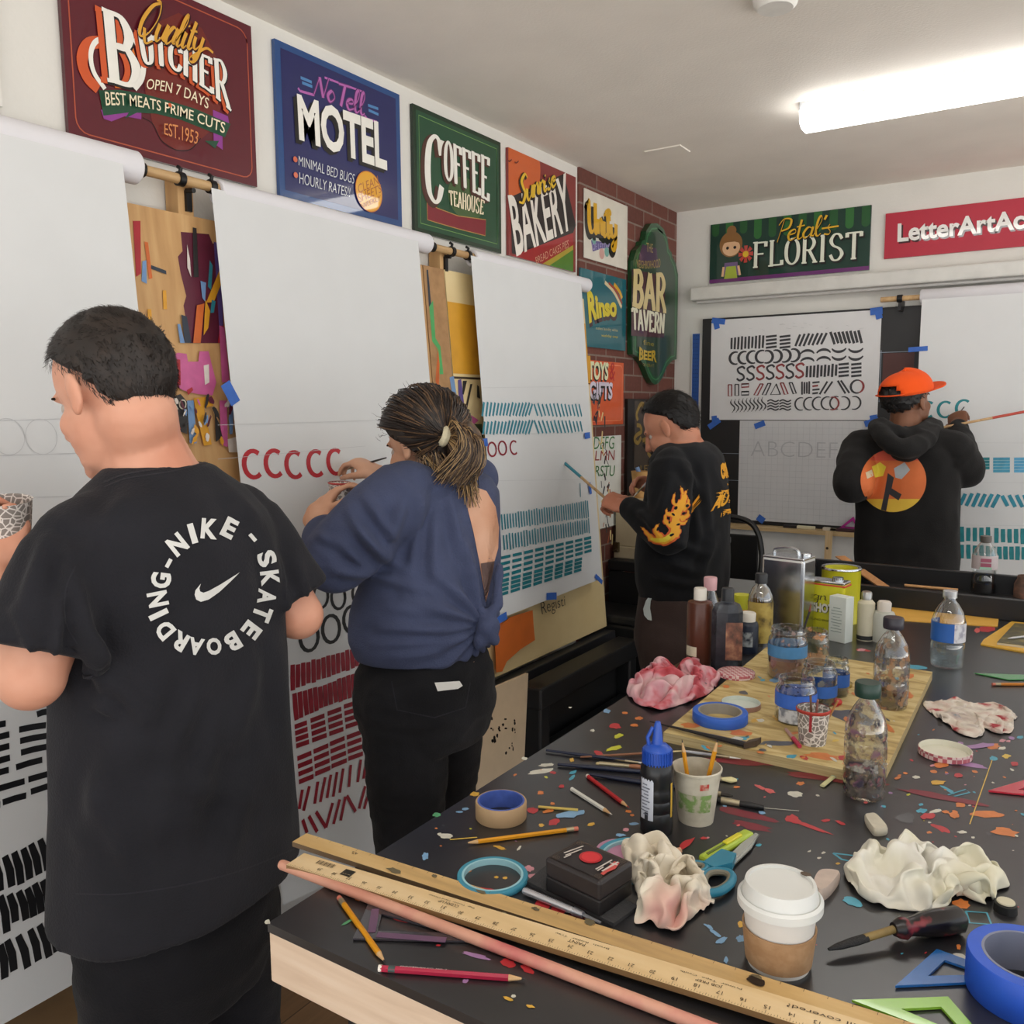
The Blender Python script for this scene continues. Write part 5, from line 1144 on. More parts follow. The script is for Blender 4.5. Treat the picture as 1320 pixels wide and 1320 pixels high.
# brown jar at the right edge
c = at(1322, 770, z=TRZ); r = pr(c, 14); H = hz(c, 1322, 742)
t = lathe_thing('brush_jar', c, [('jar', [(0,.002),(r,0),(r,H*.6),(r*.75,H*.85),(r*.75,H),(r*.7,H),(r*.7,H*.8),(0,H*.5)], blend_mat('rusty_jar', [(.35, '#4a3c36'), (.6, '#7a5a4a'), (.75, '#a8705a')], 40, .5)) , ('brush_handle', [(.004,H*.6),(.005,H+.05),(.002,H+.06)], mat('#1c1a1a', .4))], 'brown smeared jar at the right edge behind the trough rim', 'jar')
# ------------------------------------------------------------------ jars on the board
def jar(bx, by, tx, ty, hw, label, tape, liquid, dirt, lab=None, lip=.86):
    c = base(bx, by, PZ); r = pr(c, hw); H = hz(c, tx, ty)
    nm = str(len(bpy.data.materials))
    gm = glass_mat('jar_glass_'+nm, '#eef2f2', .84, dirt=dirt)
    t = thing('glass_jar', c, label, 'jar', 'glass jars with blue tape')
    b = MB(); b.lathe([(0,.002),(r*.9,0),(r,.006),(r,H*.72),(r*.97,H*.78),(r*lip,H*.84),(r*lip,H*.88),(r*(lip+.05),H*.9),(r*lip,H*.93),(r*lip,H),(r*(lip-.05),H),(r*(lip-.06),H*.84)], c, gm, 32); b.build('glass', t)
    if tape: b = MB(); b.lathe([(r+.0008,H*tape[0]),(r+.0008,H*tape[1])], c, mat(tape[2], .6, .08, 40), 32); b.build('tape_band', t)
    if liquid: b = MB(); b.lathe([(0,.005),(r*.93,.005),(r*.95,H*liquid[0]),(0,H*liquid[0])], c, mat(liquid[1], .3, .15, 30), 24); b.build('liquid', t)
    if lab: A = to_cam(c); lab_band(c, r+.0008, H*lab[0], H*lab[1], A-.9, A+.8, blend_mat('jar_label'+nm, [(.45, '#cfd2d6'), (.62, '#7d828c')], 70, .5), 'label', t)
    return t, c, r, H
jar(1047, 858, 1047, 812, 20, 'glass jar with orange residue, farthest back of the jars on the board', None, (.25,'#a8704a'), (.56,('#b08058','#c9a080')))
jar(1014, 872, 1014, 808, 24, 'tall glass jar with a pale blue tape band and pinkish water, left of the jars', (.45,.68,'#4a84b4'), (.38,'#8a6258'), (.6,('#a08078','#8a7a74')))
jar(1077, 895, 1077, 848, 16, 'small glass jar with blue tape at the right of the jar cluster', (.28,.62,'#2c5fae'), (.2,'#2a2a2c'), (.6,('#6a6a6a','#8a8a80')))
jar(1055, 905, 1056, 853, 22, 'middle glass jar with blue tape, between the front jar and the small jar', (.22,.5,'#2c5fae'), (.2,'#2c2826'), (.58,('#5a5a60','#8a8a80')))
t, c, r, H = jar(1025, 928, 1025, 873, 25.5, 'front glass jar with bright blue tape, a white label and black paint', (.38,.7,'#3a6bcc'), (.14,'#161616'), (.6,('#3a3a3c','#6a6a6a')), lab=(.05,.36))
def stick(name, p, q, r, m, label, cat, n=8, r2=None, parts=None):
    b = MB(); b.tube([p, q], [r, r2 or r], m, n); o = b.build(name); return tag(o, label, cat)
b = MB(); c = base(1014, 872, PZ); b.tube([c+Vector((.01,.0,.02)), c+Vector((.045,.01,.16))], .0025, mat('#2a2520', .5)); b.tube([c+Vector((.045,.01,.16)), c+Vector((.047,.0105,.18))], [.003,.0005], mat('#7a3a24', .6)); 
o = b.build('paint_brush'); tag(o, 'thin dark brush leaning out of the tall jar with the pale blue band', 'brush', 'paint brushes')
# patterned paper cup with sticks
def hexcup_mat():
    m = bpy.data.materials.new('patterned_paper'); m.use_nodes = True; nt = m.node_tree; b = nt.nodes['Principled BSDF']
    tc = nt.nodes.new('ShaderNodeTexCoord'); v = nt.nodes.new('ShaderNodeTexVoronoi'); v.feature = 'DISTANCE_TO_EDGE'; v.inputs['Scale'].default_value = 95
    r = nt.nodes.new('ShaderNodeValToRGB'); r.color_ramp.elements[0].position = .06; r.color_ramp.elements[0].color = lin('#e6e0da')+[1]; r.color_ramp.elements[1].position = .1; r.color_ramp.elements[1].color = lin('#8d8680')+[1]
    nt.links.new(tc.outputs['Object'], v.inputs['Vector']); nt.links.new(v.outputs['Distance'], r.inputs[0]); nt.links.new(r.outputs[0], b.inputs['Base Color']); return m
HEX = hexcup_mat()
def cup_parts(r0, r1, H): return [(0,.003),(r0*.95,.001),(r0,0),(r1*.985,H-.004),(r1*1.03,H-.003),(r1*1.04,H),(r1*.98,H+.001),(r1*.95,H-.004),(r0*.93,.006),(0,.006)]
c = base(1047, 957, PZ); H = hz(c, 1047, 913); r1, r0 = pr(c, 20.5), pr(c, 16.5)
t = thing('paper_cup', c, 'grey patterned paper cup with a red drip holding wooden sticks on the board', 'cup', 'cups and jars of brushes')
b = MB(); b.lathe(cup_parts(r0, r1, H), c, HEX, 32); b.build('cup', t)
b = MB(); b.lathe([(r1*1.035,H-.004),(r1*1.06,H),(r1*1.0,H+.002)], c, mat('#b0382e', .5), 32); b.build('rim', kid(t, 'cup'))
A = to_cam(c); lab_band(c, (r0+r1)/2+.003, H*.45, H*.98, A-.22, A-.06, mat('#a02a30', .4), 'paint_drip', kid(t, 'cup'), 3)
for k, (dx, dy, L, lab) in enumerate(((-.004,.004,.032,'brown paint-tipped stick at the back of the grey patterned cup'),(.004,.0,.026,'reddish brown stick in the middle of the grey patterned cup'),(.022,.006,.03,'tan stick leaning right out of the grey patterned cup'))):
    b = MB(); p = c+Vector((dx*.4, dy, .01)); q = c+Vector((dx*1.9, dy*1.5, H+L*.7)); b.tube([p, q], .0042, mat(['#7a5a44','#8a5a50','#b07a4a'][k], .6), 8, squash=.5); o = b.build('stir_stick'); tag(o, lab, 'stick', 'wooden stir sticks')
# tape on the board and lids
def tape_roll(name, c, ro, ri, h, m, core, label, group='rolls of tape'):
    t = thing(name, c, label, 'tape', group)
    b = MB(); b.lathe([(ri+.003,0),(ro-.001,0),(ro,.0015),(ro,h-.0015),(ro-.001,h),(ri+.003,h)], c, m, 48); b.build('tape', t)
    b = MB(); b.lathe([(ri+.003,0),(ri+.003,h+.0004),(ri,h+.0004),(ri,0),(ri+.003,0)], c, core, 48); b.build('core', t)
    return t
BT = mat('#2f62c4', .5, .06, 30); GC = mat('#9a958c', .6)
c = base(928, 929, PZ); h = hz(c, 928, 921)*.9; tape_roll('masking_tape', c, pr(c, 35), pr(c, 26), .021, BT, GC, 'blue masking tape roll lying on the left of the plywood board')
def lid(px, py, hw, z, label, top, rim, h=.011, flip=False):
    c = base(px, py, z); r = pr(c, hw); t = thing('jar_lid', c, label, 'lid', 'jar lids')
    b = MB()
    if flip: b.lathe([(0,.002),(r*.94,.002),(r*.95,h),(r*.98,h)], c, top, 32)
    else: b.lathe([(0,h),(r*.9,h),(r*.97,h-.001)], c, top, 32)
    b.build('disc', t); b = MB(); b.lathe([(r*.96,0),(r,.001),(r,h-.001),(r*.97,h)], c, rim, 32); b.build('rim', t); return t
def check_mat(name, a, b_, s):
    m = bpy.data.materials.new(name); m.use_nodes = True; nt = m.node_tree; bs = nt.nodes['Principled BSDF']; tc = nt.nodes.new('ShaderNodeTexCoord')
    w1 = nt.nodes.new('ShaderNodeTexChecker'); w1.inputs['Scale'].default_value = s; w1.inputs[1].default_value = lin(a)+[1]; w1.inputs[2].default_value = lin(b_)+[1]
    nt.links.new(tc.outputs['Object'], w1.inputs['Vector']); nt.links.new(w1.outputs[0], bs.inputs['Base Color']); bs.inputs['Roughness'].default_value = .4; return m
GING = check_mat('gingham', '#b8606a', '#dcc4c0', 130)
lid(949, 871, 23.5, PZ, 'red and white checked jar lid lying at the back edge of the board', GING, GING)
lid(955, 911, 25, PZ, 'upturned lid with a white inside beside the blue tape on the board', mat('#cfd6cc', .4), mat('#a07a6a', .4), flip=True)
lid(1086, 884, 12, PZ, 'small brass coloured lid right of the jars on the board', mat('#a08a48', .35, metal=.5), mat('#98803c', .35, metal=.5), .008)
lid(1218, 973, 32, TZ, 'upturned lid with a white inside and red checked rim on the bare table', mat('#dcd9c8', .4), GING, .013, True)
c = base(1079, 908, PZ); b = MB(); b.lathe([(0,0),(.009,.001),(.011,.006),(.008,.011),(0,.012)], c, mat('#b8302c', .4), 16); o = b.build('paint_blob'); tag(o, 'round red paint cap lying beside the patterned cup', 'cap')
# red stub and long brush on the board
def seg(px0, px1, z=TZ, r=.004, lift=None):
    a, c_ = at(*px0, z=z+(lift or r)), at(*px1, z=z+(lift or r)); return a, c_
a, q = seg((1013,940), (1031,962), PZ, .004); b = MB(); b.tube([a, a.lerp(q, .55)], [.003, .004], mat('#b08a80', .5)); b.tube([a.lerp(q, .55), q], [.0045, .004], mat('#b8324e', .5)); o = b.build('paint_stick'); tag(o, 'pink-tipped stick lying beside the patterned cup on the board', 'stick', 'wooden stir sticks')
a, q = seg((838,930), (962,960), PZ, .006); t = thing('flat_brush', a, 'wide flat brush with a long black handle lying across the corner of the board', 'brush', 'paint brushes')
d = (q-a).normalized(); s_ = Vector((-d.y, d.x, 0))
b = MB(); b.tube([a, a.lerp(q, .4), a.lerp(q, .8), q], [.0025, .005, .008, .010], mat('#1b191a', .35), 10, squash=.5); b.build('handle', t)
b = MB(); e = at(978, 956, z=PZ+.008); b.prism([q+s_*.012-Vector((0,0,.005)), e+s_*.012-Vector((0,0,.006)), e-s_*.010-Vector((0,0,.006)), q-s_*.012-Vector((0,0,.005))], (0, 0, 1), .011, mat('#4a3a2a', .6)); b.build('bristles', t)
a, q = seg((1060,1013), (1090,988), TZ, .003); b = MB(); b.tube([a, q], .0045, mat('#d9d4a0', .5), 8, squash=.5); b.tube([a.lerp(q, .45), a.lerp(q, .75)], .0048, mat('#9cc4c8', .5), 8, squash=.5); o = b.build('stir_stick'); tag(o, 'pale stick with blue paint leaning by the foot of the front smeared bottle', 'stick', 'wooden stir sticks')
# ------------------------------------------------------------------ near half of the table
# tapes
c = base(646, 1053); tape_roll('masking_tape', c, pr(c, 33), pr(c, 28), .028, mat('#b99a74', .6), mat('#4a62b0', .5, .15, 60), 'beige tape roll with a blue core standing near the left table edge')
TEAL = mat('#3f8fa8', .5, .06, 30); TEALC = mat('#9cc9d2', .5)
c = base(635, 1134); tape_roll('thin_tape', c, pr(c, 46), pr(c, 37), .008, TEAL, TEALC, 'thin teal tape ring lying alone left of the black box')
c = base(823, 1112); tape_roll('thin_tape', c, pr(c, 55), pr(c, 45), .008, TEAL, TEALC, 'thin teal tape ring half hidden under the cream rag behind the black box')
c = base(1326, 1283); tape_roll('masking_tape', c, pr(c, 74), pr(c, 53), .046, mat('#2456c8', .45, .06, 30), mat('#7d8296', .5), 'big blue masking tape roll at the bottom right corner')
c = base(1330, 796); tape_roll('masking_tape', c, pr(c, 34), pr(c, 20), .024, BT, GC, 'blue masking tape roll at the right edge beside the yellow folder')
c = base(800, 1098); b = MB(); b.lathe([(0,.0015),(.034,.001),(.036,0)], c+Vector((0, 0, .002)), mat('#bf8aa6', .5), 24); b.lathe([(0,0),(.036,0),(.036,.002)], c, mat('#bf8aa6', .5), 24); o = b.build('felt_disc'); tag(o, 'thin mauve disc lying under the hidden teal tape ring', 'disc')
# squeeze bottle
c = base(846, 1070); r = pr(c, 21); H = hz(c, 846, 977)
BPL = mat('#18181b', .3, .05)
t = lathe_thing('squeeze_bottle', c, [('body', [(0,.001),(r*.97,0),(r,.004),(r,H*.28),(r*.94,H*.3),(r,H*.33),(r,H*.44),(r*.95,H*.46),(r,H*.49),(r,H*.6),(r*.95,H*.63),(r,H*.68),(r*1.02,H*.8),(r*.98,H*.9),(r*.85,H*.96),(r*.7,H)], BPL),
  ('cap', [(r*.86,H*.965),(r*.88,H*.97),(r*.86,H+.016),(r*.6,H+.022),(r*.34,H+.024),(r*.24,H+.05),(r*.16,H+.058),(0,H+.059)], mat('#2450b0', .35))], 'black ribbed squeeze bottle with a blue nozzle cap and white side label', 'bottle', None, 32)
b = MB(); A = to_cam(c)
for k in range(30): a = 2*PI*k/30; b.box(c+Vector((r*.875*math.cos(a), r*.875*math.sin(a), H+.004)), (.0025, .002, .02), mat('#1f48a4', .35), rot=a)
b.tube([c+Vector((math.cos(A-1.3)*r*.5, math.sin(A-1.3)*r*.5, H+.018)), c+Vector((math.cos(A-1.3)*r*.62, math.sin(A-1.3)*r*.62, H+.034)), c+Vector((math.cos(A-1.3)*r*.3, math.sin(A-1.3)*r*.3, H+.05))], .003, mat('#2450b0', .35), 8); b.build('cap_ridges', kid(t, 'cap'))
lab_band(c, r*1.012, H*.22, H*.78, A-1.15, A-.2, mat('#c9cdd8', .5), 'label', t)
b = MB()
for k in range(10):
    a = A-.78+.1*(k % 2); p = c+Vector((math.cos(a), math.sin(a), 0))*(r*1.016)+Vector((0, 0, H*(.7-.045*k))); b.box(p, (.0008, r*(.55 if k % 3 else .35), .0016), mat('#6d7280', .6), rot=a)
for k in range(8): a = A-.75+.03*k; p = c+Vector((math.cos(a), math.sin(a), 0))*(r*1.016)+Vector((0, 0, H*.27)); b.box(p, (.0008, .0007, .012), mat('#2a2c34', .6), rot=a)
b.build('label_print', kid(t, 'label')); lab_band(c, r*1.012, H*.25, H*.72, A+.95, A+1.15, mat('#c9a23a', .5), 'yellow_label', t, 4)
# paper cup with pencils
c = base(897, 1056); r1, r0 = pr(c, 31), pr(c, 22); H = hz(c, 897, 988)
CUPW = blend_mat('old_paper_cup', [(.35, '#b0a894'), (.6, '#cfc8b6'), (.8, '#dad4c4')], 22, .6)
t = thing('paper_cup', c, 'dirty white paper cup with a green print holding two yellow pencils', 'cup', 'cups and jars of brushes')
b = MB(); b.lathe(cup_parts(r0, r1, H), c, CUPW, 36); b.build('cup', t)
A = to_cam(c)
def conic_band(c, h0, h1, a0, a1, m, name, parent, off=.0008, n=16):
    b = MB(); vs = []
    for k in range(n+1):
        a = a0+(a1-a0)*k/n
        for h in (h0, h1): rr = r0+(r1*.985-r0)*h/H+off; vs.append(c+Vector((rr*math.cos(a), rr*math.sin(a), h)))
    b.add(vs, [[2*k, 2*k+2, 2*k+3, 2*k+1] for k in range(n)], m, True); return b.build(name, parent)
conic_band(c, H*.28, H*.62, A-1.0, A+.75, blend_mat('green_print', [(.42, '#b9b59c'), (.55, '#7d9a58'), (.75, '#8aa868')], 90, .6), 'green_print', kid(t, 'cup'))
conic_band(c, H*.72, H*.84, A+.15, A+.55, blend_mat('red_mark', [(.42, '#c04038'), (.6, '#c8a090')], 120, .5), 'red_mark', kid(t, 'cup'))
YP = mat('#d9941c', .35, .05); WOOD = mat('#d0a878', .6); LEAD = mat('#2a2828', .5); PINK = mat('#c8705c', .6); FER = mat('#b0a488', .35, metal=.7)
def pencil(p, q, m, label, r=.0036, eraser=True, tipw=.02, group='pencils on the table', band=None, tipm=None):
    """blunt end p, tip q"""
    p, q = Vector(p), Vector(q); d = (q-p).normalized(); L = (q-p).length
    t = thing('pencil', p, label, 'pencil', group)
    s0 = .018 if eraser else .003
    b = MB(); b.tube([p+d*s0, q-d*tipw], r, m, 6, smooth=False); b.build('shaft', t)
    if eraser:
        b = MB(); b.tube([p+d*.007, p+d*.019], r*1.02, FER, 12); b.build('ferrule', t); b = MB(); b.tube([p, p+d*.008], r*.95, PINK, 12); b.build('eraser', t)
    else:
        b = MB(); b.tube([p, p+d*.004], r*.98, band or mat('#e4ddd2', .5), 8); b.build('end_cap', t)
    b = MB(); b.tube([q-d*tipw, q-d*.005], [r*.97, r*.3], WOOD, 8); b.build('sharpened_wood', t)
    b = MB(); b.tube([q-d*.0055, q], [r*.32, .0004], tipm or LEAD, 8); b.build('lead', t)
    return t
for k, (pxy, lab) in enumerate((((879,953),'yellow pencil leaning left, point up, in the dirty white paper cup'), ((925,953),'yellow pencil leaning right, point up, in the dirty white paper cup'))):
    top = at(pxy[0], pxy[1], y=c.y); bot = c+Vector(((top.x-c.x)*.15, (.004 if k else -.004), .012))
    pencil(bot, top, YP, lab, eraser=False)
z = TZ+.0036
pencil(at(437,1157,z=z), at(497,1241,z=z), YP, 'yellow pencil pointing at the viewer near the left corner of the table')
t = pencil(at(745,1068,z=z), at(599,1087,z=z), YP, 'long yellow pencil lying between the beige tape and the teal ring')
t = pencil(at(488,1248,z=z), at(678,1262,z=z), mat('#a8203f', .35), 'crimson pencil lying along the near edge of the table', eraser=False, r=.004)
a, q = at(488,1248,z=z), at(678,1262,z=z); d = (q-a).normalized()
b = MB(); b.tube([a+d*.012, a+d*.02], .0042, mat('#3a4a48', .5), 8); b.build('green_band', t)
s_ = Vector((-d.y, d.x, 0)).normalized(); F = Flat(a+d*.026-s_*.0012+Vector((0, 0, .00402)), d, s_); F.text('PAINTBRUSH CO. NO. 2', [(.0, .0022), (.055, .0022)], [(.0, 0), (.055, 0)], mat('#e0c8c8', .5), 0, px=False); F.build('lettering', kid(t, 'shaft'))
pencil(at(737,1017,z=z), at(789,1050,z=z), mat('#d9d9d0', .4), 'white pencil lying beside the short red pencil', eraser=False, band=mat('#e8e8e0', .5), tipm=mat('#dcd8d0', .5))
pencil(at(757,1000,z=z), at(811,1041,z=z), mat('#b5292c', .4), 'short red pencil lying in front of the navy brush handles', eraser=False, tipm=mat('#a8342a', .5))
pencil(at(1279,882,z=z), at(1400,882,z=z), mat('#c4782a', .35), 'orange pencil reaching in from the right edge of the picture', eraser=True)
# brushes
def brush(p, q, hm, label, hr=.0035, fer=.025, br_=.02, bw=.006, bm='#cbb98a'):
    """handle end p, bristle end q"""
    p, q = Vector(p), Vector(q); d = (q-p).normalized(); L = (q-p).length
    t = thing('paint_brush', p, label, 'brush', 'paint brushes')
    b = MB(); b.tube([p, p+d*L*.25, q-d*(fer+br_)], [hr*.6, hr, hr*.8], hm, 10); b.build('handle', t)
    b = MB(); b.tube([q-d*(fer+br_), q-d*br_], [hr*.85, hr], FER, 12); b.build('ferrule', t)
    b = MB(); b.tube([q-d*br_, q-d*br_*.4, q], [hr, bw*.7, bw*.3], mat(bm, .7), 10, squash=.6); b.build('bristles', t)
    return t
NAVY = mat('#1a2038', .3, .05)
z = TZ+.004
brush(at(704,967,z=z), at(905,993,z=z), NAVY, 'navy brush with the longest handle, farthest back of the three by the squeeze bottle')
brush(at(719,985,z=z), at(950,1006,z=z), NAVY, 'middle navy brush lying behind the squeeze bottle', hr=.0045, fer=.02, br_=.025, bw=.012, bm='#d8cf9c')
brush(at(760,998,z=z), at(945,1026,z=z), NAVY, 'navy brush nearest the short red pencil', hr=.0045, bm='#2a2622')
brush(at(748,976,z=z), at(880,968,z=z), mat('#8a5a3e', .5), 'thin brown brush lying behind the navy brushes', hr=.0025, bw=.003)
brush(at(840,990,z=z), at(768,984,z=z), mat('#a0694a', .5), 'short brown brush with a cream ferrule among the navy handles', hr=.0045, fer=.055, br_=.006, bw=.006)
brush(at(840,985,z=z), at(792,979,z=z), mat('#c9c4bc', .4), 'small white handled brush lying across the navy brushes', hr=.0025, bw=.003, bm='#7a6a4a')
brush(at(880,968,z=z), at(955,978,z=z), mat('#b8b9c0', .4), 'white handled brush lying below the edge of the plywood board', hr=.003, bw=.003, bm='#d8d8d0')
brush(at(985,1041,z=z), at(914,1029,z=z), mat('#161618', .4), 'fat black brush lying right of the dirty white paper cup', hr=.006, fer=.03, br_=.02, bw=.007, bm='#181818')
a, q = seg((694,1040), (745,1044), TZ, .0025); stick('wooden_skewer', a, q, .0022, mat('#cdb45a', .5), 'thin yellow stick lying right of the beige tape', 'stick')
a, q = seg((838,1107), (877,1096), TZ, .006); stick('wooden_peg', a, q, .0045, mat('#cf9d7c', .5), 'short pinkish wooden peg poking out from the cream rag', 'peg')
# black box on a felt mat
P = [at(*p, z=TZ) for p in ((679,1140), (706,1118), (823,1172), (791,1195))]
b = MB(); b.prism(P, (0, 0, 1), .005, mat('#38383a', .85, .1, 60, bump=.3)); o = b.build('felt_mat'); tag(o, 'dark grey felt mat under the black box', 'mat')
zt = TZ+.005+.047
T_ = [at(*p, z=zt) for p in ((701.7,1104.5), (746.7,1081.5), (813.5,1108.5), (776.4,1140.5))]
cx = sum(T_, Vector())/4; e1 = ((T_[2]-T_[1])+(T_[3]-T_[0])).normalized(); w1 = ((T_[2]-T_[1]).length+(T_[3]-T_[0]).length)/2; w2 = ((T_[1]-T_[0]).length+(T_[2]-T_[3]).length)/2
ang = math.atan2(e1.y, e1.x); R_ = Matrix.Rotation(ang, 3, 'Z'); bc = Vector((cx.x, cx.y, TZ+.005))
t = thing('charcoal_box', bc, 'small black box with a red cut-out circle on its lid', 'box')
BXM = blend_mat('box_card', [(.35, '#221e1f'), (.65, '#2f292b'), (.8, '#3c3032')], 16, .45)
b = MB(); b.box(bc+Vector((0, 0, .011)), (w1*.99, w2*.99, .022), mat('#1a181a', .5), rot=ang, bevel=.003); b.build('base', t)
b = MB(); b.box(bc+Vector((0, 0, .034)), (w1, w2, .026), BXM, rot=ang, bevel=.004); b.build('lid', t)
F = Flat(Vector((cx.x, cx.y, zt)), R_ @ Vector((1, 0, 0)), R_ @ Vector((0, 1, 0)), dz=.0002); LN = mat('#6a5a4a', .5)
for s_ in (.9, .84): q = rect(-w1/2*s_, -w2/2*s_*.97, w1/2*s_, w2/2*s_*.97); F.uline(q+[q[0], q[1]], .0007, LN)
for sx in (-1, 1):
    for sy in (-1, 1):
        cc = (sx*w1*.38, sy*w2*.35); F.up()
        for rr in (.002, .0045): F.uline([(cc[0]+rr*math.cos(k*PI/6), cc[1]+rr*math.sin(k*PI/6)) for k in range(13)], .0006, LN)
cu_ = F.uv((761.5,1106)); F.up(); F.disc(cu_, w2*.215, mat('#b8242c', .4)); F.up(); F.disc(cu_, w2*.17, mat('#d8333a', .4))
lt = mat('#d0c8c0', .5)
F.up()
for (a_, q_) in (((727,1101),(752,1092)), ((729,1104),(750,1096)), ((727,1107),(736,1103)), ((768,1122),(789,1110)), ((770,1124),(778,1119))): F.line([a_, q_], .0022, lt)
F.up(); F.ppoly([(774,1128),(786,1117),(792,1112),(799,1114),(793,1122),(783,1126),(778,1130)], mat('#c8504a', .4)); F.up(); F.line([(776,1125),(797,1113)], .003, lt); F.line([(786,1114),(796,1117)], .0025, lt)
F.build('lid_print', kid(t, 'lid'))
# silver craft knife
a, q = at(675,1148,z=TZ+.006), at(775,1189,z=TZ+.006); d = (q-a).normalized()
t = thing('craft_knife', a, 'slim silver craft knife lying in front of the black box', 'knife')
SLV = mat('#c9cbd2', .25, .03, metal=.7)
b = MB(); L = (q-a).length; b.tube([a, a+d*.004, a+d*L*.68], [.004, .005, .005], SLV, 14); b.build('handle', t)
b = MB(); b.tube([a+d*L*.66, a+d*L*.78], [.0056, .0046], mat('#aeb0b8', .3, metal=.8), 12); b.build('collar', t)
s_ = Vector((-d.y, d.x, 0)); b = MB(); b.prism([a+d*L*.78+s_*.003, q+s_*.000, q-s_*.004, a+d*L*.78-s_*.003], (0, 0, 1), .001, SLV); b.build('blade', t)
# cutter and scissors
a, q = at(906,1109,z=TZ+.006), at(966,1074,z=TZ+.006); d = (q-a).normalized(); s_ = Vector((-d.y, d.x, 0)); ang = math.atan2(d.y, d.x)
t = thing('snap_cutter', a, 'lime green snap-off cutter lying behind the teal scissors', 'cutter')
b = MB(); b.box((a+q)/2, ((q-a).length, .018, .011), mat('#a8bf38', .35), rot=ang, bevel=.004); b.build('handle', t)
b = MB(); b.box(a.lerp(q, .62)+Vector((0, 0, .007)), (.04, .009, .004), mat('#d8cf2c', .35), rot=ang, bevel=.0015); b.build('slider', t)
b = MB(); b.box(a.lerp(q, .3)+Vector((0, 0, .0058)), (.05, .004, .0015), mat('#5f6f2a', .4), rot=ang); b.build('slot', t)
t = thing('scissors', at(915,1120,z=TZ), 'scissors with teal handles and grey finger loops', 'scissors')
SB = mat('#c3c6c2', .25, .03, metal=.6); TL = mat('#2a7d98', .4); GR = mat('#7c7868', .5)
P = [at(*p, z=TZ+.006) for p in ((938,1106), (945,1112), (965,1092), (978,1077), (974,1075), (955,1089))]
b = MB(); b.prism(P, (0, 0, 1), .002, SB); b.build('blade', t)
b = MB(); P2 = [at(*p, z=TZ+.004) for p in ((936,1109), (947,1115), (969,1094), (977,1079))]; b.prism(P2, (0, 0, 1), .002, SB); b.lathe([(0,.004),(.004,.004),(.004,0)], at(940,1110,z=TZ+.008), SB, 12); b.build('blade', t)
def loop(pts, r, m, name, inner):
    p = cr([at(*q, z=TZ+.009) for q in pts+[pts[0]]], 6)
    b = MB(); b.tube(p, r, m, 10, cap=False); b.build(name, t)
    cc = sum(p, Vector())/len(p); b = MB(); b.tube([cc+(x-cc)*.82+Vector((0, 0, .001)) for x in p], r*.7, inner, 8, cap=False); b.build('finger_grip', t)
loop([(878,1116),(892,1113.5),(908,1115.5),(911,1121),(902,1126),(886,1127),(876,1122)], .0055, TL, 'handle', GR)
loop([(906,1133),(915,1124),(935,1124),(944,1130),(940,1141),(925,1150),(908,1149)], .006, TL, 'handle', GR)
b = MB(); b.prism([at(*p, z=TZ+.003) for p in ((906,1121),(930,1104),(949,1110),(944,1122),(920,1128))], (0, 0, 1), .012, TL); b.build('pivot_housing', t)
# coffee cup
c = base(1003, 1240); H = hz(c, 1003, 1157); r1 = pr(c, 46); r0 = pr(c, 38.5)
t = thing('coffee_cup', c, 'white takeaway coffee cup with a white lid and brown card sleeve', 'cup')
CW = mat('#dcd9d4', .45, .02); LW = mat('#d9dad6', .35, .02); KR = blend_mat('kraft', [(.4, '#a07c58'), (.6, '#ad8a66')], 60, .75, bump=.1)
b = MB(); b.lathe([(0,.004),(r0*.95,.003),(r0,0),(r1,H),(0,H)], c, CW, 48); b.build('cup', t)
b = MB(); h0, h1 = .006, H*.6
f_ = lambda h: r0+(r1-r0)*h/H
b.lathe([(f_(h0)+.0005,h0),(f_(h0)+.0022,h0),(f_(h1)+.003,h1),(f_(h1)+.0008,h1)], c, KR, 48); b.build('sleeve', t)
rl = pr(c, 53)
b = MB(); b.lathe([(rl*.93,H-.006),(rl,H-.006),(rl*1.0,H+.003),(rl*.93,H+.006),(rl*.9,H+.004),(rl*.84,H+.018),(rl*.82,H+.021),(rl*.75,H+.021),(rl*.735,H+.018),(0,H+.0178)], c, LW, 56); b.build('lid', t)
A = to_cam(c)+2.3; b = MB(); b.lathe([(0,.0),(.004,.0),(.004,-.001)], c+Vector((math.cos(A)*rl*.78, math.sin(A)*rl*.78, H+.0215)), mat('#5a4a3a', .6), 12, sx=1.6); b.build('sip_hole', kid(t, 'lid'))
# erasers
def eraser(P, h, label, m):
    b = MB(); p = [at(*q, z=TZ) for q in P]; c = sum(p, Vector())/len(p); vs = []
    ring = cr([Vector(x) for x in p+[p[0]]], 5)[:-1]; k = len(ring)
    for s_, hh in ((.93, 0), (1, h*.25), (1, h*.75), (.9, h)): vs += [c+(x-c)*s_+Vector((0, 0, hh)) for x in ring]
    fs = [list(range(k))[::-1], list(range(3*k, 4*k))]+[[i*k+j, i*k+(j+1) % k, (i+1)*k+(j+1) % k, (i+1)*k+j] for i in range(3) for j in range(k)]
    b.add(vs, fs, m, True); o = b.build('eraser'); tag(o, label, 'eraser', 'worn erasers')
ER = mat('#c7c0ae', .6, .08, 60)
eraser([(1114,1060),(1120,1057),(1129,1058),(1142,1072),(1143,1077),(1131,1079),(1124,1076)], .013, 'worn white eraser lying alone below the front smeared bottle', ER)
eraser([(1048,1150),(1052,1139),(1060,1134),(1078,1135),(1082,1140),(1068,1158),(1055,1163)], .017, 'pinkish grey eraser tucked behind the coffee cup', mat('#c2b0a4', .6, .08, 60))
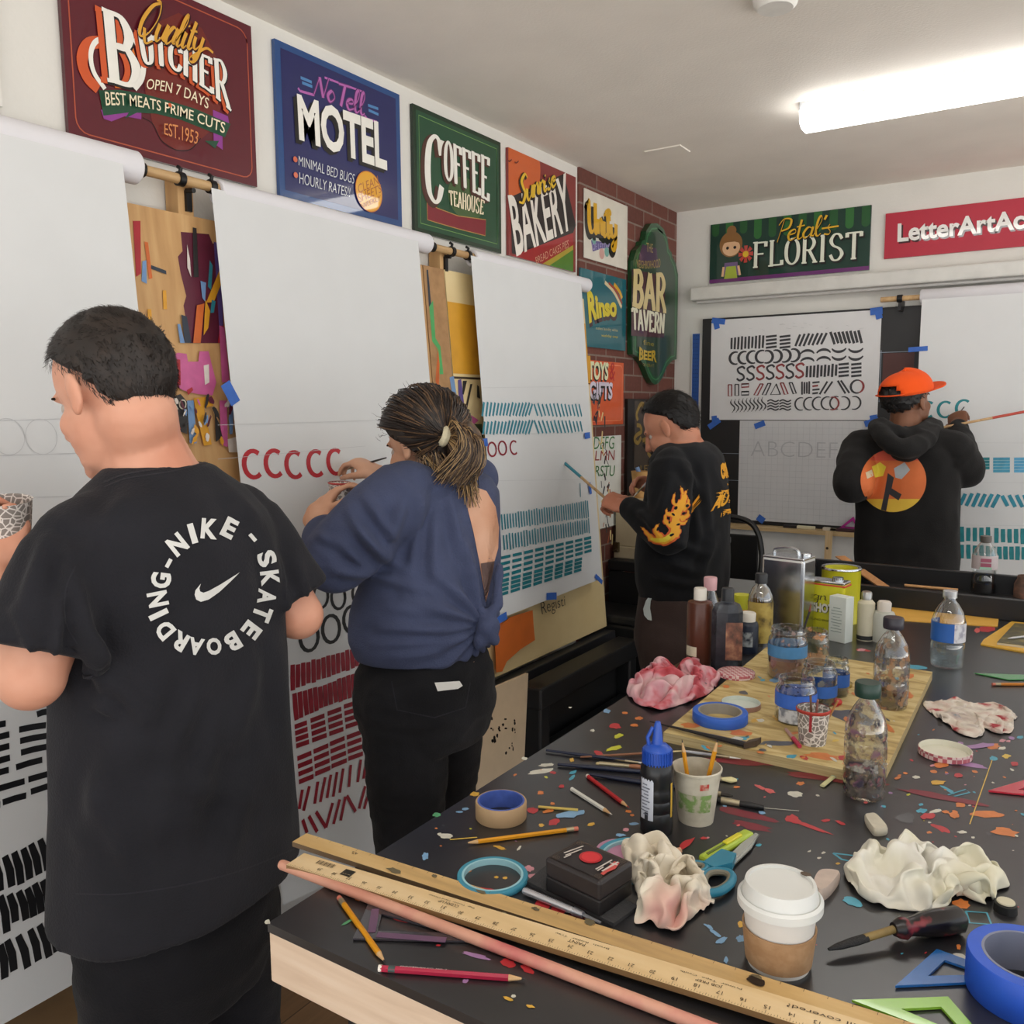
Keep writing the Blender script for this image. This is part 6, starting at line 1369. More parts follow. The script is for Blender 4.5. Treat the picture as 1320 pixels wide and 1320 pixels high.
# screwdriver
a, m_, q = at(1068,1224,z=TZ+.010), at(1152,1198,z=TZ+.017), at(1240,1184,z=TZ+.017); d = (q-m_).normalized()
t = thing('screwdriver', m_, 'paint-caked screwdriver with a fluted black and red handle', 'screwdriver')
HM = blend_mat('caked_handle', [(.3, '#161418'), (.58, '#1c181a'), (.63, '#7a2c34'), (.75, '#984a50')], 26, .3, 3, stretch=(1, 1, 1))
b = MB(); n = 36; L = (q-m_).length; prof = [(0, .008), (.008, .012), (.014, .0135), (.02, .0105), (.03, .0115), (.045, .0155), (.06, .017), (L-.006, .0165), (L, .012)]
X = d.cross(Vector((0, 0, 1))).normalized(); Z = X.cross(d); vs = []; fs = []
for (s_, r) in prof:
    for k in range(n):
        aa = 2*PI*k/n; rr = r*(1-(.06 if s_ > .03 else .0)*(1+math.cos(6*aa))/2); vs.append(m_+d*s_+X*(rr*math.cos(aa))+Z*(rr*math.sin(aa)))
for i in range(len(prof)-1):
    for k in range(n): fs.append([i*n+k, i*n+(k+1) % n, (i+1)*n+(k+1) % n, (i+1)*n+k])
fs += [list(range(n)), list(range(len(vs)-n, len(vs)))[::-1]]; b.add(vs, fs, HM, True); b.build('handle', t)
d2 = (a-m_).normalized(); b = MB(); b.tube([m_, m_.lerp(a, .45)], .0048, mat('#8a7444', .5, .2, 60), 12); b.build('shaft', t)
b = MB(); b.tube([m_.lerp(a, .42), m_.lerp(a, .6), m_.lerp(a, .85), a], [.006, .0065, .005, .002], mat('#141315', .5, .1, 80, bump=.4), 12, squash=.7); b.build('paint_caked_tip', t)
c = base(1296, 1174); lathe_thing('small_pot', c, [('pot', [(0,.012),(.010,.012),(.013,.010),(.014,0),(0,0)], mat('#1a1a1a', .4)), ('disc', [(0,.0135),(.0105,.0135),(.011,.012)], mat('#d0cab0', .5))], 'small black pot with a cream top beside the hanging corner of the white rag', 'pot')
# set squares
def plastic(h, name):
    m = glass_mat(name, h, .62, .12); return m
def solid_pl(h): return mat(h, .18, .05, 20, coat=.4)
P = [at(*p, z=TZ+.001) for p in ((1154,1273.6), (1207.5,1226), (1318,1266))]; Q_ = [at(*p, z=TZ+.001) for p in ((1196,1261), (1217.7,1240.5), (1272,1259))]
b = MB(); frame_tri(b, P, Q_, (0, 0, 1), .003, solid_pl('#1f62a8')); o = b.build('set_square'); tag(o, 'blue plastic set square partly under the big blue tape', 'set square', 'plastic set squares')
P = [at(*p, z=TZ+.001) for p in ((1098,1292), (1222,1287.7), (1290,1366))]; Q_ = [at(*p, z=TZ+.001) for p in ((1161,1303.6), (1213,1301), (1248,1340))]
b = MB(); frame_tri(b, P, Q_, (0, 0, 1), .003, solid_pl('#86b83a')); o = b.build('set_square'); tag(o, 'lime green plastic set square at the bottom of the picture', 'set square', 'plastic set squares')
P = [at(*p, z=TZ+.001) for p in ((1274,1021), (1345,1000), (1360,1030))]; Q_ = [at(*p, z=TZ+.001) for p in ((1312,1020), (1340,1010), (1345,1024))]
b = MB(); frame_tri(b, P, Q_, (0, 0, 1), .003, solid_pl('#c0283c')); o = b.build('set_square'); tag(o, 'red plastic set square at the right edge of the picture', 'set square', 'plastic set squares')
P = [at(*p, z=TZ+.001) for p in ((455,1212), (476,1164), (640,1216))]; Q_ = [at(*p, z=TZ+.001) for p in ((487,1202), (492,1180), (585,1205))]
b = MB(); frame_tri(b, P, Q_, (0, 0, 1), .0025, solid_pl('#3a363c'))
o = b.build('set_square'); tag(o, 'smoky dark set square lying under the pink-tinted stick near the left corner', 'set square', 'plastic set squares')
b = MB(); V_ = mat('#6a4d68', .4)
for (p1, p2) in (((484,1172),(479,1202)), ((486,1205),(575,1212))): x, y = at(*p1, z=TZ+.0037), at(*p2, z=TZ+.0037); dd = (y-x).normalized(); ss = Vector((-dd.y, dd.x, 0))*.005; b.prism([x-ss, y-ss, y+ss, x+ss], (0, 0, 1), .0006, V_)
b.build('purple_edge', o)
P = [at(*p, z=TZ+.001) for p in ((1257,868.5), (1330,871), (1345,876), (1300,877))]; b = MB(); b.prism(P, (0, 0, 1), .002, solid_pl('#3f8f4a')); o = b.build('plastic_rule'); tag(o, 'thin green plastic rule reaching in from the right edge', 'ruler')
# yardsticks and stick across the near corner
def lathe_long(name, p, q, r, m): b = MB(); b.tube([p, q], r, m, 14); return b
def plank(pa, pb, pc, z, th, L, mats, pw, marks):
    """pa, pb = near corners of the left end, pc = far along the upper edge"""
    A_, B_, C_ = at(*pa, z=z), at(*pb, z=z), at(*pc, z=z); U = (C_-A_).normalized(); V = Vector((-U.y, U.x, 0)); w = abs((at(*pw, z=z)-A_).dot(V))
    F = Flat(A_, U, V, dz=.0002); F.panel([(0, -w), (L, -w), (L, 0), (0, 0)], th, mats[0], mats[1]); F.up(); marks(F, w, L); F.A = A_
    return F
YA = blend_mat('worn_yardstick', [(.25, '#b08f60'), (.5, '#d0ac72'), (.75, '#dcbc84')], 4, .5, 6, stretch=(1.2, 9, 9)); YAE = mat('#6f5a42', .6)
YB = wood_mat('yardstick', '#d9b987', '#e3c594', '#e9cfa4', 'x', 3, .45, 12)
IK = mat('#4a3a28', .6)
def marksA(F, w, L):
    for k in range(1, 38): u = .0254*k; F.uline([(u, -.001), (u, -.006)], .0005, IK)
    random.seed(3)
    for (x, y, rx, ry) in ((508,1123,10,3), (760,1189,7,4), (620,1150,6,2), (975,1262,9,4), (690,1172,5,2), (650,1178,3,1.5), (560,1130,4,2)): F.pblob((x, y), rx, ry, mat('#6a6048', .6), .3)
    F.text('42', [F_uv(F, 461, 1103), F_uv(F, 453, 1101)], [F_uv(F, 462, 1100), F_uv(F, 454, 1098)], IK, 0, px=False)
    F.pblob((975,1266), 12, 5, mat('#2a2018', .5), .4); F.pblob((1020,1297), 6, 1.5, mat('#3a2a1c', .5), .4)
def F_uv(F, x, y): return F.uv((x, y))
def marksB(F, w, L):
    for k in range(1, 290):
        u = .0254*k/8; 
        if u > L: break
        F.L = 2; F.uline([(u, -w+.0005), (u, -w+(.007 if k % 8 == 0 else .005 if k % 4 == 0 else .0032))], .0004, IK)
    F.up()
    for k in range(2, 46):
        u = .0254*k
        if u > L-.01: break
        s_ = str(41-k) if 41-k > 0 else ''
        if not s_: continue
        F.L = 3; ww = .0065*len(s_)/2; F.text(s_, [(u+ww/2, -w+.0085), (u-ww/2, -w+.0085)], [(u+ww/2, -w+.0145), (u-ww/2, -w+.0145)], IK, 0, px=False)
    def up_text(s_, u, v, h, wd): F.L = 3; F.text(s_, [(u+wd, v), (u, v)], [(u+wd, v+h), (u, v+h)], IK, 0, px=False)
    for (s1, s2, px) in (('CLEAN UP', 'Rags  Thinner  Hand Cleaner', 600), ('PAINT', 'Brush  Roller  Tray', 748), ('JOB PREP', 'Primer  Tape  Caulk', 900)):
        u = F.uv((px, 1130+(px-600)*.42))[0]; up_text(s1, u, -w+.019, .0055, .03 if len(s1) > 5 else .022); up_text(s2, u-.02, -w+.0265, .0035, .07)
    u = F.uv((1010, 1310))[0]; up_text('Have it all covered?', u, -w+.022, .006, .12)
    F.L = 3
    for k in range(14): u = .035+.0022*k; F.uline([(u, -w*.42), (u, -.006)], .0006+.0008*(k % 3 == 0), IK)
    F.poly(rect(.083, -w*.62, .1, -.008), mat('#2a261f', .6)); F.up(); F.text('RULE', [(.098, -w*.5), (.085, -w*.5)], [(.098, -.02), (.085, -.02)], mat('#c9b48a', .6), 0, px=False)
FA = plank((395,1074), (374,1088.5), (740,1182), TZ+.0075, .0075, 1.05, (YA, YAE), (760,1209), marksA); o = FA.build('yardstick'); tag(o, 'worn stained yardstick, the farther of the two across the near corner of the table', 'ruler', 'wooden rulers')
FB = plank((392,1099.5), (377,1108), (760,1210), TZ+.0150, .007, 1.0, (YB, mat('#8a6a44', .6)), (760,1237), marksB); o = FB.build('yardstick'); tag(o, 'printed yardstick with inch marks, the nearer of the two across the corner of the table', 'ruler', 'wooden rulers')
SKM = blend_mat('tinted_stick', [(.3, '#c98a74'), (.55, '#d8a088'), (.68, '#c8706c'), (.8, '#b8484e')], 7, .45)
a, q = at(362,1114,z=TZ+.0075), at(905,1322,z=TZ+.0075); d = (q-a).normalized()
b = MB(); b.tube([a, a+d*.003, a+d*.85], [.0062, .0072, .0072], SKM, 16); o = b.build('mahl_stick'); tag(o, 'long pink-tinted wooden stick lying in front of the two yardsticks', 'stick', 'painting sticks')
# yellow folder, sketchbook, envelope, things in the trough
P = [at(*p, z=TZ) for p in ((1264,832), (1268,826), (1304,802.5), (1400,812), (1400,858), (1320,842))]
b = MB(); b.prism(P, (0, 0, 1), .004, mat('#d8a83c', .55)); o = b.build('folder'); tag(o, 'yellow card folder at the right edge of the table', 'folder')
P = [at(*p, z=TZ+.004) for p in ((1285,831), (1308,806), (1400,815), (1400,846))]
t = thing('sketchbook', P[0], 'dark olive covered book lying on the yellow folder', 'book'); b = MB(); b.prism(P, (0, 0, 1), .006, mat('#cfc7b0', .7)); b.build('pages', t); b = MB(); b.prism([p+Vector((0, 0, .006)) for p in P], (0, 0, 1), .001, blend_mat('book_cover', [(.4, '#4a4630'), (.6, '#6a6238'), (.75, '#c09c3a')], 30, .5)); b.build('cover', t)
a, q = at(1299,823,z=TZ+.0145), at(1345,818,z=TZ+.0145); b = MB(); b.tube([a, a.lerp(q, .15), q], [.001, .0035, .0035], mat('#c9c9c9', .3, metal=.6), 10); o = b.build('pen'); tag(o, 'silver pen lying on the dark olive book', 'pen')
P = [at(*p, z=TZ) for p in ((1152,800), (1148,778), (1289,786), (1286,808.5))]
b = MB(); b.prism(P, (0, 0, 1), .003, mat('#d9a648', .6)); o = b.build('envelope'); tag(o, 'long yellow envelope lying in front of the trough', 'envelope')
a, q = at(1150,748.5,z=TRZ+.006), at(1345,760,z=TRZ+.006); b = MB(); b.tube([a, q], .006, mat('#b0aea4', .4), 10); b.tube([a, a.lerp(q, .02)], .008, mat('#d0d0b8', .5), 10); o = b.build('white_rod'); tag(o, 'thin white rod lying in the trough', 'rod')
a, q = at(1166,754.5,z=TRZ+.006), at(1235,760.5,z=TRZ+.006); stick('wooden_rod', a, q, .005, mat('#cf9c66', .5), 'short wooden rod lying in the trough beside the white rod', 'rod')
c = at(1304, 763, z=TRZ); lathe_thing('small_tin', c, [('tin', [(0,.01),(.02,.01),(.022,.006),(.022,0)], mat('#b9b6ac', .3, metal=.6))], 'small flat tin lying in the trough near the right edge', 'tin')
a = at(1083, 717, z=zr_+.005); q = at(1158, 769, z=TZ+.003)
d = (q-a).normalized(); s_ = d.cross(Vector((0, 0, 1))).normalized(); n_ = s_.cross(d)
b = MB(); w = .02; b.prism([a-s_*w-n_*.0025, q-s_*w-n_*.0025, q+s_*w-n_*.0025, a+s_*w-n_*.0025], n_, .004, wood_mat('tilted_ruler', '#a87448', '#b98455', '#c79666', 'y', 4)); o = b.build('wooden_ruler'); tag(o, 'brown wooden ruler propped across the trough behind the yellow cans', 'ruler', 'wooden rulers')
# ------------------------------------------------------------------ rags
def rag(label, P, h, m, seed, excess=1.35, n=64, z=TZ, its=110, lift=.012):
    """crumpled cloth: a sheet with more cloth than its outline holds buckles into folds and settles on the table"""
    ring = cr([at(*p, z=z) for p in P+[P[0]]], 8)[:-1]; c = sum(ring, Vector())/len(ring)
    ang = np.array([math.atan2(p.y-c.y, p.x-c.x) for p in ring]); rad = np.array([math.hypot(p.x-c.x, p.y-c.y) for p in ring])
    o_ = np.argsort(ang); ang, rad = ang[o_], rad[o_]; A = np.concatenate([ang-2*PI, ang, ang+2*PI]); R_ = np.concatenate([rad]*3)
    g = np.linspace(-1, 1, n); S, T = np.meshgrid(g, g, indexing='ij')
    dx, dy = S*np.sqrt(1-T*T/2), T*np.sqrt(1-S*S/2); th = np.arctan2(dy, dx); rr = np.hypot(dx, dy)*np.interp(th, A, R_)
    X = np.stack([c.x+rr*np.cos(th), c.y+rr*np.sin(th), np.zeros_like(S)], -1)
    def fld(sx, sy, o): return np.array([[noise.noise(Vector((S[i, j]*sx+seed+o, T[i, j]*sy+o, seed*1.7+o))) for j in range(n)] for i in range(n)])
    nz = fld(3.1, 3.1, 0)+.5*fld(8, 8, 3); f1 = fld(2.2, 1.5, 7); f2 = fld(1.6, 3.4, 11); f3 = fld(5.5, 4, 17)
    env = (1-np.maximum(abs(S), abs(T))**4)**.8
    X[..., 0] += (.30*f2+.12*f3)*rad.mean()*env; X[..., 1] += (.30*f1-.12*f3)*rad.mean()*env
    X[..., 2] = .003+h*env*np.clip(.30+.75*(1-2.6*np.abs(f1+.25*f3))*.8+.45*(1-3*np.abs(f2))*.6+.25*f3, .04, 1.0)
    rest_h = np.linalg.norm(X[1:]-X[:-1], axis=-1)*excess; rest_v = np.linalg.norm(X[:, 1:]-X[:, :-1], axis=-1)*excess
    rest_d = rest_h[:, :-1]; b_h = (rest_h[1:]+rest_h[:-1])*.97; b_v = (rest_v[:, 1:]+rest_v[:, :-1])*.97
    edge = np.zeros((n, n), bool); edge[0] = edge[-1] = True; edge[:, 0] = edge[:, -1] = True
    X[edge, 2] = np.maximum(.001, nz[edge]*lift*1.6); pin = X.copy(); V = np.zeros_like(X); w = np.where(edge, 0.0, 1.0)[..., None]
    def con(a, b, L, k):
        A_, B_ = X[a], X[b]; d = B_-A_; l = np.linalg.norm(d, axis=-1, keepdims=True)+1e-9; wa, wb = w[a], w[b]
        q = k*(l-L[..., None])*d/l/np.maximum(wa+wb, 1e-6); X[a] = A_+q*wa; X[b] = B_-q*wb
    sl = slice
    def fam(axis, st, L, k):
        m_ = n-st
        for off in range(2*st):
            if (off//st) % 2 and False: continue
        for off in range(st+1):
            i = np.arange(off, m_, st+1)
            if axis == 0: con((i,), (i+st,), L[i], k)
            else: con((sl(None), i), (sl(None), i+st), L[:, i], k)
    for it in range(its):
        V *= .93; V[..., 2] -= .000012; V *= w; P0 = X.copy(); X += V
        for _ in range(2):
            fam(0, 1, rest_h, .9); fam(1, 1, rest_v, .9)
            for off in (0, 1):
                i = np.arange(off, n-1, 2); D = rest_d
                con((i, sl(0, n-1)), (i+1, sl(1, n)), D[i], .25) if False else None
            fam(0, 2, b_h, .12); fam(1, 2, b_v, .12)
        X[..., 2] = np.maximum(X[..., 2], .0012); top = X[..., 2] > h
        X[..., 2] = np.where(top, h+(X[..., 2]-h)*.6, X[..., 2]); X[edge] = pin[edge]; V = (X-P0)*.9
        gnd = X[..., 2] < .002; V[gnd] *= .3
    vs = [Vector((p[0], p[1], z+p[2])) for p in X.reshape(-1, 3)]
    fs = [[i*n+j, (i+1)*n+j, (i+1)*n+j+1, i*n+j+1] for i in range(n-1) for j in range(n-1)]
    b = MB(); b.add(vs, fs, m, True); o = b.build('rag'); tag(o, label, 'rag', 'paint rags')
    for p in o.data.edges: p.use_edge_sharp = False
    sm_ = o.modifiers.new('relax', 'SMOOTH'); sm_.iterations = 2; sm_.factor = .5
    sm_ = o.modifiers.new('thickness', 'SOLIDIFY'); sm_.thickness = .0014; sm_.offset = 1
    ss = o.modifiers.new('smooth', 'SUBSURF'); ss.levels = 1; ss.render_levels = 1
    return o
rag('pink and red stained rag at the left table edge in front of the bottles', [(808,893),(822,877),(840,872),(856,868),(862,880),(878,864),(893,858),(908,868),(924,878),(918,893),(900,902),(880,908),(866,913),(845,918),(820,908)], .055, blend_mat('pink_rag', [(.3, '#a83038'), (.42, '#c8606a'), (.5, '#d8a0a8'), (.62, '#d9b8b8'), (.75, '#d0707a')], 14, .85, 3), 3, 1.10)
rag('cream rag crumpled beside the black box', [(802,1100),(812,1092),(840,1090),(858,1098),(868,1112),(878,1130),(905,1128),(910,1142),(922,1166),(900,1180),(882,1192),(866,1205),(842,1196),(816,1192),(822,1172),(818,1140)], .05, blend_mat('cream_rag', [(.35, '#d8cdb8'), (.55, '#e4dccb'), (.68, '#d8b8a8'), (.8, '#d89a94')], 9, .85, 3), 8, 1.10)
rag('big cream and white rag lying right of the coffee cup', [(1090,1135),(1098,1108),(1118,1097),(1140,1098),(1158,1092),(1175,1102),(1200,1108),(1216,1112),(1240,1116),(1270,1116),(1288,1124),(1303,1144),(1282,1152),(1280,1172),(1262,1160),(1230,1158),(1222,1170),(1190,1176),(1150,1174),(1115,1162)], .048, blend_mat('white_rag', [(.25, '#cfc8a8'), (.5, '#e0dcc8'), (.66, '#e6e4dc'), (.72, '#e4e0d8'), (.8, '#c08080')], 7, .85, 3), 5, 1.10)
rag('flat rag streaked with red and teal on the far right of the table', [(1190,908),(1210,905),(1232,903),(1255,908),(1285,908),(1302,918),(1306,944),(1285,946),(1268,940),(1262,952),(1240,948),(1222,936),(1204,924)], .018, blend_mat('streaked_rag', [(.3, '#3f6a80'), (.36, '#b8a8a0'), (.5, '#d8cfc2'), (.6, '#d0bcb0'), (.66, '#a83840'), (.78, '#c0606a')], 16, .85, 4), 12, 1.1)
# ================================================================== PEOPLE
def frame(F, U=Vector((0, 0, 1))):
    F = Vector(F).normalized(); U = (Vector(U)-F*F.dot(Vector(U))).normalized(); return F, U.cross(F), U    # forward, left, up
class Shells(MB):
    def limb(s, pts, rs, n=14, squash=None):
        P = [Vector(p) for p in pts]; rs = list(rs)
        # round ends
        d0 = (P[0]-P[1]).normalized(); d1 = (P[-1]-P[-2]).normalized()
        pre = [(P[0]+d0*rs[0]*math.sin(a), rs[0]*math.cos(a)) for a in (1.45, 1.1, .75, .4)]
        post = [(P[-1]+d1*rs[-1]*math.sin(a), rs[-1]*math.cos(a)) for a in (.4, .75, 1.1, 1.45)]
        pp = [p for p, r in pre]+P+[p for p, r in post]; rr = [r for p, r in pre]+rs+[r for p, r in post]
        return s.tube(pp, rr, SKIN0, n, squash=squash)
    def ell(s, c, r, ax=None, n=20):
        c = Vector(c); X, Y, Z = ax or (Vector((1, 0, 0)), Vector((0, 1, 0)), Vector((0, 0, 1))); vs = []; fs = []; m = n//2
        for i in range(m+1):
            t = PI*(i+.02)/(m+.04)
            for k in range(n):
                a = 2*PI*k/n; vs.append(c+X*(r[0]*math.sin(t)*math.cos(a))+Y*(r[1]*math.sin(t)*math.sin(a))+Z*(r[2]*math.cos(t)))
        for i in range(m):
            for k in range(n): fs.append([i*n+k, (i+1)*n+k, (i+1)*n+(k+1) % n, i*n+(k+1) % n])
        fs += [list(range(n)), list(range(m*n, m*n+n))[::-1]]
        return s.add(vs, fs, SKIN0, True)
    def rings(s, R, L, F, n=40, p=2.3):
        """R = [(centre, half width along L, half depth along F)]"""
        vs = []; fs = []
        for (c, a, b_) in R:
            for k in range(n):
                t = 2*PI*k/n; cx, sy = math.cos(t), math.sin(t)
                vs.append(Vector(c)+L*(a*math.copysign(abs(cx)**(2/p), cx))+F*(b_*math.copysign(abs(sy)**(2/p), sy)))
        for i in range(len(R)-1):
            for k in range(n): fs.append([i*n+k, i*n+(k+1) % n, (i+1)*n+(k+1) % n, (i+1)*n+k])
        fs += [list(range(n))[::-1], list(range(len(vs)-n, len(vs)))]
        return s.add(vs, fs, SKIN0, True)
    def union(s, name, m, parent=None, voxel=.008, smooth=4, disp=None, fac=.5):
        o = s.build('tmp'); md = o.modifiers.new('r', 'REMESH'); md.mode = 'VOXEL'; md.voxel_size = voxel; md.use_smooth_shade = True
        if smooth: sm_ = o.modifiers.new('s', 'SMOOTH'); sm_.iterations = smooth; sm_.factor = fac
        dg = bpy.context.evaluated_depsgraph_get(); me = bpy.data.meshes.new_from_object(o.evaluated_get(dg))
        old = o.data; bpy.data.objects.remove(o); bpy.data.meshes.remove(old)
        me.name = name; me.materials.clear(); me.materials.append(m)
        if disp:
            nv = len(me.vertices); co = np.empty(nv*3); me.vertices.foreach_get('co', co); no = np.empty(nv*3)
            me.vertex_normals.foreach_get('vector', no); co = co.reshape(-1, 3); no = no.reshape(-1, 3)
            for i in range(nv): co[i] += no[i]*disp(Vector(co[i]), Vector(no[i]))
            me.vertices.foreach_set('co', co.ravel())
        me.polygons.foreach_set('use_smooth', [True]*len(me.polygons)); me.polygons.foreach_set('material_index', [0]*len(me.polygons)); me.update()
        return link(name, me, parent)
SKIN0 = mat('#c99a80', .5)
def skin(a, b_, c): return blend_mat('skin', [(.3, a), (.5, b_), (.72, c)], 7, .5, 4, spec=.35)
def cloth(h, var=.12, bump=.25, rough=.9): return mat(h, rough, var, 9, bump=bump, spec=.2, bscale=260, sheen=.05)
def folds(amp, seed, stretch=(1, 1, .45), f=9, f2=22, a2=.35):
    def fn(p, n):
        q = Vector((p.x*stretch[0]+seed, p.y*stretch[1], p.z*stretch[2]))
        v = noise.noise(q*f); w = noise.noise(q*f2+Vector((3, 1, 7)))
        return amp*((1-abs(v)*2.2)*.6+w*a2)
    return fn
def px_of(p):
    q = Vector(p)-CAM; z = q.dot(CF); return 660+FPX*q.dot(CR)/z, 660-FPX*q.dot(CU)/z
def creases(base_fn, lst):
    """cloth creases along lines measured in the photograph: (x0, y0, x1, y1, height, half width)"""
    L_ = [(Vector((a, b_)), Vector((c, d)), h, w) for a, b_, c, d, h, w in lst]
    def fn(p, n):
        v = base_fn(p, n); f = n.dot((CAM-p).normalized())
        if f < .05: return v
        x = Vector(px_of(p))
        for a, c, h, w in L_:
            ab = c-a; t = max(0, min(1, (x-a).dot(ab)/ab.length_squared)); e = x-(a+ab*t); dist = e.length
            if dist < w*3:
                side = 1 if ab.x*e.y-ab.y*e.x > 0 else -1; u = dist/w
                v += 1.7*h*min(1, f*2)*(math.exp(-u*u)-.55*math.exp(-(u-1.6)**2)*(1 if side > 0 else .4))*math.sin(PI*min(1, max(0, .12+.76*t)))
        return v
    return fn
class Wrap(Flat):
    """marks printed on a cloth surface; drawn in photograph pixels and laid onto the mesh"""
    def __init__(s, obj, lift=.0012, maxe=7):
        me = obj.data; mw = world(obj); s.bvh = BVHTree.FromPolygons([mw @ v.co for v in me.vertices], [list(p.vertices) for p in me.polygons])
        s.mb = MB(); s.L = 1; s.dz = .0006; s.lift = lift; s.maxe = maxe
    def uv(s, p): return Vector((p[0], p[1]))
    def up(s): s.L += 1; return s
    def pt(s, q):
        h, nn, i, d = s.bvh.ray_cast(CAM, ray(q[0], q[1]))
        if h is None:
            r = ray(q[0], q[1]); h, nn, i, d = s.bvh.find_nearest(CAM+r*s.last)
        else: s.last = (h-CAM).length
        if nn.dot(CAM-h) < 0: nn = -nn
        return h+nn*(s.lift+s.dz*s.L*.5)
    last = 2.0
    def add(s, vs, fs, m):
        bm = bmesh.new(); V = [bm.verts.new((v[0], v[1], 0)) for v in vs]
        for f in fs:
            try: bm.faces.new([V[i] for i in f])
            except Exception: pass
        bm.normal_update(); bmesh.ops.triangulate(bm, faces=bm.faces[:])
        for _ in range(5):
            e = [e for e in bm.edges if e.calc_length() > s.maxe]
            if not e: break
            bmesh.ops.subdivide_edges(bm, edges=e, cuts=1); bmesh.ops.triangulate(bm, faces=bm.faces[:])
        bm.verts.index_update()
        s.mb.add([s.pt(v.co) for v in bm.verts], [[v.index for v in f.verts] for f in bm.faces], m); bm.free()
def head(b, C, F, L, U, k=1.0, ears=True, eo=.079):
    ax = (F, L, U)
    b.ell(C-F*.012*k+U*.032*k, (.098*k, .077*k, .09*k), ax, 28)
    b.ell(C+F*.032*k-U*.04*k, (.064*k, .060*k, .076*k), ax); b.ell(C+F*.045*k-U*.085*k, (.047*k, .046*k, .03*k), ax)
    b.ell(C+F*.078*k-U*.102*k, (.02*k, .024*k, .018*k), ax)
    b.limb([C+F*.09*k+U*.012*k, C+F*.106*k-U*.022*k, C+F*.109*k-U*.032*k], [.009*k, .011*k, .014*k]); b.ell(C+F*.099*k-U*.034*k, (.014*k, .02*k, .011*k), ax)
    b.ell(C+F*.082*k+U*.022*k, (.013*k, .043*k, .012*k), ax); b.ell(C+F*.09*k-U*.062*k, (.013*k, .025*k, .008*k), ax); b.ell(C+F*.088*k-U*.073*k, (.013*k, .022*k, .008*k), ax)
    for sg in (-1, 1):
        b.ell(C+F*.06*k+L*sg*.034*k-U*.03*k, (.026*k, .022*k, .026*k), ax)
        if ears:
            X = (F*.95-L*sg*.3).normalized(); E = C-F*.01*k+L*sg*eo*k-U*.002*k
            b.ell(E, (.020*k, .009*k, .033*k), (X, L, U)); b.ell(E-U*.024*k+F*.004*k, (.011*k, .009*k, .013*k), (X, L, U))
def face_bits(t, C, F, L, U, k=1.0, hair='#1c1614', lips=None):
    for sg in (-1, 1):
        e = C+F*.0655*k+L*sg*.032*k-U*.001*k
        b = MB(); b.lathe([(0, .0115), (.006, .0098), (.0098, .005), (.0112, 0), (.0098, -.005), (0, -.0112)], e, mat('#b5aaa2', .35), 16, up=F)
        b.lathe([(0, .0122), (.0045, .0116), (.0052, .0108)], e, mat('#241812', .2), 14, up=F); b.build('eye', t)
        b = Shells(); b.limb([e+U*.019*k+F*.021-L*sg*.014*k, e+U*.023*k+F*.0195, e+U*.020*k+L*sg*.014*k+F*.012], [.0025, .003, .002], 8); b.mats = [mat(hair, .8)]; b.build('eyebrow', t)
def hand(b, W_, D, N, side, curl=(.5, .5, .5, .5), k=1.0, thumb=.6):
    """W_ wrist, D towards the fingers, N out of the palm, side = towards the thumb"""
    D = Vector(D).normalized(); N = (Vector(N)-D*D.dot(Vector(N))).normalized(); S = D.cross(N)
    if S.dot(Vector(side)) < 0: S = -S
    b.ell(W_+D*.048*k, (.052*k, .042*k, .017*k), (D, S, N)); b.ell(W_+D*.078*k, (.022*k, .042*k, .014*k), (D, S, N)); b.limb([W_-D*.02, W_+D*.03*k], [.027*k, .026*k], squash=None)
    tips = []
    for i, (o_, ln) in enumerate(((.031, .072), (.0105, .082), (-.0105, .077), (-.031, .06))):
        p = W_+D*(.084-.004*abs(i-1.3))*k+S*o_*k; pts = [p-D*.02*k]; dr = D.copy(); seg_ = [ln*.45, ln*.32, ln*.25]
        for j in range(3):
            a = curl[i]*(.9, 1.1, .7)[j]; Rm = Matrix.Rotation(a, 3, D.cross(N)); dr = Rm @ dr
            if j == 0: pts.append(p)
            p = p+dr*seg_[j]*k; pts.append(p)
        b.limb(pts, [.009*k, .0088*k, .0082*k, .0075*k, .0066*k], 10); tips.append(p)
    T = W_+D*.018*k+S*.03*k+N*.006*k; t1 = T+(D*.65+S*.6+N*.35).normalized()*.042*k; t2 = t1+(D*.8-S*.1*thumb+N*.6*thumb).normalized()*.032*k; t3 = t2+(D*.8-S*.35*thumb+N*.7*thumb).normalized()*.024*k
    b.limb([T-D*.01, T, t1, t2, t3], [.013*k, .014*k, .0105*k, .0095*k, .0075*k], 10)
    return tips
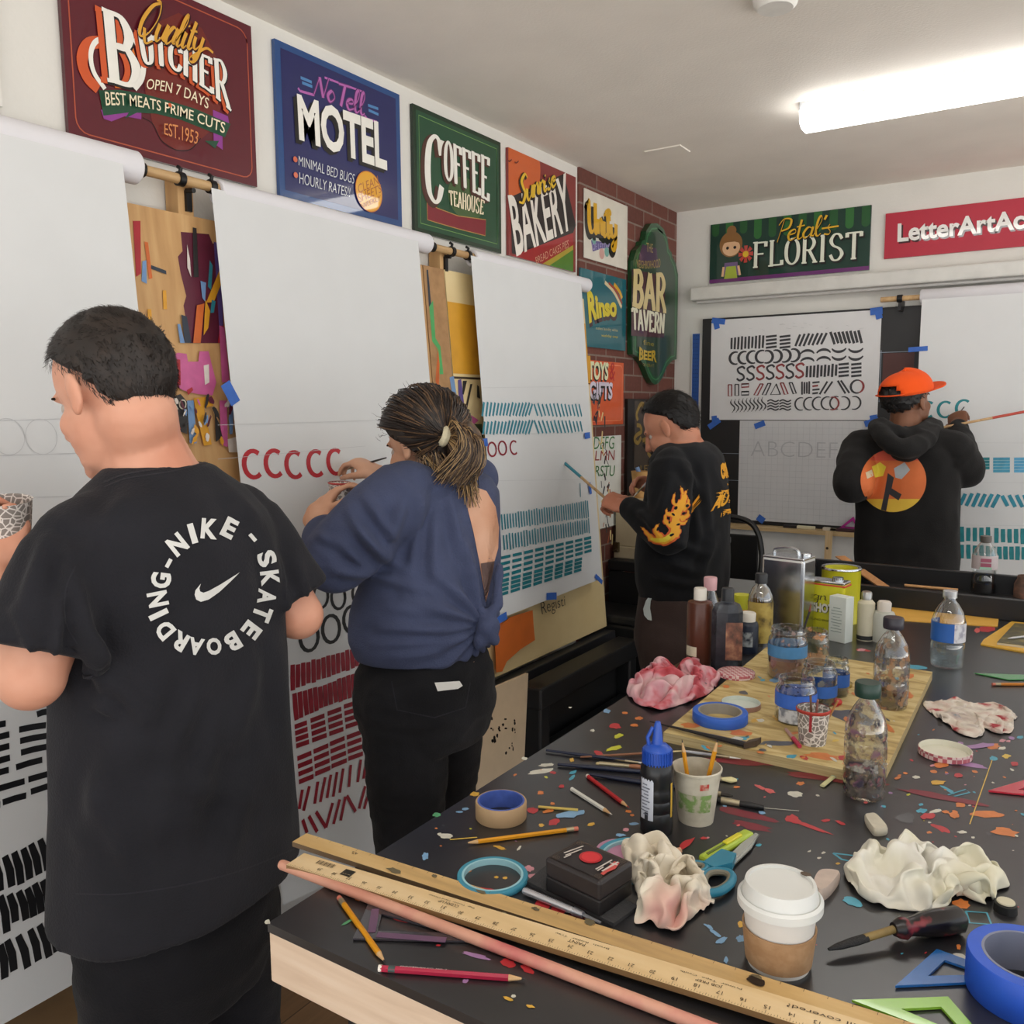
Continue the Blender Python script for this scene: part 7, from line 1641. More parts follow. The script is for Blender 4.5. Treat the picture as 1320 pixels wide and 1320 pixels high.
def hair_shell(name, parent, C, F, L, U, rad, line, th, m, seed=1, n=56, rough_=.004, strands=0, sl=.02, sw=.0012, flow=None, sm=None):
    """short hair: a shell over the skull above the hairline, with fine strands on it"""
    cc = C; vs = []; fs = []; N2 = n//2
    pts = {}
    def surf(f, l, u, e): return cc+F*(rad[0]+e)*f+L*(rad[1]+e)*l+U*(rad[2]+e)*u
    for i in range(N2+1):
        t = PI*(i+.01)/(N2+.02)
        for k in range(n):
            a = 2*PI*k/n; f, l, u = math.sin(t)*math.cos(a), math.sin(t)*math.sin(a), math.cos(t)
            h = u-line(f, l); w = max(0, min(1, h/.16+.35)); w = w*w*(3-2*w)
            e = -.014+(.014+th)*w+rough_*w*noise.noise(Vector((f, l, u))*7+Vector((seed, 0, 0)))
            vs.append(surf(f, l, u, e))
    for i in range(N2):
        for k in range(n): fs.append([i*n+k, (i+1)*n+k, (i+1)*n+(k+1) % n, i*n+(k+1) % n])
    b = MB(); b.add(vs, fs, m, True); rng = random.Random(seed)
    for _ in range(strands):
        z = rng.uniform(-1, 1); a = rng.uniform(0, 2*PI); r = math.sqrt(1-z*z); f, l, u = r*math.cos(a), r*math.sin(a), z
        if u-line(f, l) < rng.uniform(-.06, .04): continue
        p = surf(f, l, u, th*.7); nn = (F*f/rad[0]+L*l/rad[1]+U*u/rad[2]).normalized()
        d = flow(f, l, u) if flow else Vector((rng.uniform(-1, 1), rng.uniform(-1, 1), rng.uniform(-1, .3)))
        d = (d-nn*d.dot(nn)); d = (d.normalized()+Vector((rng.uniform(-.3, .3), rng.uniform(-.3, .3), rng.uniform(-.3, .3)))).normalized()
        s_ = nn.cross(d)*sw; e = p+d*sl+nn*rng.uniform(.001, .004); mm = (p+e)/2+nn*.0025
        b.add([p-s_, p+s_, mm+s_*.8, mm-s_*.8, e], [[0, 1, 2, 3], [3, 2, 4]], sm or m)
    return b.build(name, parent)
def shoes(t, feet, F, L, h='#1a1a1c'):
    for p in feet:
        b = Shells(); p = Vector(p); b.ell(p+F*.06+Vector((0, 0, .035)), (.135, .047, .035), (F, L, Vector((0, 0, 1)))); b.limb([p+Vector((0, 0, .045)), p+Vector((0, 0, .1))], [.05, .045]); b.union('shoe', mat(h, .6), t, .008, 2)

# ------------------------------------------------------------------ the man in the charcoal T-shirt (nearest)
F, L, U = frame((-.99, -.10, 0)); Z = Vector((0, 0, 1))
D0 = 1.50
def ring(px, py, hw, d, ratio=.7, cosv=39):
    c_, s_ = math.cos(math.radians(cosv)), math.sin(math.radians(cosv)); a = hw*d/FPX/math.sqrt(c_*c_+(ratio*s_)**2); return (at(px, py, d=d), a, a*ratio)
SK1 = skin('#c98a70', '#d69c82', '#deab93')
P1R = [ring(236, 1142, 148, 1.56), ring(235, 1080, 146, 1.55), ring(232, 1000, 142, 1.53), ring(228, 900, 139, 1.51), ring(224, 820, 140, 1.50), ring(220, 750, 140, 1.49), ring(217, 700, 136, 1.48), ring(215, 665, 124, 1.475), ring(213, 636, 102, 1.47), ring(211, 615, 78, 1.467), ring(208, 600, 62, 1.465)]
for i, r in enumerate(P1R):   # keep the rings level
    pass
ctr = P1R[5][0]
SHL = at(217, 690, d=1.48)+L*.178; SHR = at(217, 690, d=1.48)-L*.165
EL1 = at(40, 872, d=1.27); WL1 = at(-5, 742, d=1.33); ER1 = at(385, 793, d=1.64); WR1 = ER1+F*.24+L*.05+Z*.06
HC1 = at(146, 508, d=1.42); HF, HL, HU = frame((-.95, -.20, -.34))
NB1 = at(207, 620, d=1.465)
floor1 = Vector((ctr.x, ctr.y, 0))
t1p = thing('person', (floor1.x, floor1.y, 0), 'nearest person, short dark hair, charcoal T-shirt with a round white print on the back', 'person')
b = Shells(); head(b, HC1, HF, HL, HU, 1.02, True, .085)
b.limb([HC1-HF*.03-HU*.045, HC1.lerp(NB1, .55), NB1-Z*.03], [.066, .067, .082])
b.limb([NB1-Z*.02-L*.02, NB1-Z*.05+L*.1, SHL], [.06, .05, .045]); b.limb([NB1-Z*.05, NB1-Z*.05-L*.1, SHR], [.06, .05, .045])
b.rings([(c, a*.84, bb*.8) for i, (c, a, bb) in enumerate(P1R)], L, F)
b.limb([SHL, SHL.lerp(EL1, .5), EL1], [.058, .052, .048]); b.limb([EL1, EL1.lerp(WL1, .4), WL1], [.05, .046, .03])
b.limb([SHR, SHR.lerp(ER1, .5), ER1], [.058, .052, .046]); b.limb([ER1, ER1.lerp(WR1, .4), WR1], [.047, .044, .03])
CUP1 = at(13, 676, d=1.37)
hand(b, WL1, (CUP1-WL1-L*.0), -L*.2+F*.3-Vector((-.5, .6, 0)), F, (.7, .8, .8, .8)); hand(b, WR1, F+Z*.3, L, Z, (.5, .6, .7, .7))
hipc = at(234, 1165, d=1.555); HPL = hipc+L*.098-Z*.06; HPR = hipc-L*.102-Z*.06
FTL = Vector((HPL.x+.02, HPL.y-.03, .07)); FTR = Vector((HPR.x+.02, HPR.y+.05, .07))
for hp, ft in ((HPL, FTL), (HPR, FTR)): b.limb([hp, hp.lerp(ft, .5), ft], [.085, .06, .045])
b.ell(hipc-Z*.03, (.13, .16, .12), (F, L, U))
b.union('body', SK1, t1p, .0052, 5)
face_bits(t1p, HC1, HF, HL, HU, 1.02)
# trousers
JN = cloth('#17171b', .25, .2)
b = Shells(); b.rings([(hipc-Z*.16, .145, .115), (hipc-Z*.08, .182, .132), (hipc, .186, .136), (hipc+Z*.06, .183, .132), (hipc+Z*.22, .165, .118)], L, F)
for hp, ft in ((HPL, FTL), (HPR, FTR)):
    kn = hp.lerp(ft, .5)+F*.015; b.limb([hp-Z*.0, hp.lerp(kn, .5), kn, kn.lerp(ft, .6), ft+Z*.0], [.100, .086, .076, .07, .066], 20)
tr1 = b.union('trousers', JN, t1p, .009, 4, folds(.006, 2, (1, 1, 1.3), 10))
shoes(t1p, [FTL-Z*.07, FTR-Z*.07], F, L)
# T-shirt
TS = cloth('#222227', .16, .22)
b = Shells(); b.rings(P1R, L, F, 56)
for sh, el, k in ((SHL, EL1, .80), (SHR, ER1, .86)):
    e = sh.lerp(el, k); b.tube([sh+(sh-el)*.08, sh, sh.lerp(el, .3), sh.lerp(el, .6), e], [.05, .074, .080, .080, .083], SKIN0, 24)
b.limb([NB1-Z*.035+L*.03, NB1-Z*.06+L*.1, SHL+Z*.012], [.062, .06, .062]); b.limb([NB1-Z*.035-L*.03, NB1-Z*.06-L*.1, SHR+Z*.012], [.062, .06, .062])
_f1 = folds(.006, 5, (1, 1, .5), 8)
_c1 = creases(lambda p, n: _f1(p, n)*.8, [(88,715,120,860,.009,11),(98,800,140,905,.010,12),(110,830,190,925,.008,14),(122,905,152,925,.007,8),(290,900,240,1060,.008,18),(262,880,225,960,.006,14),(240,940,205,1080,.006,18),(345,700,372,800,.008,12),(330,860,300,960,.007,14),(360,820,372,960,.008,12),(150,960,110,1080,.006,18),
 (320,1000,290,1110,.006,16),(120,1010,170,1120,.005,16),(60,700,30,790,.007,12),(85,740,70,850,.008,9),(20,790,60,870,.006,9),(170,640,120,690,.005,14),(300,640,345,690,.005,13),(380,720,400,790,.006,8),(210,1010,330,1030,.004,14)])
ts1 = b.union('t_shirt', TS, t1p, .0072, 5, _c1)
# collar ribbing
W_ = Wrap(ts1, .0006, 5); RIB = cloth('#2e2e33')
for dy, w in ((9, 2.2), (15, 1.6)): W_.line([(134,613+dy),(160,603+dy),(187,598+dy),(220,593+dy),(252,585+dy),(268,580+dy)], w, RIB, True)
W_.build('collar', ts1)
W_ = Wrap(ts1); WP = mat('#d3d3cf', .7); CTR = (264, 757)
for ch, x, y, w, h in (('N',228,702,21,26),('I',247.5,688,8,26),('K',269,682,21,26),('E',295,681,17,26),('-',325,693,12,5),('S',343,720,19,24),('K',347,745,19,24),('A',343,769,19,24),('T',337,791,19,24),('E',323,812,17,24),('B',299,827,18,24),('O',275,833,19,22),('A',252,833,19,22),('R',231,826,19,24),('D',212,812,19,24),('I',204,792,7,26),('N',203,772,19,26),('G',207,748,20,26),('-',217,726,12,5)):
    ang = math.atan2((y-CTR[1])/1.22, x-CTR[0]); ux = Vector((-math.sin(ang), math.cos(ang))); uy = Vector((math.cos(ang), math.sin(ang))); c = Vector((x, y))
    if ch == '-': W_.poly([c-ux*w/2-uy*h/2, c+ux*w/2-uy*h/2, c+ux*w/2+uy*h/2, c-ux*w/2+uy*h/2], WP); continue
    W_.text(ch, [c-ux*w/2+uy*h/2, c+ux*w/2+uy*h/2], [c-ux*w/2-uy*h/2, c+ux*w/2-uy*h/2], WP, .045 if ch != 'I' else 0); W_.L = 1
W_.poly([(x/3, 360+y/3) for x, y in ((925,1133),(890,1168),(845,1210),(805,1238),(775,1247),(757,1238),(751,1220),(754,1203),(775,1177),(769,1195),(772,1207),(785,1212),(805,1205),(850,1180))], WP)
W_.build('back_print', ts1)
W_ = Wrap(ts1, .0003); SEAM = cloth('#2b2b30'); W_.line([(98,1152),(160,1152),(240,1140),(310,1122),(380,1094)], 2, SEAM, True); W_.build('hem_stitching', ts1)
W_ = Wrap(ts1, .0003); W_.line([(97,730),(85,760),(84,800),(100,830)], 2, SEAM, True); W_.build('sleeve_seam', ts1)
W_ = Wrap(tr1, .0004); STT = cloth('#2a2a2f'); c8 = lambda x, y: (x/2.538, 800+y/2.538)
W_.line([c8(*p) for p in [(325,940),(335,990),(440,1018),(520,975),(530,935)]], 1.6, STT); W_.build('pocket_stitching', tr1)
hl1 = lambda f, l: (.42 if f > .55 else -.02+.8*f if f > -.12 else -.12+2.4*(f+.12) if f > -.45 else -.95)
HR1 = blend_mat('short_hair', [(.35, '#17110e'), (.6, '#261c16'), (.8, '#372a22')], 30, .6)
hair_shell('hair', t1p, HC1-HF*.012+HU*.032, HF, HL, HU, (.100, .079, .096), hl1, .009, HR1, 3, strands=6500, sl=.016, sw=.0007, flow=lambda f, l, u: HF*(1.0 if u > .3 else -.3)-HU*(.2 if u > .3 else 1)+HL*.2, sm=mat('#1c1512', .5))
# cup in his hand
b = MB(); X_ = CUP1; b.lathe([(0,.003),(.026,0),(.035,.085),(.0365,.087),(.034,.086),(.025,.005),(0,.005)], X_-Z*.045, HEX, 28, up=(.15, -.1, 1)); o = b.build('paper_cup'); tag(o, 'patterned paper cup held at the left edge of the picture by the nearest person', 'cup', 'cups and jars of brushes')

# ------------------------------------------------------------------ the woman in the blue top
F, L, U = frame((-.995, -.06, 0)); SK2 = skin('#c08a6c', '#cf9c7e', '#d9ab90')
R2 = lambda px, py, hw, d=2.15: ring(px, py, hw, d, .82, 57)
P2R = [R2(546, 838, 82), R2(547, 815, 90), R2(550, 785, 92), R2(556, 745, 86), R2(563, 705, 80), R2(568, 665, 76), R2(572, 635, 70), R2(575, 617, 56), R2(576, 607, 34)]
SHL = at(574, 625, d=2.15)+L*.155; SHR = at(574, 625, d=2.15)-L*.15
sd = lambda px, py: F2p(px, py)
def F2p(px, py, FF=F2):
    q = FF.uv((px, py)); return depth(FF.w(q, 0))
EL2 = at(432, 722, d=1.98); WL2 = at(410, 662, d=2.10); dW = F2p(470, 600)-.16; ER2 = at(535, 668, d=dW-.08); WR2 = at(487, 611, d=dW)
HC2 = at(545, 574, d=2.13); HF, HL, HU = frame((-.94, .0, -.24)); NB2 = at(572, 618, d=2.15)
t2p = thing('person', (P2R[0][0].x, P2R[0][0].y, 0), 'person with a loose ponytail in a dark blue open-back top painting red strokes', 'person')
b = Shells(); head(b, HC2, HF, HL, HU, .95)
b.limb([HC2-HF*.03-HU*.05, HC2.lerp(NB2, .6), NB2-Z*.04], [.05, .052, .06]); b.limb([NB2-Z*.045, SHL-Z*.02], [.045, .035]); b.limb([NB2-Z*.045, SHR-Z*.02], [.045, .035])
b.rings([(c, a*.86, bb*.86) for c, a, bb in P2R], L, F)
b.limb([SHL-Z*.015, SHL.lerp(EL2, .5), EL2], [.045, .05, .05]); b.limb([EL2, EL2.lerp(WL2, .4), WL2], [.05, .047, .03]); b.limb([SHR-Z*.01, ER2], [.04, .042]); b.limb([ER2, ER2.lerp(WR2, .4), WR2], [.047, .042, .028])
CUP2 = at(437, 640, d=2.11); hand(b, WL2, (CUP2+Z*.02-WL2), at(470,640,d=2.12)-WL2, Z, (.55, .6, .65, .7), .92)
TIP = F2.w(F2.uv((439, 607)), .004); hand(b, WR2, at(462, 596, d=dW+.03)-WR2, at(462, 640, d=dW+.05)-WR2, at(440, 590, d=dW)-WR2, (.6, .75, .9, .95), .92, .9)
hip2 = at(548, 862, d=2.15); FT2 = [Vector((hip2.x+.03, hip2.y-.06, .07)), Vector((hip2.x-.02, hip2.y+.1, .07))]; HP2 = [hip2+L*.085-Z*.05, hip2-L*.085-Z*.05]
for hp, ft in zip(HP2, FT2): b.limb([hp, hp.lerp(ft, .5), ft], [.085, .06, .042])
b.ell(hip2, (.15, .17, .12), (F, L, U)); b.union('body', SK2, t2p, .005, 5); face_bits(t2p, HC2, HF, HL, HU, .95)
b = Shells(); b.rings([(hip2-Z*.17, .15, .14), (hip2-Z*.08, .182, .165), (hip2, .172, .155), (hip2+Z*.035, .162, .14), (hip2+Z*.1, .14, .12)], L, F)
for hp, ft in zip(HP2, FT2):
    kn = hp.lerp(ft, .52)+F*.02; b.limb([hp, hp.lerp(kn, .5), kn, kn.lerp(ft, .5), ft], [.108, .098, .075, .07, .05], 20)
tr2 = b.union('trousers', cloth('#1a1a1d', .3, .2), t2p, .008, 4, folds(.005, 12, (1, 1, 2.2), 11))
shoes(t2p, [p-Z*.07 for p in FT2], F, L)
BL = cloth('#454c67', .14, .25); KN = at(629, 808, d=2.06)
b = Shells(); b.rings(P2R, L, F, 56)
b.tube([SHL+(SHL-EL2)*.15, SHL, SHL.lerp(EL2, .35), SHL.lerp(EL2, .7), EL2+(EL2-SHL)*.06], [.05, .078, .088, .086, .078], SKIN0, 24); b.limb([EL2, EL2.lerp(WL2, .45)], [.076, .058], 20)
b.tube([SHR+(SHR-ER2)*.1, SHR, SHR.lerp(ER2, .6), ER2], [.045, .07, .07, .062], SKIN0, 20); b.limb([ER2, ER2.lerp(WR2, .25)], [.06, .052], 18)
b.limb([NB2-Z*.035+L*.02, SHL+Z*.01], [.055, .06]); b.limb([NB2-Z*.035-L*.04, SHR+Z*.005], [.045, .055])
_f2 = folds(.004, 21, (1, 1, .7), 10)
def bl_disp(p, n):
    v = Vector((p-KN)); r = v.length; a = math.atan2(v.z, v.y*.84+v.x*.55)
    k = max(0, 1-r/.36); return _f2(p, n)+.007*k*math.sin(a*17+r*9)*min(1, r/.05)+(-.004*k if r > .03 else 0)
top2 = b.union('blouse', BL, t2p, .0062, 4, creases(bl_disp, [(470,640,505,690,.008,7),(450,660,490,720,.008,7),(437,700,470,730,.007,7),(452,678,520,735,.008,8),(430,735,500,745,.008,8),(520,650,500,700,.008,8),(545,640,530,740,.007,8),(560,650,560,760,.006,9),(580,640,600,740,.006,7),(410,690,430,700,.006,6),(495,745,540,760,.007,8),
 (600,700,622,790,.006,6),(500,780,600,800,.006,8),(490,810,600,815,.006,7),(480,830,600,825,.005,6),(560,740,620,795,.006,7),(520,770,610,800,.006,7)]))
b = Shells(); b.ell(KN, (.026, .03, .028)); b.limb([KN+Z*.01, at(618, 845, d=2.06)+Z*.03, at(617, 833, d=2.05)], [.018, .018, .010]); b.limb([KN+L*.01, at(637, 825, d=2.06)], [.02, .012]); b.limb([KN+Z*.02, at(641, 780, d=2.07), at(643, 730, d=2.1)], [.014, .012, .01]); b.limb([KN, at(618, 785, d=2.06)], [.016, .012])
b.union('knot', BL, t2p, .0055, 2, folds(.005, 4, (1, 1, .5), 30))
W_ = Wrap(top2, .001, 5); g6 = lambda x, y: (330+x/3, 440+y/3)
W_.poly([g6(*p) for p in ((838,560),(890,580),(925,640),(938,720),(935,800),(918,860),(900,960),(888,1010),(880,960),(862,850),(840,740),(818,650),(815,600))], SK2); W_.build('bare_back', t2p)
W_ = Wrap(top2, .0035, 5); W_.poly([g6(*p) for p in ((866,858),(918,850),(912,890),(900,950),(884,1000),(875,930))], mat('#5a4540', .7)); W_.build('bra_band', t2p)
W_ = Wrap(tr2, .001); W_.poly([(560,880),(592,878),(596,884),(590,888),(564,891)], mat('#d8d6d0', .5)); W_.build('pocket_phone', t2p)
W_ = Wrap(tr2, .0004); W_.line([(505,878),(512,915),(560,925),(600,912),(606,880)], 1.5, STT); W_.build('pocket_stitching', tr2)
# her hair
HA = mat('#251c18', .5, .25, 60); HB = mat('#5f4833', .5, .2, 60); HCc = mat('#a08258', .5, .15, 60)
CR2 = HC2-HF*.012*.95+HU*.03; hl2 = lambda f, l: (.25 if f > .55 else -.35+1.0*f if f > 0 else -.35+1.2*f if f > -.4 else -.85)
SCRU = at(572, 562, d=2.03)
hair_shell('hair', t2p, CR2, HF, HL, HU, (.102, .082, .095), hl2, .016, HA, 9, rough_=.006)
b = MB(); rng = random.Random(4)
for k in range(900):
    z = rng.uniform(-.6, 1); a = rng.uniform(0, 2*PI); r = math.sqrt(max(0, 1-z*z)); f, l, u = r*math.cos(a), r*math.sin(a), z
    if u-hl2(f, l) < 0 or f < -.75 or (f > .0 and u < .32): continue
    def sp(f, l, u, e):
        n_ = math.sqrt(f*f+l*l+u*u); f, l, u = f/n_, l/n_, u/n_; return CR2+HF*(.102+e)*f+HL*(.082+e)*l+HU*(.095+e)*u
    v = SCRU-CR2; T = Vector((v.dot(HF)/.102, v.dot(HL)/.082, v.dot(HU)/.095)).normalized(); pts = []
    if T.dot(Vector((f, l, u))) < -.45: continue
    for s_ in range(7):
        q = Vector((f, l, u)).lerp(T, s_/6); pts.append(sp(q.x, q.y, q.z, .018+rng.uniform(-.001, .004)+.006*math.sin(PI*s_/6)))
    b.tube(pts, [.0006, .0011, .0014, .0015, .0015, .0014, .001], HA if rng.random() < .8 else HB, 4, cap=False)
for k in range(70):   # flyaways
    z = rng.uniform(.0, 1); a = rng.uniform(-1.2, 1.2); r = math.sqrt(1-z*z); p = CR2+HF*.115*r*math.cos(a)+HL*.095*r*math.sin(a)+HU*.112*z
    d = Vector((rng.uniform(-1, .4), rng.uniform(-1, 1), rng.uniform(-.4, .8))); b.tube([p, p+d*.012, p+d*.022+Z*.004], [.0006, .0005, .0002], HA, 3, cap=False)
b.build('swept_strands', t2p)
b = Shells(); b.ell(at(594,568,d=2.08), (.05, .05, .05)); b.limb([at(594,590,d=2.08), at(600,622,d=2.06), at(604,642,d=2.05)], [.035, .02, .006]); b.union('hair_bun', blend_mat('bun_hair', [(.3, '#2a201a'), (.55, '#4f3b2a'), (.75, '#7d6040')], 22, .5, 5, stretch=(3, 3, .7)), t2p, .006, 2, folds(.006, 3, (1, 1, .4), 40)); b = MB(); ax_ = (at(600, 572, d=2.05)-SCRU).normalized()
for k in range(1150):   # the loose bun and tail
    c0 = SCRU; w = rng.random()
    if w < .62:
        q_ = rng.random(); dd_ = rng.uniform(1.985, 2.10); j = lambda s_: rng.gauss(0, s_)
        m1 = at(584+32*q_+j(2), 543+26*q_+j(3), d=dd_); m2 = at(592+30*q_+j(2), 575+22*q_+j(3), d=dd_-.008); e = at(566+44*q_-rng.uniform(0, 12), 612+10*q_+j(6), d=dd_+.01)
        pts = cr([c0+Vector((rng.uniform(-.008, .008), rng.uniform(-.008, .008), rng.uniform(-.012, .012)))+ax_*.012, m1, m2, e], 5)
    else:
        e = at(rng.gauss(603, 7), rng.uniform(610, 655), d=rng.uniform(2.0, 2.1)); m1 = at(rng.uniform(588, 606), rng.uniform(560, 600), d=rng.uniform(2.0, 2.1)); pts = cr([c0, m1, m1.lerp(e, .5)+Vector((rng.uniform(-.01, .01), rng.uniform(-.01, .01), 0)), e], 4)
    kk = len(pts); b.tube(pts, [.00115*(1-.6*i/kk)+.0003 for i in range(kk)], [HA, HB, HCc, HCc, HCc][int(rng.random()*5)] if w >= .4 else [HA, HB, HB][int(rng.random()*3)], 4, cap=False)
for k in range(170):   # loose hair at the nape
    p = at(rng.uniform(538, 566), rng.uniform(566, 590), d=rng.uniform(2.03, 2.07)); e = at(rng.uniform(538, 590), rng.uniform(606, 626), d=rng.uniform(2.03, 2.06)); pts = cr([p, p.lerp(e, .5)+Vector((rng.uniform(-.008, .008), rng.uniform(-.008, .008), 0)), e], 4); b.tube(pts, [.0012]*4+[.001]*4+[.0004], [HA, HB, HB, HCc][int(rng.random()*4)], 4, cap=False)
b.build('ponytail', t2p)
b = MB(); ax_ = (at(600, 572, d=2.05)-SCRU).normalized(); b.lathe([(.020+.0065*math.cos(a), .010*math.sin(a)) for a in [2*PI*k/10 for k in range(11)]], SCRU, mat('#cfc6a8', .7, .1, 80), 20, up=ax_); b.build('hair_tie', t2p)
b = MB(); b.lathe([(0,.003),(.020,0),(.027,.066),(.0285,.068),(.026,.067),(.019,.005),(0,.005)], CUP2-Z*.034, HEX, 28, up=(.06, 0, 1)); o = b.build('paper_cup'); tag(o, 'patterned paper cup held by the person with the ponytail', 'cup', 'cups and jars of brushes')
b = MB(); b.lathe([(.026,.064),(.0295,.067),(.026,.0695)], CUP2-Z*.034, mat('#a8302c', .5), 28, up=(.06, 0, 1)); b.build('red_rim', o)
a = at(498, 590, d=dW-.03); brush(a, TIP, mat('#1c1a1a', .4), 'thin black brush in the raised hand of the person with the ponytail', hr=.003, fer=.03, br_=.02, bw=.0035, bm='#8a2030')
a, q = at(447, 646, d=2.13), at(517, 611, d=2.28); b = MB(); b.tube([a, q], .0055, DOW, 10); b.tube([a.lerp(q, .72), q], .0058, mat('#5a8ab0', .5), 10); o = b.build('mahl_stick'); tag(o, 'blue-ended wooden painting stick held by the person with the ponytail', 'stick', 'painting sticks')

# ------------------------------------------------------------------ the man with flames on his sleeve
F, L, U = frame((-1, -.02, 0)); SK3 = skin('#a86a52', '#b87a60', '#c48c72')
R3 = lambda px, py, hw, d=3.2, r=.8: ring(px, py, hw, d, r, 68)
P3R = [R3(882, 768, 54), R3(880, 745, 58), R3(879, 715, 59), R3(882, 680, 56), R3(885, 645, 52), R3(886, 612, 49), R3(885, 588, 45, 3.2, .72), R3(885, 576, 36, 3.2, .66), R3(886, 570, 25, 3.2, .6)]
SHL = at(886, 598, d=3.2)+L*.165; SHR = at(886, 598, d=3.2)-L*.165
EL3 = at(862, 690, d=2.98); WL3 = at(812, 655, d=3.14); ER3 = at(848, 676, d=3.48); WR3 = at(848, 633, d=3.36)
HC3 = at(864, 552, d=3.2); HF, HL, HU = frame((-.84, -.08, -.44)); NB3 = at(888, 576, d=3.2)
t3p = thing('person', (P3R[0][0].x, P3R[0][0].y, 0), 'person with slicked-back black hair in a black long-sleeved shirt with flames on the sleeve', 'person')
b = Shells(); head(b, HC3, HF, HL, HU, 1.0, True, .09); b.limb([HC3-HF*.03-HU*.05, HC3.lerp(NB3, .6), NB3-Z*.03], [.064, .066, .075])
b.limb([NB3-Z*.04, SHL], [.065, .055]); b.limb([NB3-Z*.04, SHR], [.065, .055]); b.rings([(c, a*.93, bb*.93) for c, a, bb in P3R], L, F)
b.limb([SHL, EL3], [.055, .047]); b.limb([EL3, WL3], [.045, .03]); b.limb([SHR, ER3], [.055, .047]); b.limb([ER3, WR3], [.045, .03])
hand(b, WL3, at(790, 646, d=3.17)-WL3, at(800, 700, d=3.3)-WL3, Z, (1.2, 1.2, 1.2, 1.2), 1.08, 1.0); hand(b, WR3, at(828, 622, d=3.34)-WR3, at(838, 660, d=3.3)-WR3, Z, (.6, .8, .9, .9), 1.05, .9)
hip3 = at(880, 795, d=3.2); HP3 = [hip3+L*.09-Z*.05, hip3-L*.09-Z*.05]; FT3 = [Vector((hip3.x+.02, hip3.y-.09, .07)), Vector((hip3.x, hip3.y+.12, .07))]
for hp, ft in zip(HP3, FT3): b.limb([hp, hp.lerp(ft, .5), ft], [.085, .06, .045])
b.ell(hip3, (.14, .17, .12), (F, L, U)); b.union('body', SK3, t3p, .005, 5); face_bits(t3p, HC3, HF, HL, HU)
b = Shells(); b.rings([(hip3-Z*.2, .155, .14), (hip3-Z*.08, .19, .165), (hip3, .188, .16), (hip3+Z*.1, .18, .15)], L, F)
for hp, ft in zip(HP3, FT3):
    kn = hp.lerp(ft, .5); b.limb([hp, hp.lerp(kn, .5), kn, ft], [.118, .112, .1, .085], 20)
tr3 = b.union('trousers', cloth('#3a2e2b', .15, .15), t3p, .009, 4, folds(.006, 31, (1, 1, .5), 8)); shoes(t3p, [p-Z*.07 for p in FT3], F, L)
BK3 = cloth('#141518', .25, .2)
b = Shells(); b.rings(P3R, L, F, 50)
b.tube([SHL+(SHL-EL3)*.12, SHL, SHL.lerp(EL3, .5), EL3], [.05, .078, .076, .068], SKIN0, 20); b.limb([EL3, EL3.lerp(WL3, .5), EL3.lerp(WL3, .96)], [.068, .058, .044], 18)
b.tube([SHR+(SHR-ER3)*.12, SHR, SHR.lerp(ER3, .5), ER3], [.05, .075, .072, .066], SKIN0, 20); b.limb([ER3, ER3.lerp(WR3, .5), ER3.lerp(WR3, .92)], [.066, .056, .044], 18)
b.limb([NB3-Z*.055, SHL+Z*.005], [.056, .062]); b.limb([NB3-Z*.055, SHR+Z*.005], [.056, .062])
sh3 = b.union('shirt', BK3, t3p, .008, 4, creases(folds(.006, 41, (1, 1, .6), 9), [(880,600,905,640,.008,6),(905,600,915,680,.007,6),(850,720,900,740,.009,7),(845,745,905,755,.008,6),(870,700,910,715,.008,6),(895,640,900,700,.007,6),(815,655,840,675,.006,5),(830,662,850,690,.006,5),(920,690,900,750,.008,6),(865,615,850,660,.006,5)]))
W_ = Wrap(sh3, .0015, 4); fl = lambda x, y: (780+x/4.4, 560+y/4.4); FO = mat('#c8561e', .7); FY = mat('#dc9c22', .7); FL_ = mat('#d9c63a', .7)
TG = [([(250,588),(300,602),(345,600),(388,565),(395,505),(408,445),(428,395),(436,380)], [26,34,46,52,50,56,50,30]), ([(415,410),(388,388),(390,352),(397,330)], [26,18,12,2]), ([(425,395),(440,360),(434,320),(425,292)], [36,22,14,2]), ([(436,395),(454,362),(452,334),(468,312)], [36,20,13,2]),
 ([(435,425),(464,402),(470,380),(468,358)], [40,26,14,2]), ([(425,480),(462,462),(468,440),(466,424)], [40,24,12,2]), ([(395,455),(358,452),(348,436),(352,418)], [40,24,12,2]), ([(385,520),(348,500),(342,470),(350,444)], [40,28,16,2]), ([(320,590),(288,550),(292,525),(310,506)], [40,26,14,2]), ([(270,590),(238,560),(222,540),(203,524)], [30,20,12,2]), ([(395,575),(418,552),(414,530),(425,512)], [40,22,12,2]), ([(402,500),(440,505),(455,495),(468,482)], [36,18,10,2])]
for col, kk in ((FO, 1.0), (FY, .62)):
    for pts, ws in TG: vs, fs = ribbon(cr([Vector(fl(*p)) for p in pts], 5), [w*kk/4.4*1.25 for w in ws]); W_.add(vs, fs, col)
    W_.up(); W_.up()
vs, fs = ribbon(cr([Vector(fl(*p)) for p in ((262,592),(310,598),(350,590),(380,560))], 5), [3, 5, 6, 3]); W_.add(vs, fs, FL_); W_.up()
for (x, y, rx, ry, a) in ((404,378,9,17,.2),(462,405,13,10,-.6),(400,418,10,14,.6),(442,448,13,9,-.5),(386,455,12,8,.7),(338,525,9,18,.4),(378,570,16,8,-.5),(300,538,8,15,.3),(412,512,14,7,-.4),(365,500,6,10,.2)): W_.pblob(fl(x, y), rx/5.2, ry/5.2, BK3, a, 10, .1)
W_.build('flame_print', sh3)
W_ = Wrap(sh3, .0015, 4); W_.text('ONLY', [fl(650,165), fl(745,140)], [fl(656,258), fl(748,232)], FY, .05); W_.line([fl(690,285), fl(704,282)], 3, FY)
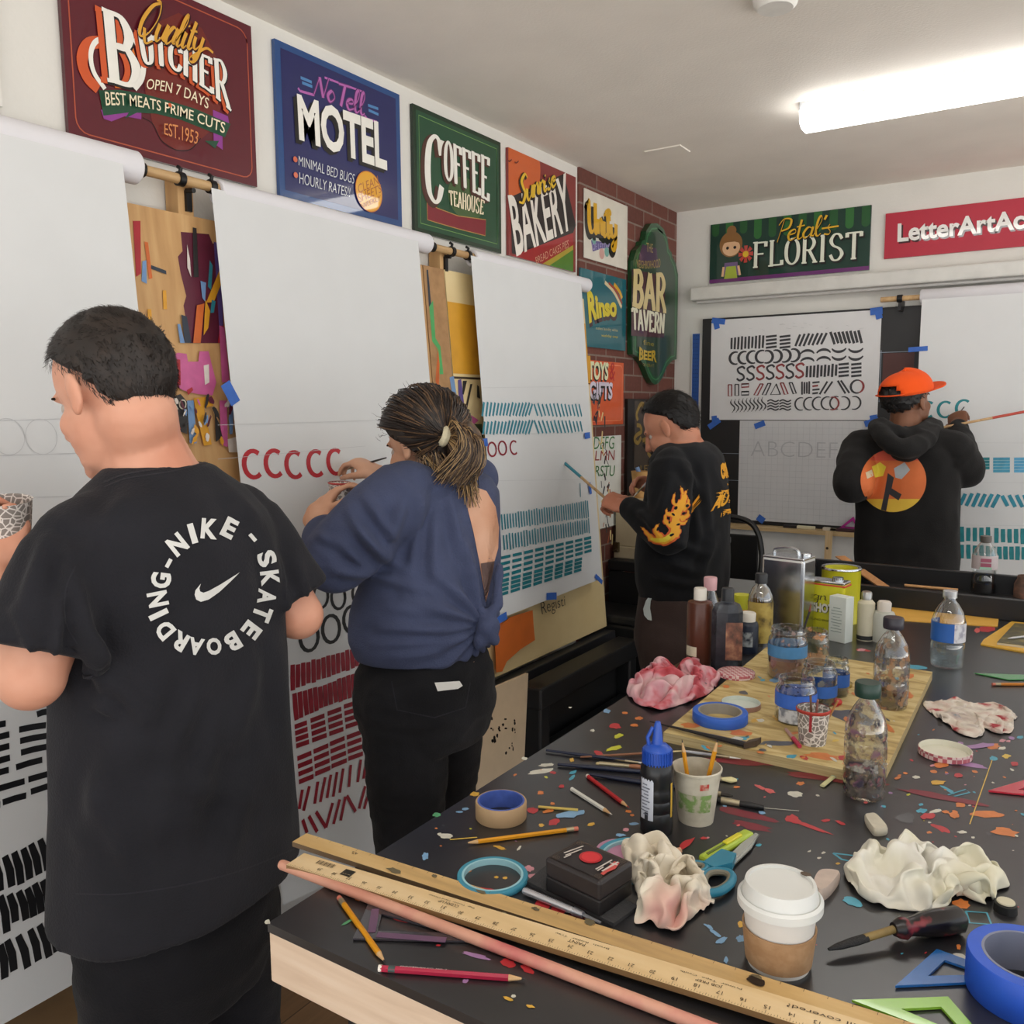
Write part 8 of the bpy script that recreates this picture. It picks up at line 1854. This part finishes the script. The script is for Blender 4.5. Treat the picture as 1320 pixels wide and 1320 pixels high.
W_.text('AUTI', [fl(632,345), fl(752,308)], [fl(594,440), fl(742,370)], FY, .05); W_.text('19 97', [fl(655,445), fl(722,420)], [fl(650,470), fl(718,445)], FY, .02); W_.build('back_print', sh3)
W_ = Wrap(tr3, .003, 4); W_.poly([fl(*p) for p in ((285,892),(262,905),(235,945),(220,990),(225,1025),(245,1050),(268,1056),(265,1025),(258,985),(262,945),(275,912))], mat('#b9c4c4', .6)); W_.build('pocket_lining', t3p)
hl3 = lambda f, l: (.62 if f > .62 else .14+.8*f if f > -.16 else .0+2.6*(f+.16) if f > -.5 else -.95)
HR3 = mat('#0c0a0a', .5, .2, 50, spec=.3)
hair_shell('hair', t3p, HC3-HF*.012+HU*.032, HF, HL, HU, (.100, .079, .092), hl3, .012, HR3, 6, strands=2600, sl=.03, sw=.0012, flow=lambda f, l, u: -HF-HU*(.3 if f > -.3 else 1.2), sm=mat('#151212', .45, spec=.3))
b = Shells(); b.ell(HC3+HF*.098-HU*.052, (.008, .026, .006), (HF, HL, HU)); b.ell(HC3+HF*.085-HU*.1, (.012, .02, .012), (HF, HL, HU)); b.mats = [mat('#2a1e1a', .8)]; b.build('stubble', t3p)
a, q = at(728, 597, d=depth(F3.w(F3.uv((735,602)), 0))-.03), at(838, 692, d=3.02); b = MB(); b.tube([a, q], .0055, DOW, 10); b.tube([a, a.lerp(q, .22)], .0062, mat('#2f7f8f', .5), 10); o = b.build('mahl_stick'); tag(o, 'teal-tipped painting stick held by the person with the flame sleeve', 'stick', 'painting sticks')
brush(at(853, 601, d=3.30), at(816, 641, d=3.24), mat('#c9c9cc', .35), 'white handled brush in the hand of the person with the flame sleeve', hr=.004, fer=.03, br_=.025, bw=.004, bm='#d8d4c8')

# ------------------------------------------------------------------ the man in the orange cap
F, L, U = frame((.10, 1, 0)); SK4 = skin('#6a4430', '#7c523c', '#8c6048')
R4 = lambda px, py, hw, d=3.65, r=.66: ring(px, py, hw, d, r, 14)
P4R = [R4(1168, 745, 60), R4(1168, 715, 61), R4(1168, 680, 61), R4(1168, 640, 61), R4(1168, 605, 62), R4(1168, 582, 59), R4(1168, 566, 49), R4(1168, 556, 36)]
SHL = at(1168, 580, d=3.65)+L*.185; SHR = at(1168, 580, d=3.65)-L*.18
EL4 = at(1099, 624, d=3.59); WL4 = at(1125, 612, d=3.89); ER4 = at(1243, 606, d=3.59); WR4 = at(1236, 553, d=3.85)
HC4 = at(1170, 518, d=3.66); HF, HL, HU = frame((.50, .85, .16)); NB4 = at(1168, 562, d=3.65)
t4p = thing('person', (P4R[0][0].x, P4R[0][0].y, 0), 'person in an orange cap and black hoodie painting on the back wall sheet', 'person')
b = Shells(); head(b, HC4, HF, HL, HU, 1.0); b.limb([HC4-HF*.02-HU*.05, NB4-Z*.03], [.06, .07]); b.limb([NB4-Z*.05, SHL], [.06, .055]); b.limb([NB4-Z*.05, SHR], [.06, .055])
b.rings([(c, a*.9, bb*.9) for c, a, bb in P4R], L, F); b.limb([SHL, EL4], [.055, .047]); b.limb([EL4, WL4], [.045, .03]); b.limb([SHR, ER4], [.055, .047]); b.limb([ER4, WR4], [.045, .03])
hand(b, WL4, F, L*-1, Z, (.6, .7, .7, .7)); hand(b, WR4, at(1232, 524, d=3.93)-WR4, F, -CR, (.8, .85, .9, .9), 1.05, .8)
hip4 = at(1168, 760, d=3.65); HP4 = [hip4+L*.09-Z*.05, hip4-L*.09-Z*.05]; FT4 = [Vector((p.x, p.y, .07)) for p in HP4]
for hp, ft in zip(HP4, FT4): b.limb([hp, hp.lerp(ft, .5), ft], [.085, .06, .045])
b.ell(hip4, (.13, .17, .12), (F, L, U)); b.union('body', SK4, t4p, .0055, 5); face_bits(t4p, HC4, HF, HL, HU)
b = Shells(); b.rings([(hip4-Z*.17, .16, .12), (hip4-Z*.05, .185, .135), (hip4+Z*.06, .18, .13)], L, F)
for hp, ft in zip(HP4, FT4): b.limb([hp, hp.lerp(ft, .5), ft], [.105, .085, .07], 18)
b.union('trousers', cloth('#1b2030', .2, .15), t4p, .01, 3); shoes(t4p, [p-Z*.07 for p in FT4], F, L)
BK4 = cloth('#1b1a1a', .25, .25)
b = Shells(); b.rings(P4R, L, F, 50)
b.tube([SHL+(SHL-EL4)*.15, SHL, SHL.lerp(EL4, .5), EL4], [.05, .082, .082, .078], SKIN0, 20); b.limb([EL4, EL4.lerp(WL4, .85)], [.078, .055], 18)
b.tube([SHR+(SHR-ER4)*.12, SHR, SHR.lerp(ER4, .5), ER4], [.05, .082, .082, .078], SKIN0, 20); b.limb([ER4, ER4.lerp(WR4, .6), ER4.lerp(WR4, .98)], [.076, .056, .042], 18)
b.limb([NB4-Z*.02, SHL+Z*.012], [.07, .07]); b.limb([NB4-Z*.02, SHR+Z*.012], [.07, .07])
sh4 = b.union('hoodie', BK4, t4p, .0085, 4, folds(.008, 51, (1, 1, .6), 9))
b = Shells(); q = [at(*p, d=d) for p, d in (((1128,548),3.63), ((1136,560),3.53), ((1152,574),3.47), ((1168,578),3.46), ((1186,572),3.48), ((1200,560),3.55), ((1207,550),3.65))]
b.limb(cr(q, 4), [.028+.012*math.sin(PI*k/24) for k in range(25)], 16); q2 = [at(*p, d=d) for p, d in (((1136,547),3.61), ((1152,556),3.53), ((1170,560),3.52), ((1188,555),3.55), ((1200,547),3.65))]; b.limb(cr(q2, 4), [.028]*17, 14)
b.ell(at(1168,566,d=3.54), (.10, .03, .05), (L, F, Z)); b.ell(at(1168,582,d=3.50), (.06, .03, .04), (L, F, Z)); b.union('hood', BK4, t4p, .008, 3, folds(.007, 61, (1, 1, 1), 14))
b = Shells(); c_ = ER4.lerp(WR4, .93); b.limb([c_, ER4.lerp(WR4, 1.03)], [.043, .041], 16); b.union('cuff', cloth('#151414', .2, .3), t4p, .007, 1)
W_ = Wrap(sh4, .0015, 6); mm = lambda x, y: (1060+x/5.077, 460+y/5.077)
cxx, cyy, rx, ry = 465, 810, 216, 206
W_.poly([mm(cxx+rx*math.cos(k*PI/24), cyy+ry*math.sin(k*PI/24)) for k in range(48)], mat('#cf6a34', .7)); W_.up()
def seg_disc(y0, y1):
    pts = []
    for y in (y0, y1):
        h = math.sqrt(max(0, 1-((y-cyy)/ry)**2))*rx; pts.append((cxx-h, cxx+h, y))
    out = []
    for k in range(9): y = y0+(y1-y0)*k/8; h = math.sqrt(max(0, 1-((y-cyy)/ry)**2))*rx; out.append(mm(cxx-h, y))
    for k in range(8, -1, -1): y = y0+(y1-y0)*k/8; h = math.sqrt(max(0, 1-((y-cyy)/ry)**2))*rx; out.append(mm(cxx+h, y))
    return out
W_.poly(seg_disc(930, cyy+ry-1), mat('#d8b23a', .7)); W_.poly(seg_disc(cyy-ry+1, 680), mat('#c8503a', .7)); W_.up()
for m_2, q in (('#2a2a2e', [(430,760),(470,790),(455,860),(520,900),(500,940),(440,900),(420,1010),(385,1000),(410,880)]), ('#a9b0b4', [(470,730),(540,690),(575,740),(520,800),(480,790)]), ('#d8c23a', [(320,720),(380,690),(420,720),(400,780),(340,790)]), ('#c8b494', [(280,760),(320,740),(330,780),(290,800)])):
    W_.poly([mm(*p) for p in q], mat(m_2, .7)); W_.up()
W_.build('back_print', sh4)
hl4 = lambda f, l: (.9 if f > .5 else -.1+1.6*f if f > 0 else -.1+1.6*f if f > -.45 else -.85)
hair_shell('hair', t4p, HC4-HF*.012+HU*.03, HF, HL, HU, (.100, .080, .072), hl4, .010, mat('#100e0e', .6, .3, 60), 13, rough_=.012, strands=1500, sl=.009, sw=.0022, sm=mat('#161313', .6))
# his cap
OC = cloth('#e2521a', .06, .12); CC = HC4-HF*.008+HU*.038; t = thing('cap', CC, 'orange mesh-back cap worn by the person at the back wall', 'cap')
b = MB(); vs = []; fs = []; n = 40; m_ = 14
for i in range(m_+1):
    ph = (PI/2)*i/m_
    for k in range(n):
        a = 2*PI*k/n; f, l = math.cos(a)*math.cos(ph), math.sin(a)*math.cos(ph); u = math.sin(ph)
        pk = 1+.03*max(0, f)*(1-ph/2); vs.append(CC+HF*.122*f*pk+HL*.098*l+HU*((.092+.014*max(0, math.cos(a)))*u**.86-.012*math.cos(a)*0))
arch = lambda a, i: abs(((a+PI) % (2*PI)) ) < .0
for i in range(m_):
    for k in range(n):
        a = 2*PI*(k+.5)/n-PI; back = abs(a) < .62 or abs(abs(a)-2*PI) < .62
        if back and i < 4 and abs(a) < .62*math.sqrt(max(0, 1-(i/4.2)**2)): continue
        fs.append([i*n+k, i*n+(k+1) % n, (i+1)*n+(k+1) % n, (i+1)*n+k])
b.add(vs, fs, OC, True); o = b.build('crown', t); sd_ = o.modifiers.new('thickness', 'SOLIDIFY'); sd_.thickness = .004
b = MB(); q = [CC-HF*.124*math.cos(a)+HL*.1*math.sin(a)+HU*.006 for a in [(-.75+1.5*k/12) for k in range(13)]]; b.tube(q, .008, OC, 8, squash=.4); b.build('snap_strap', t)
b = MB(); vs = []; n = 22
for j in range(7):
    for k in range(n+1):
        a = -1.15+2.3*k/n; ext = .085*j/6*math.cos(a*.62)**1.2
        vs.append(CC+HF*(.122*math.cos(a)+ext)+HL*(.098*math.sin(a))+HU*(.004+.022*(j/6)*0-.012*(math.sin(a)**2)*(j/6)+.015*j/6))
fs = [[j*(n+1)+k, j*(n+1)+k+1, (j+1)*(n+1)+k+1, (j+1)*(n+1)+k] for j in range(6) for k in range(n)]
b.add(vs, fs, OC, True); o = b.build('brim', t); sd_ = o.modifiers.new('thickness', 'SOLIDIFY'); sd_.thickness = .004
b = MB(); b.lathe([(0, .008), (.006, .006), (.008, 0)], CC+HU*.092, OC, 12, up=HU); b.build('button', t)
a, q = at(1215, 551, d=3.83), at(1345, 526, d=3.72); b = MB(); b.tube([a, a.lerp(q, .5)], .0055, DOW, 10); b.tube([a.lerp(q, .5), q], .006, mat('#b0402f', .5), 10); o = b.build('mahl_stick'); tag(o, 'red-ended painting stick held by the person in the orange cap', 'stick', 'painting sticks')
a = at(1234, 528, d=3.91); q = at(1246, 521, d=4.01); brush(at(1226, 545, d=3.87), q, mat('#2a2a2c', .4), 'short dark brush in the hand of the person in the orange cap', hr=.003, fer=.02, br_=.015, bw=.004, bm='#1f8088')
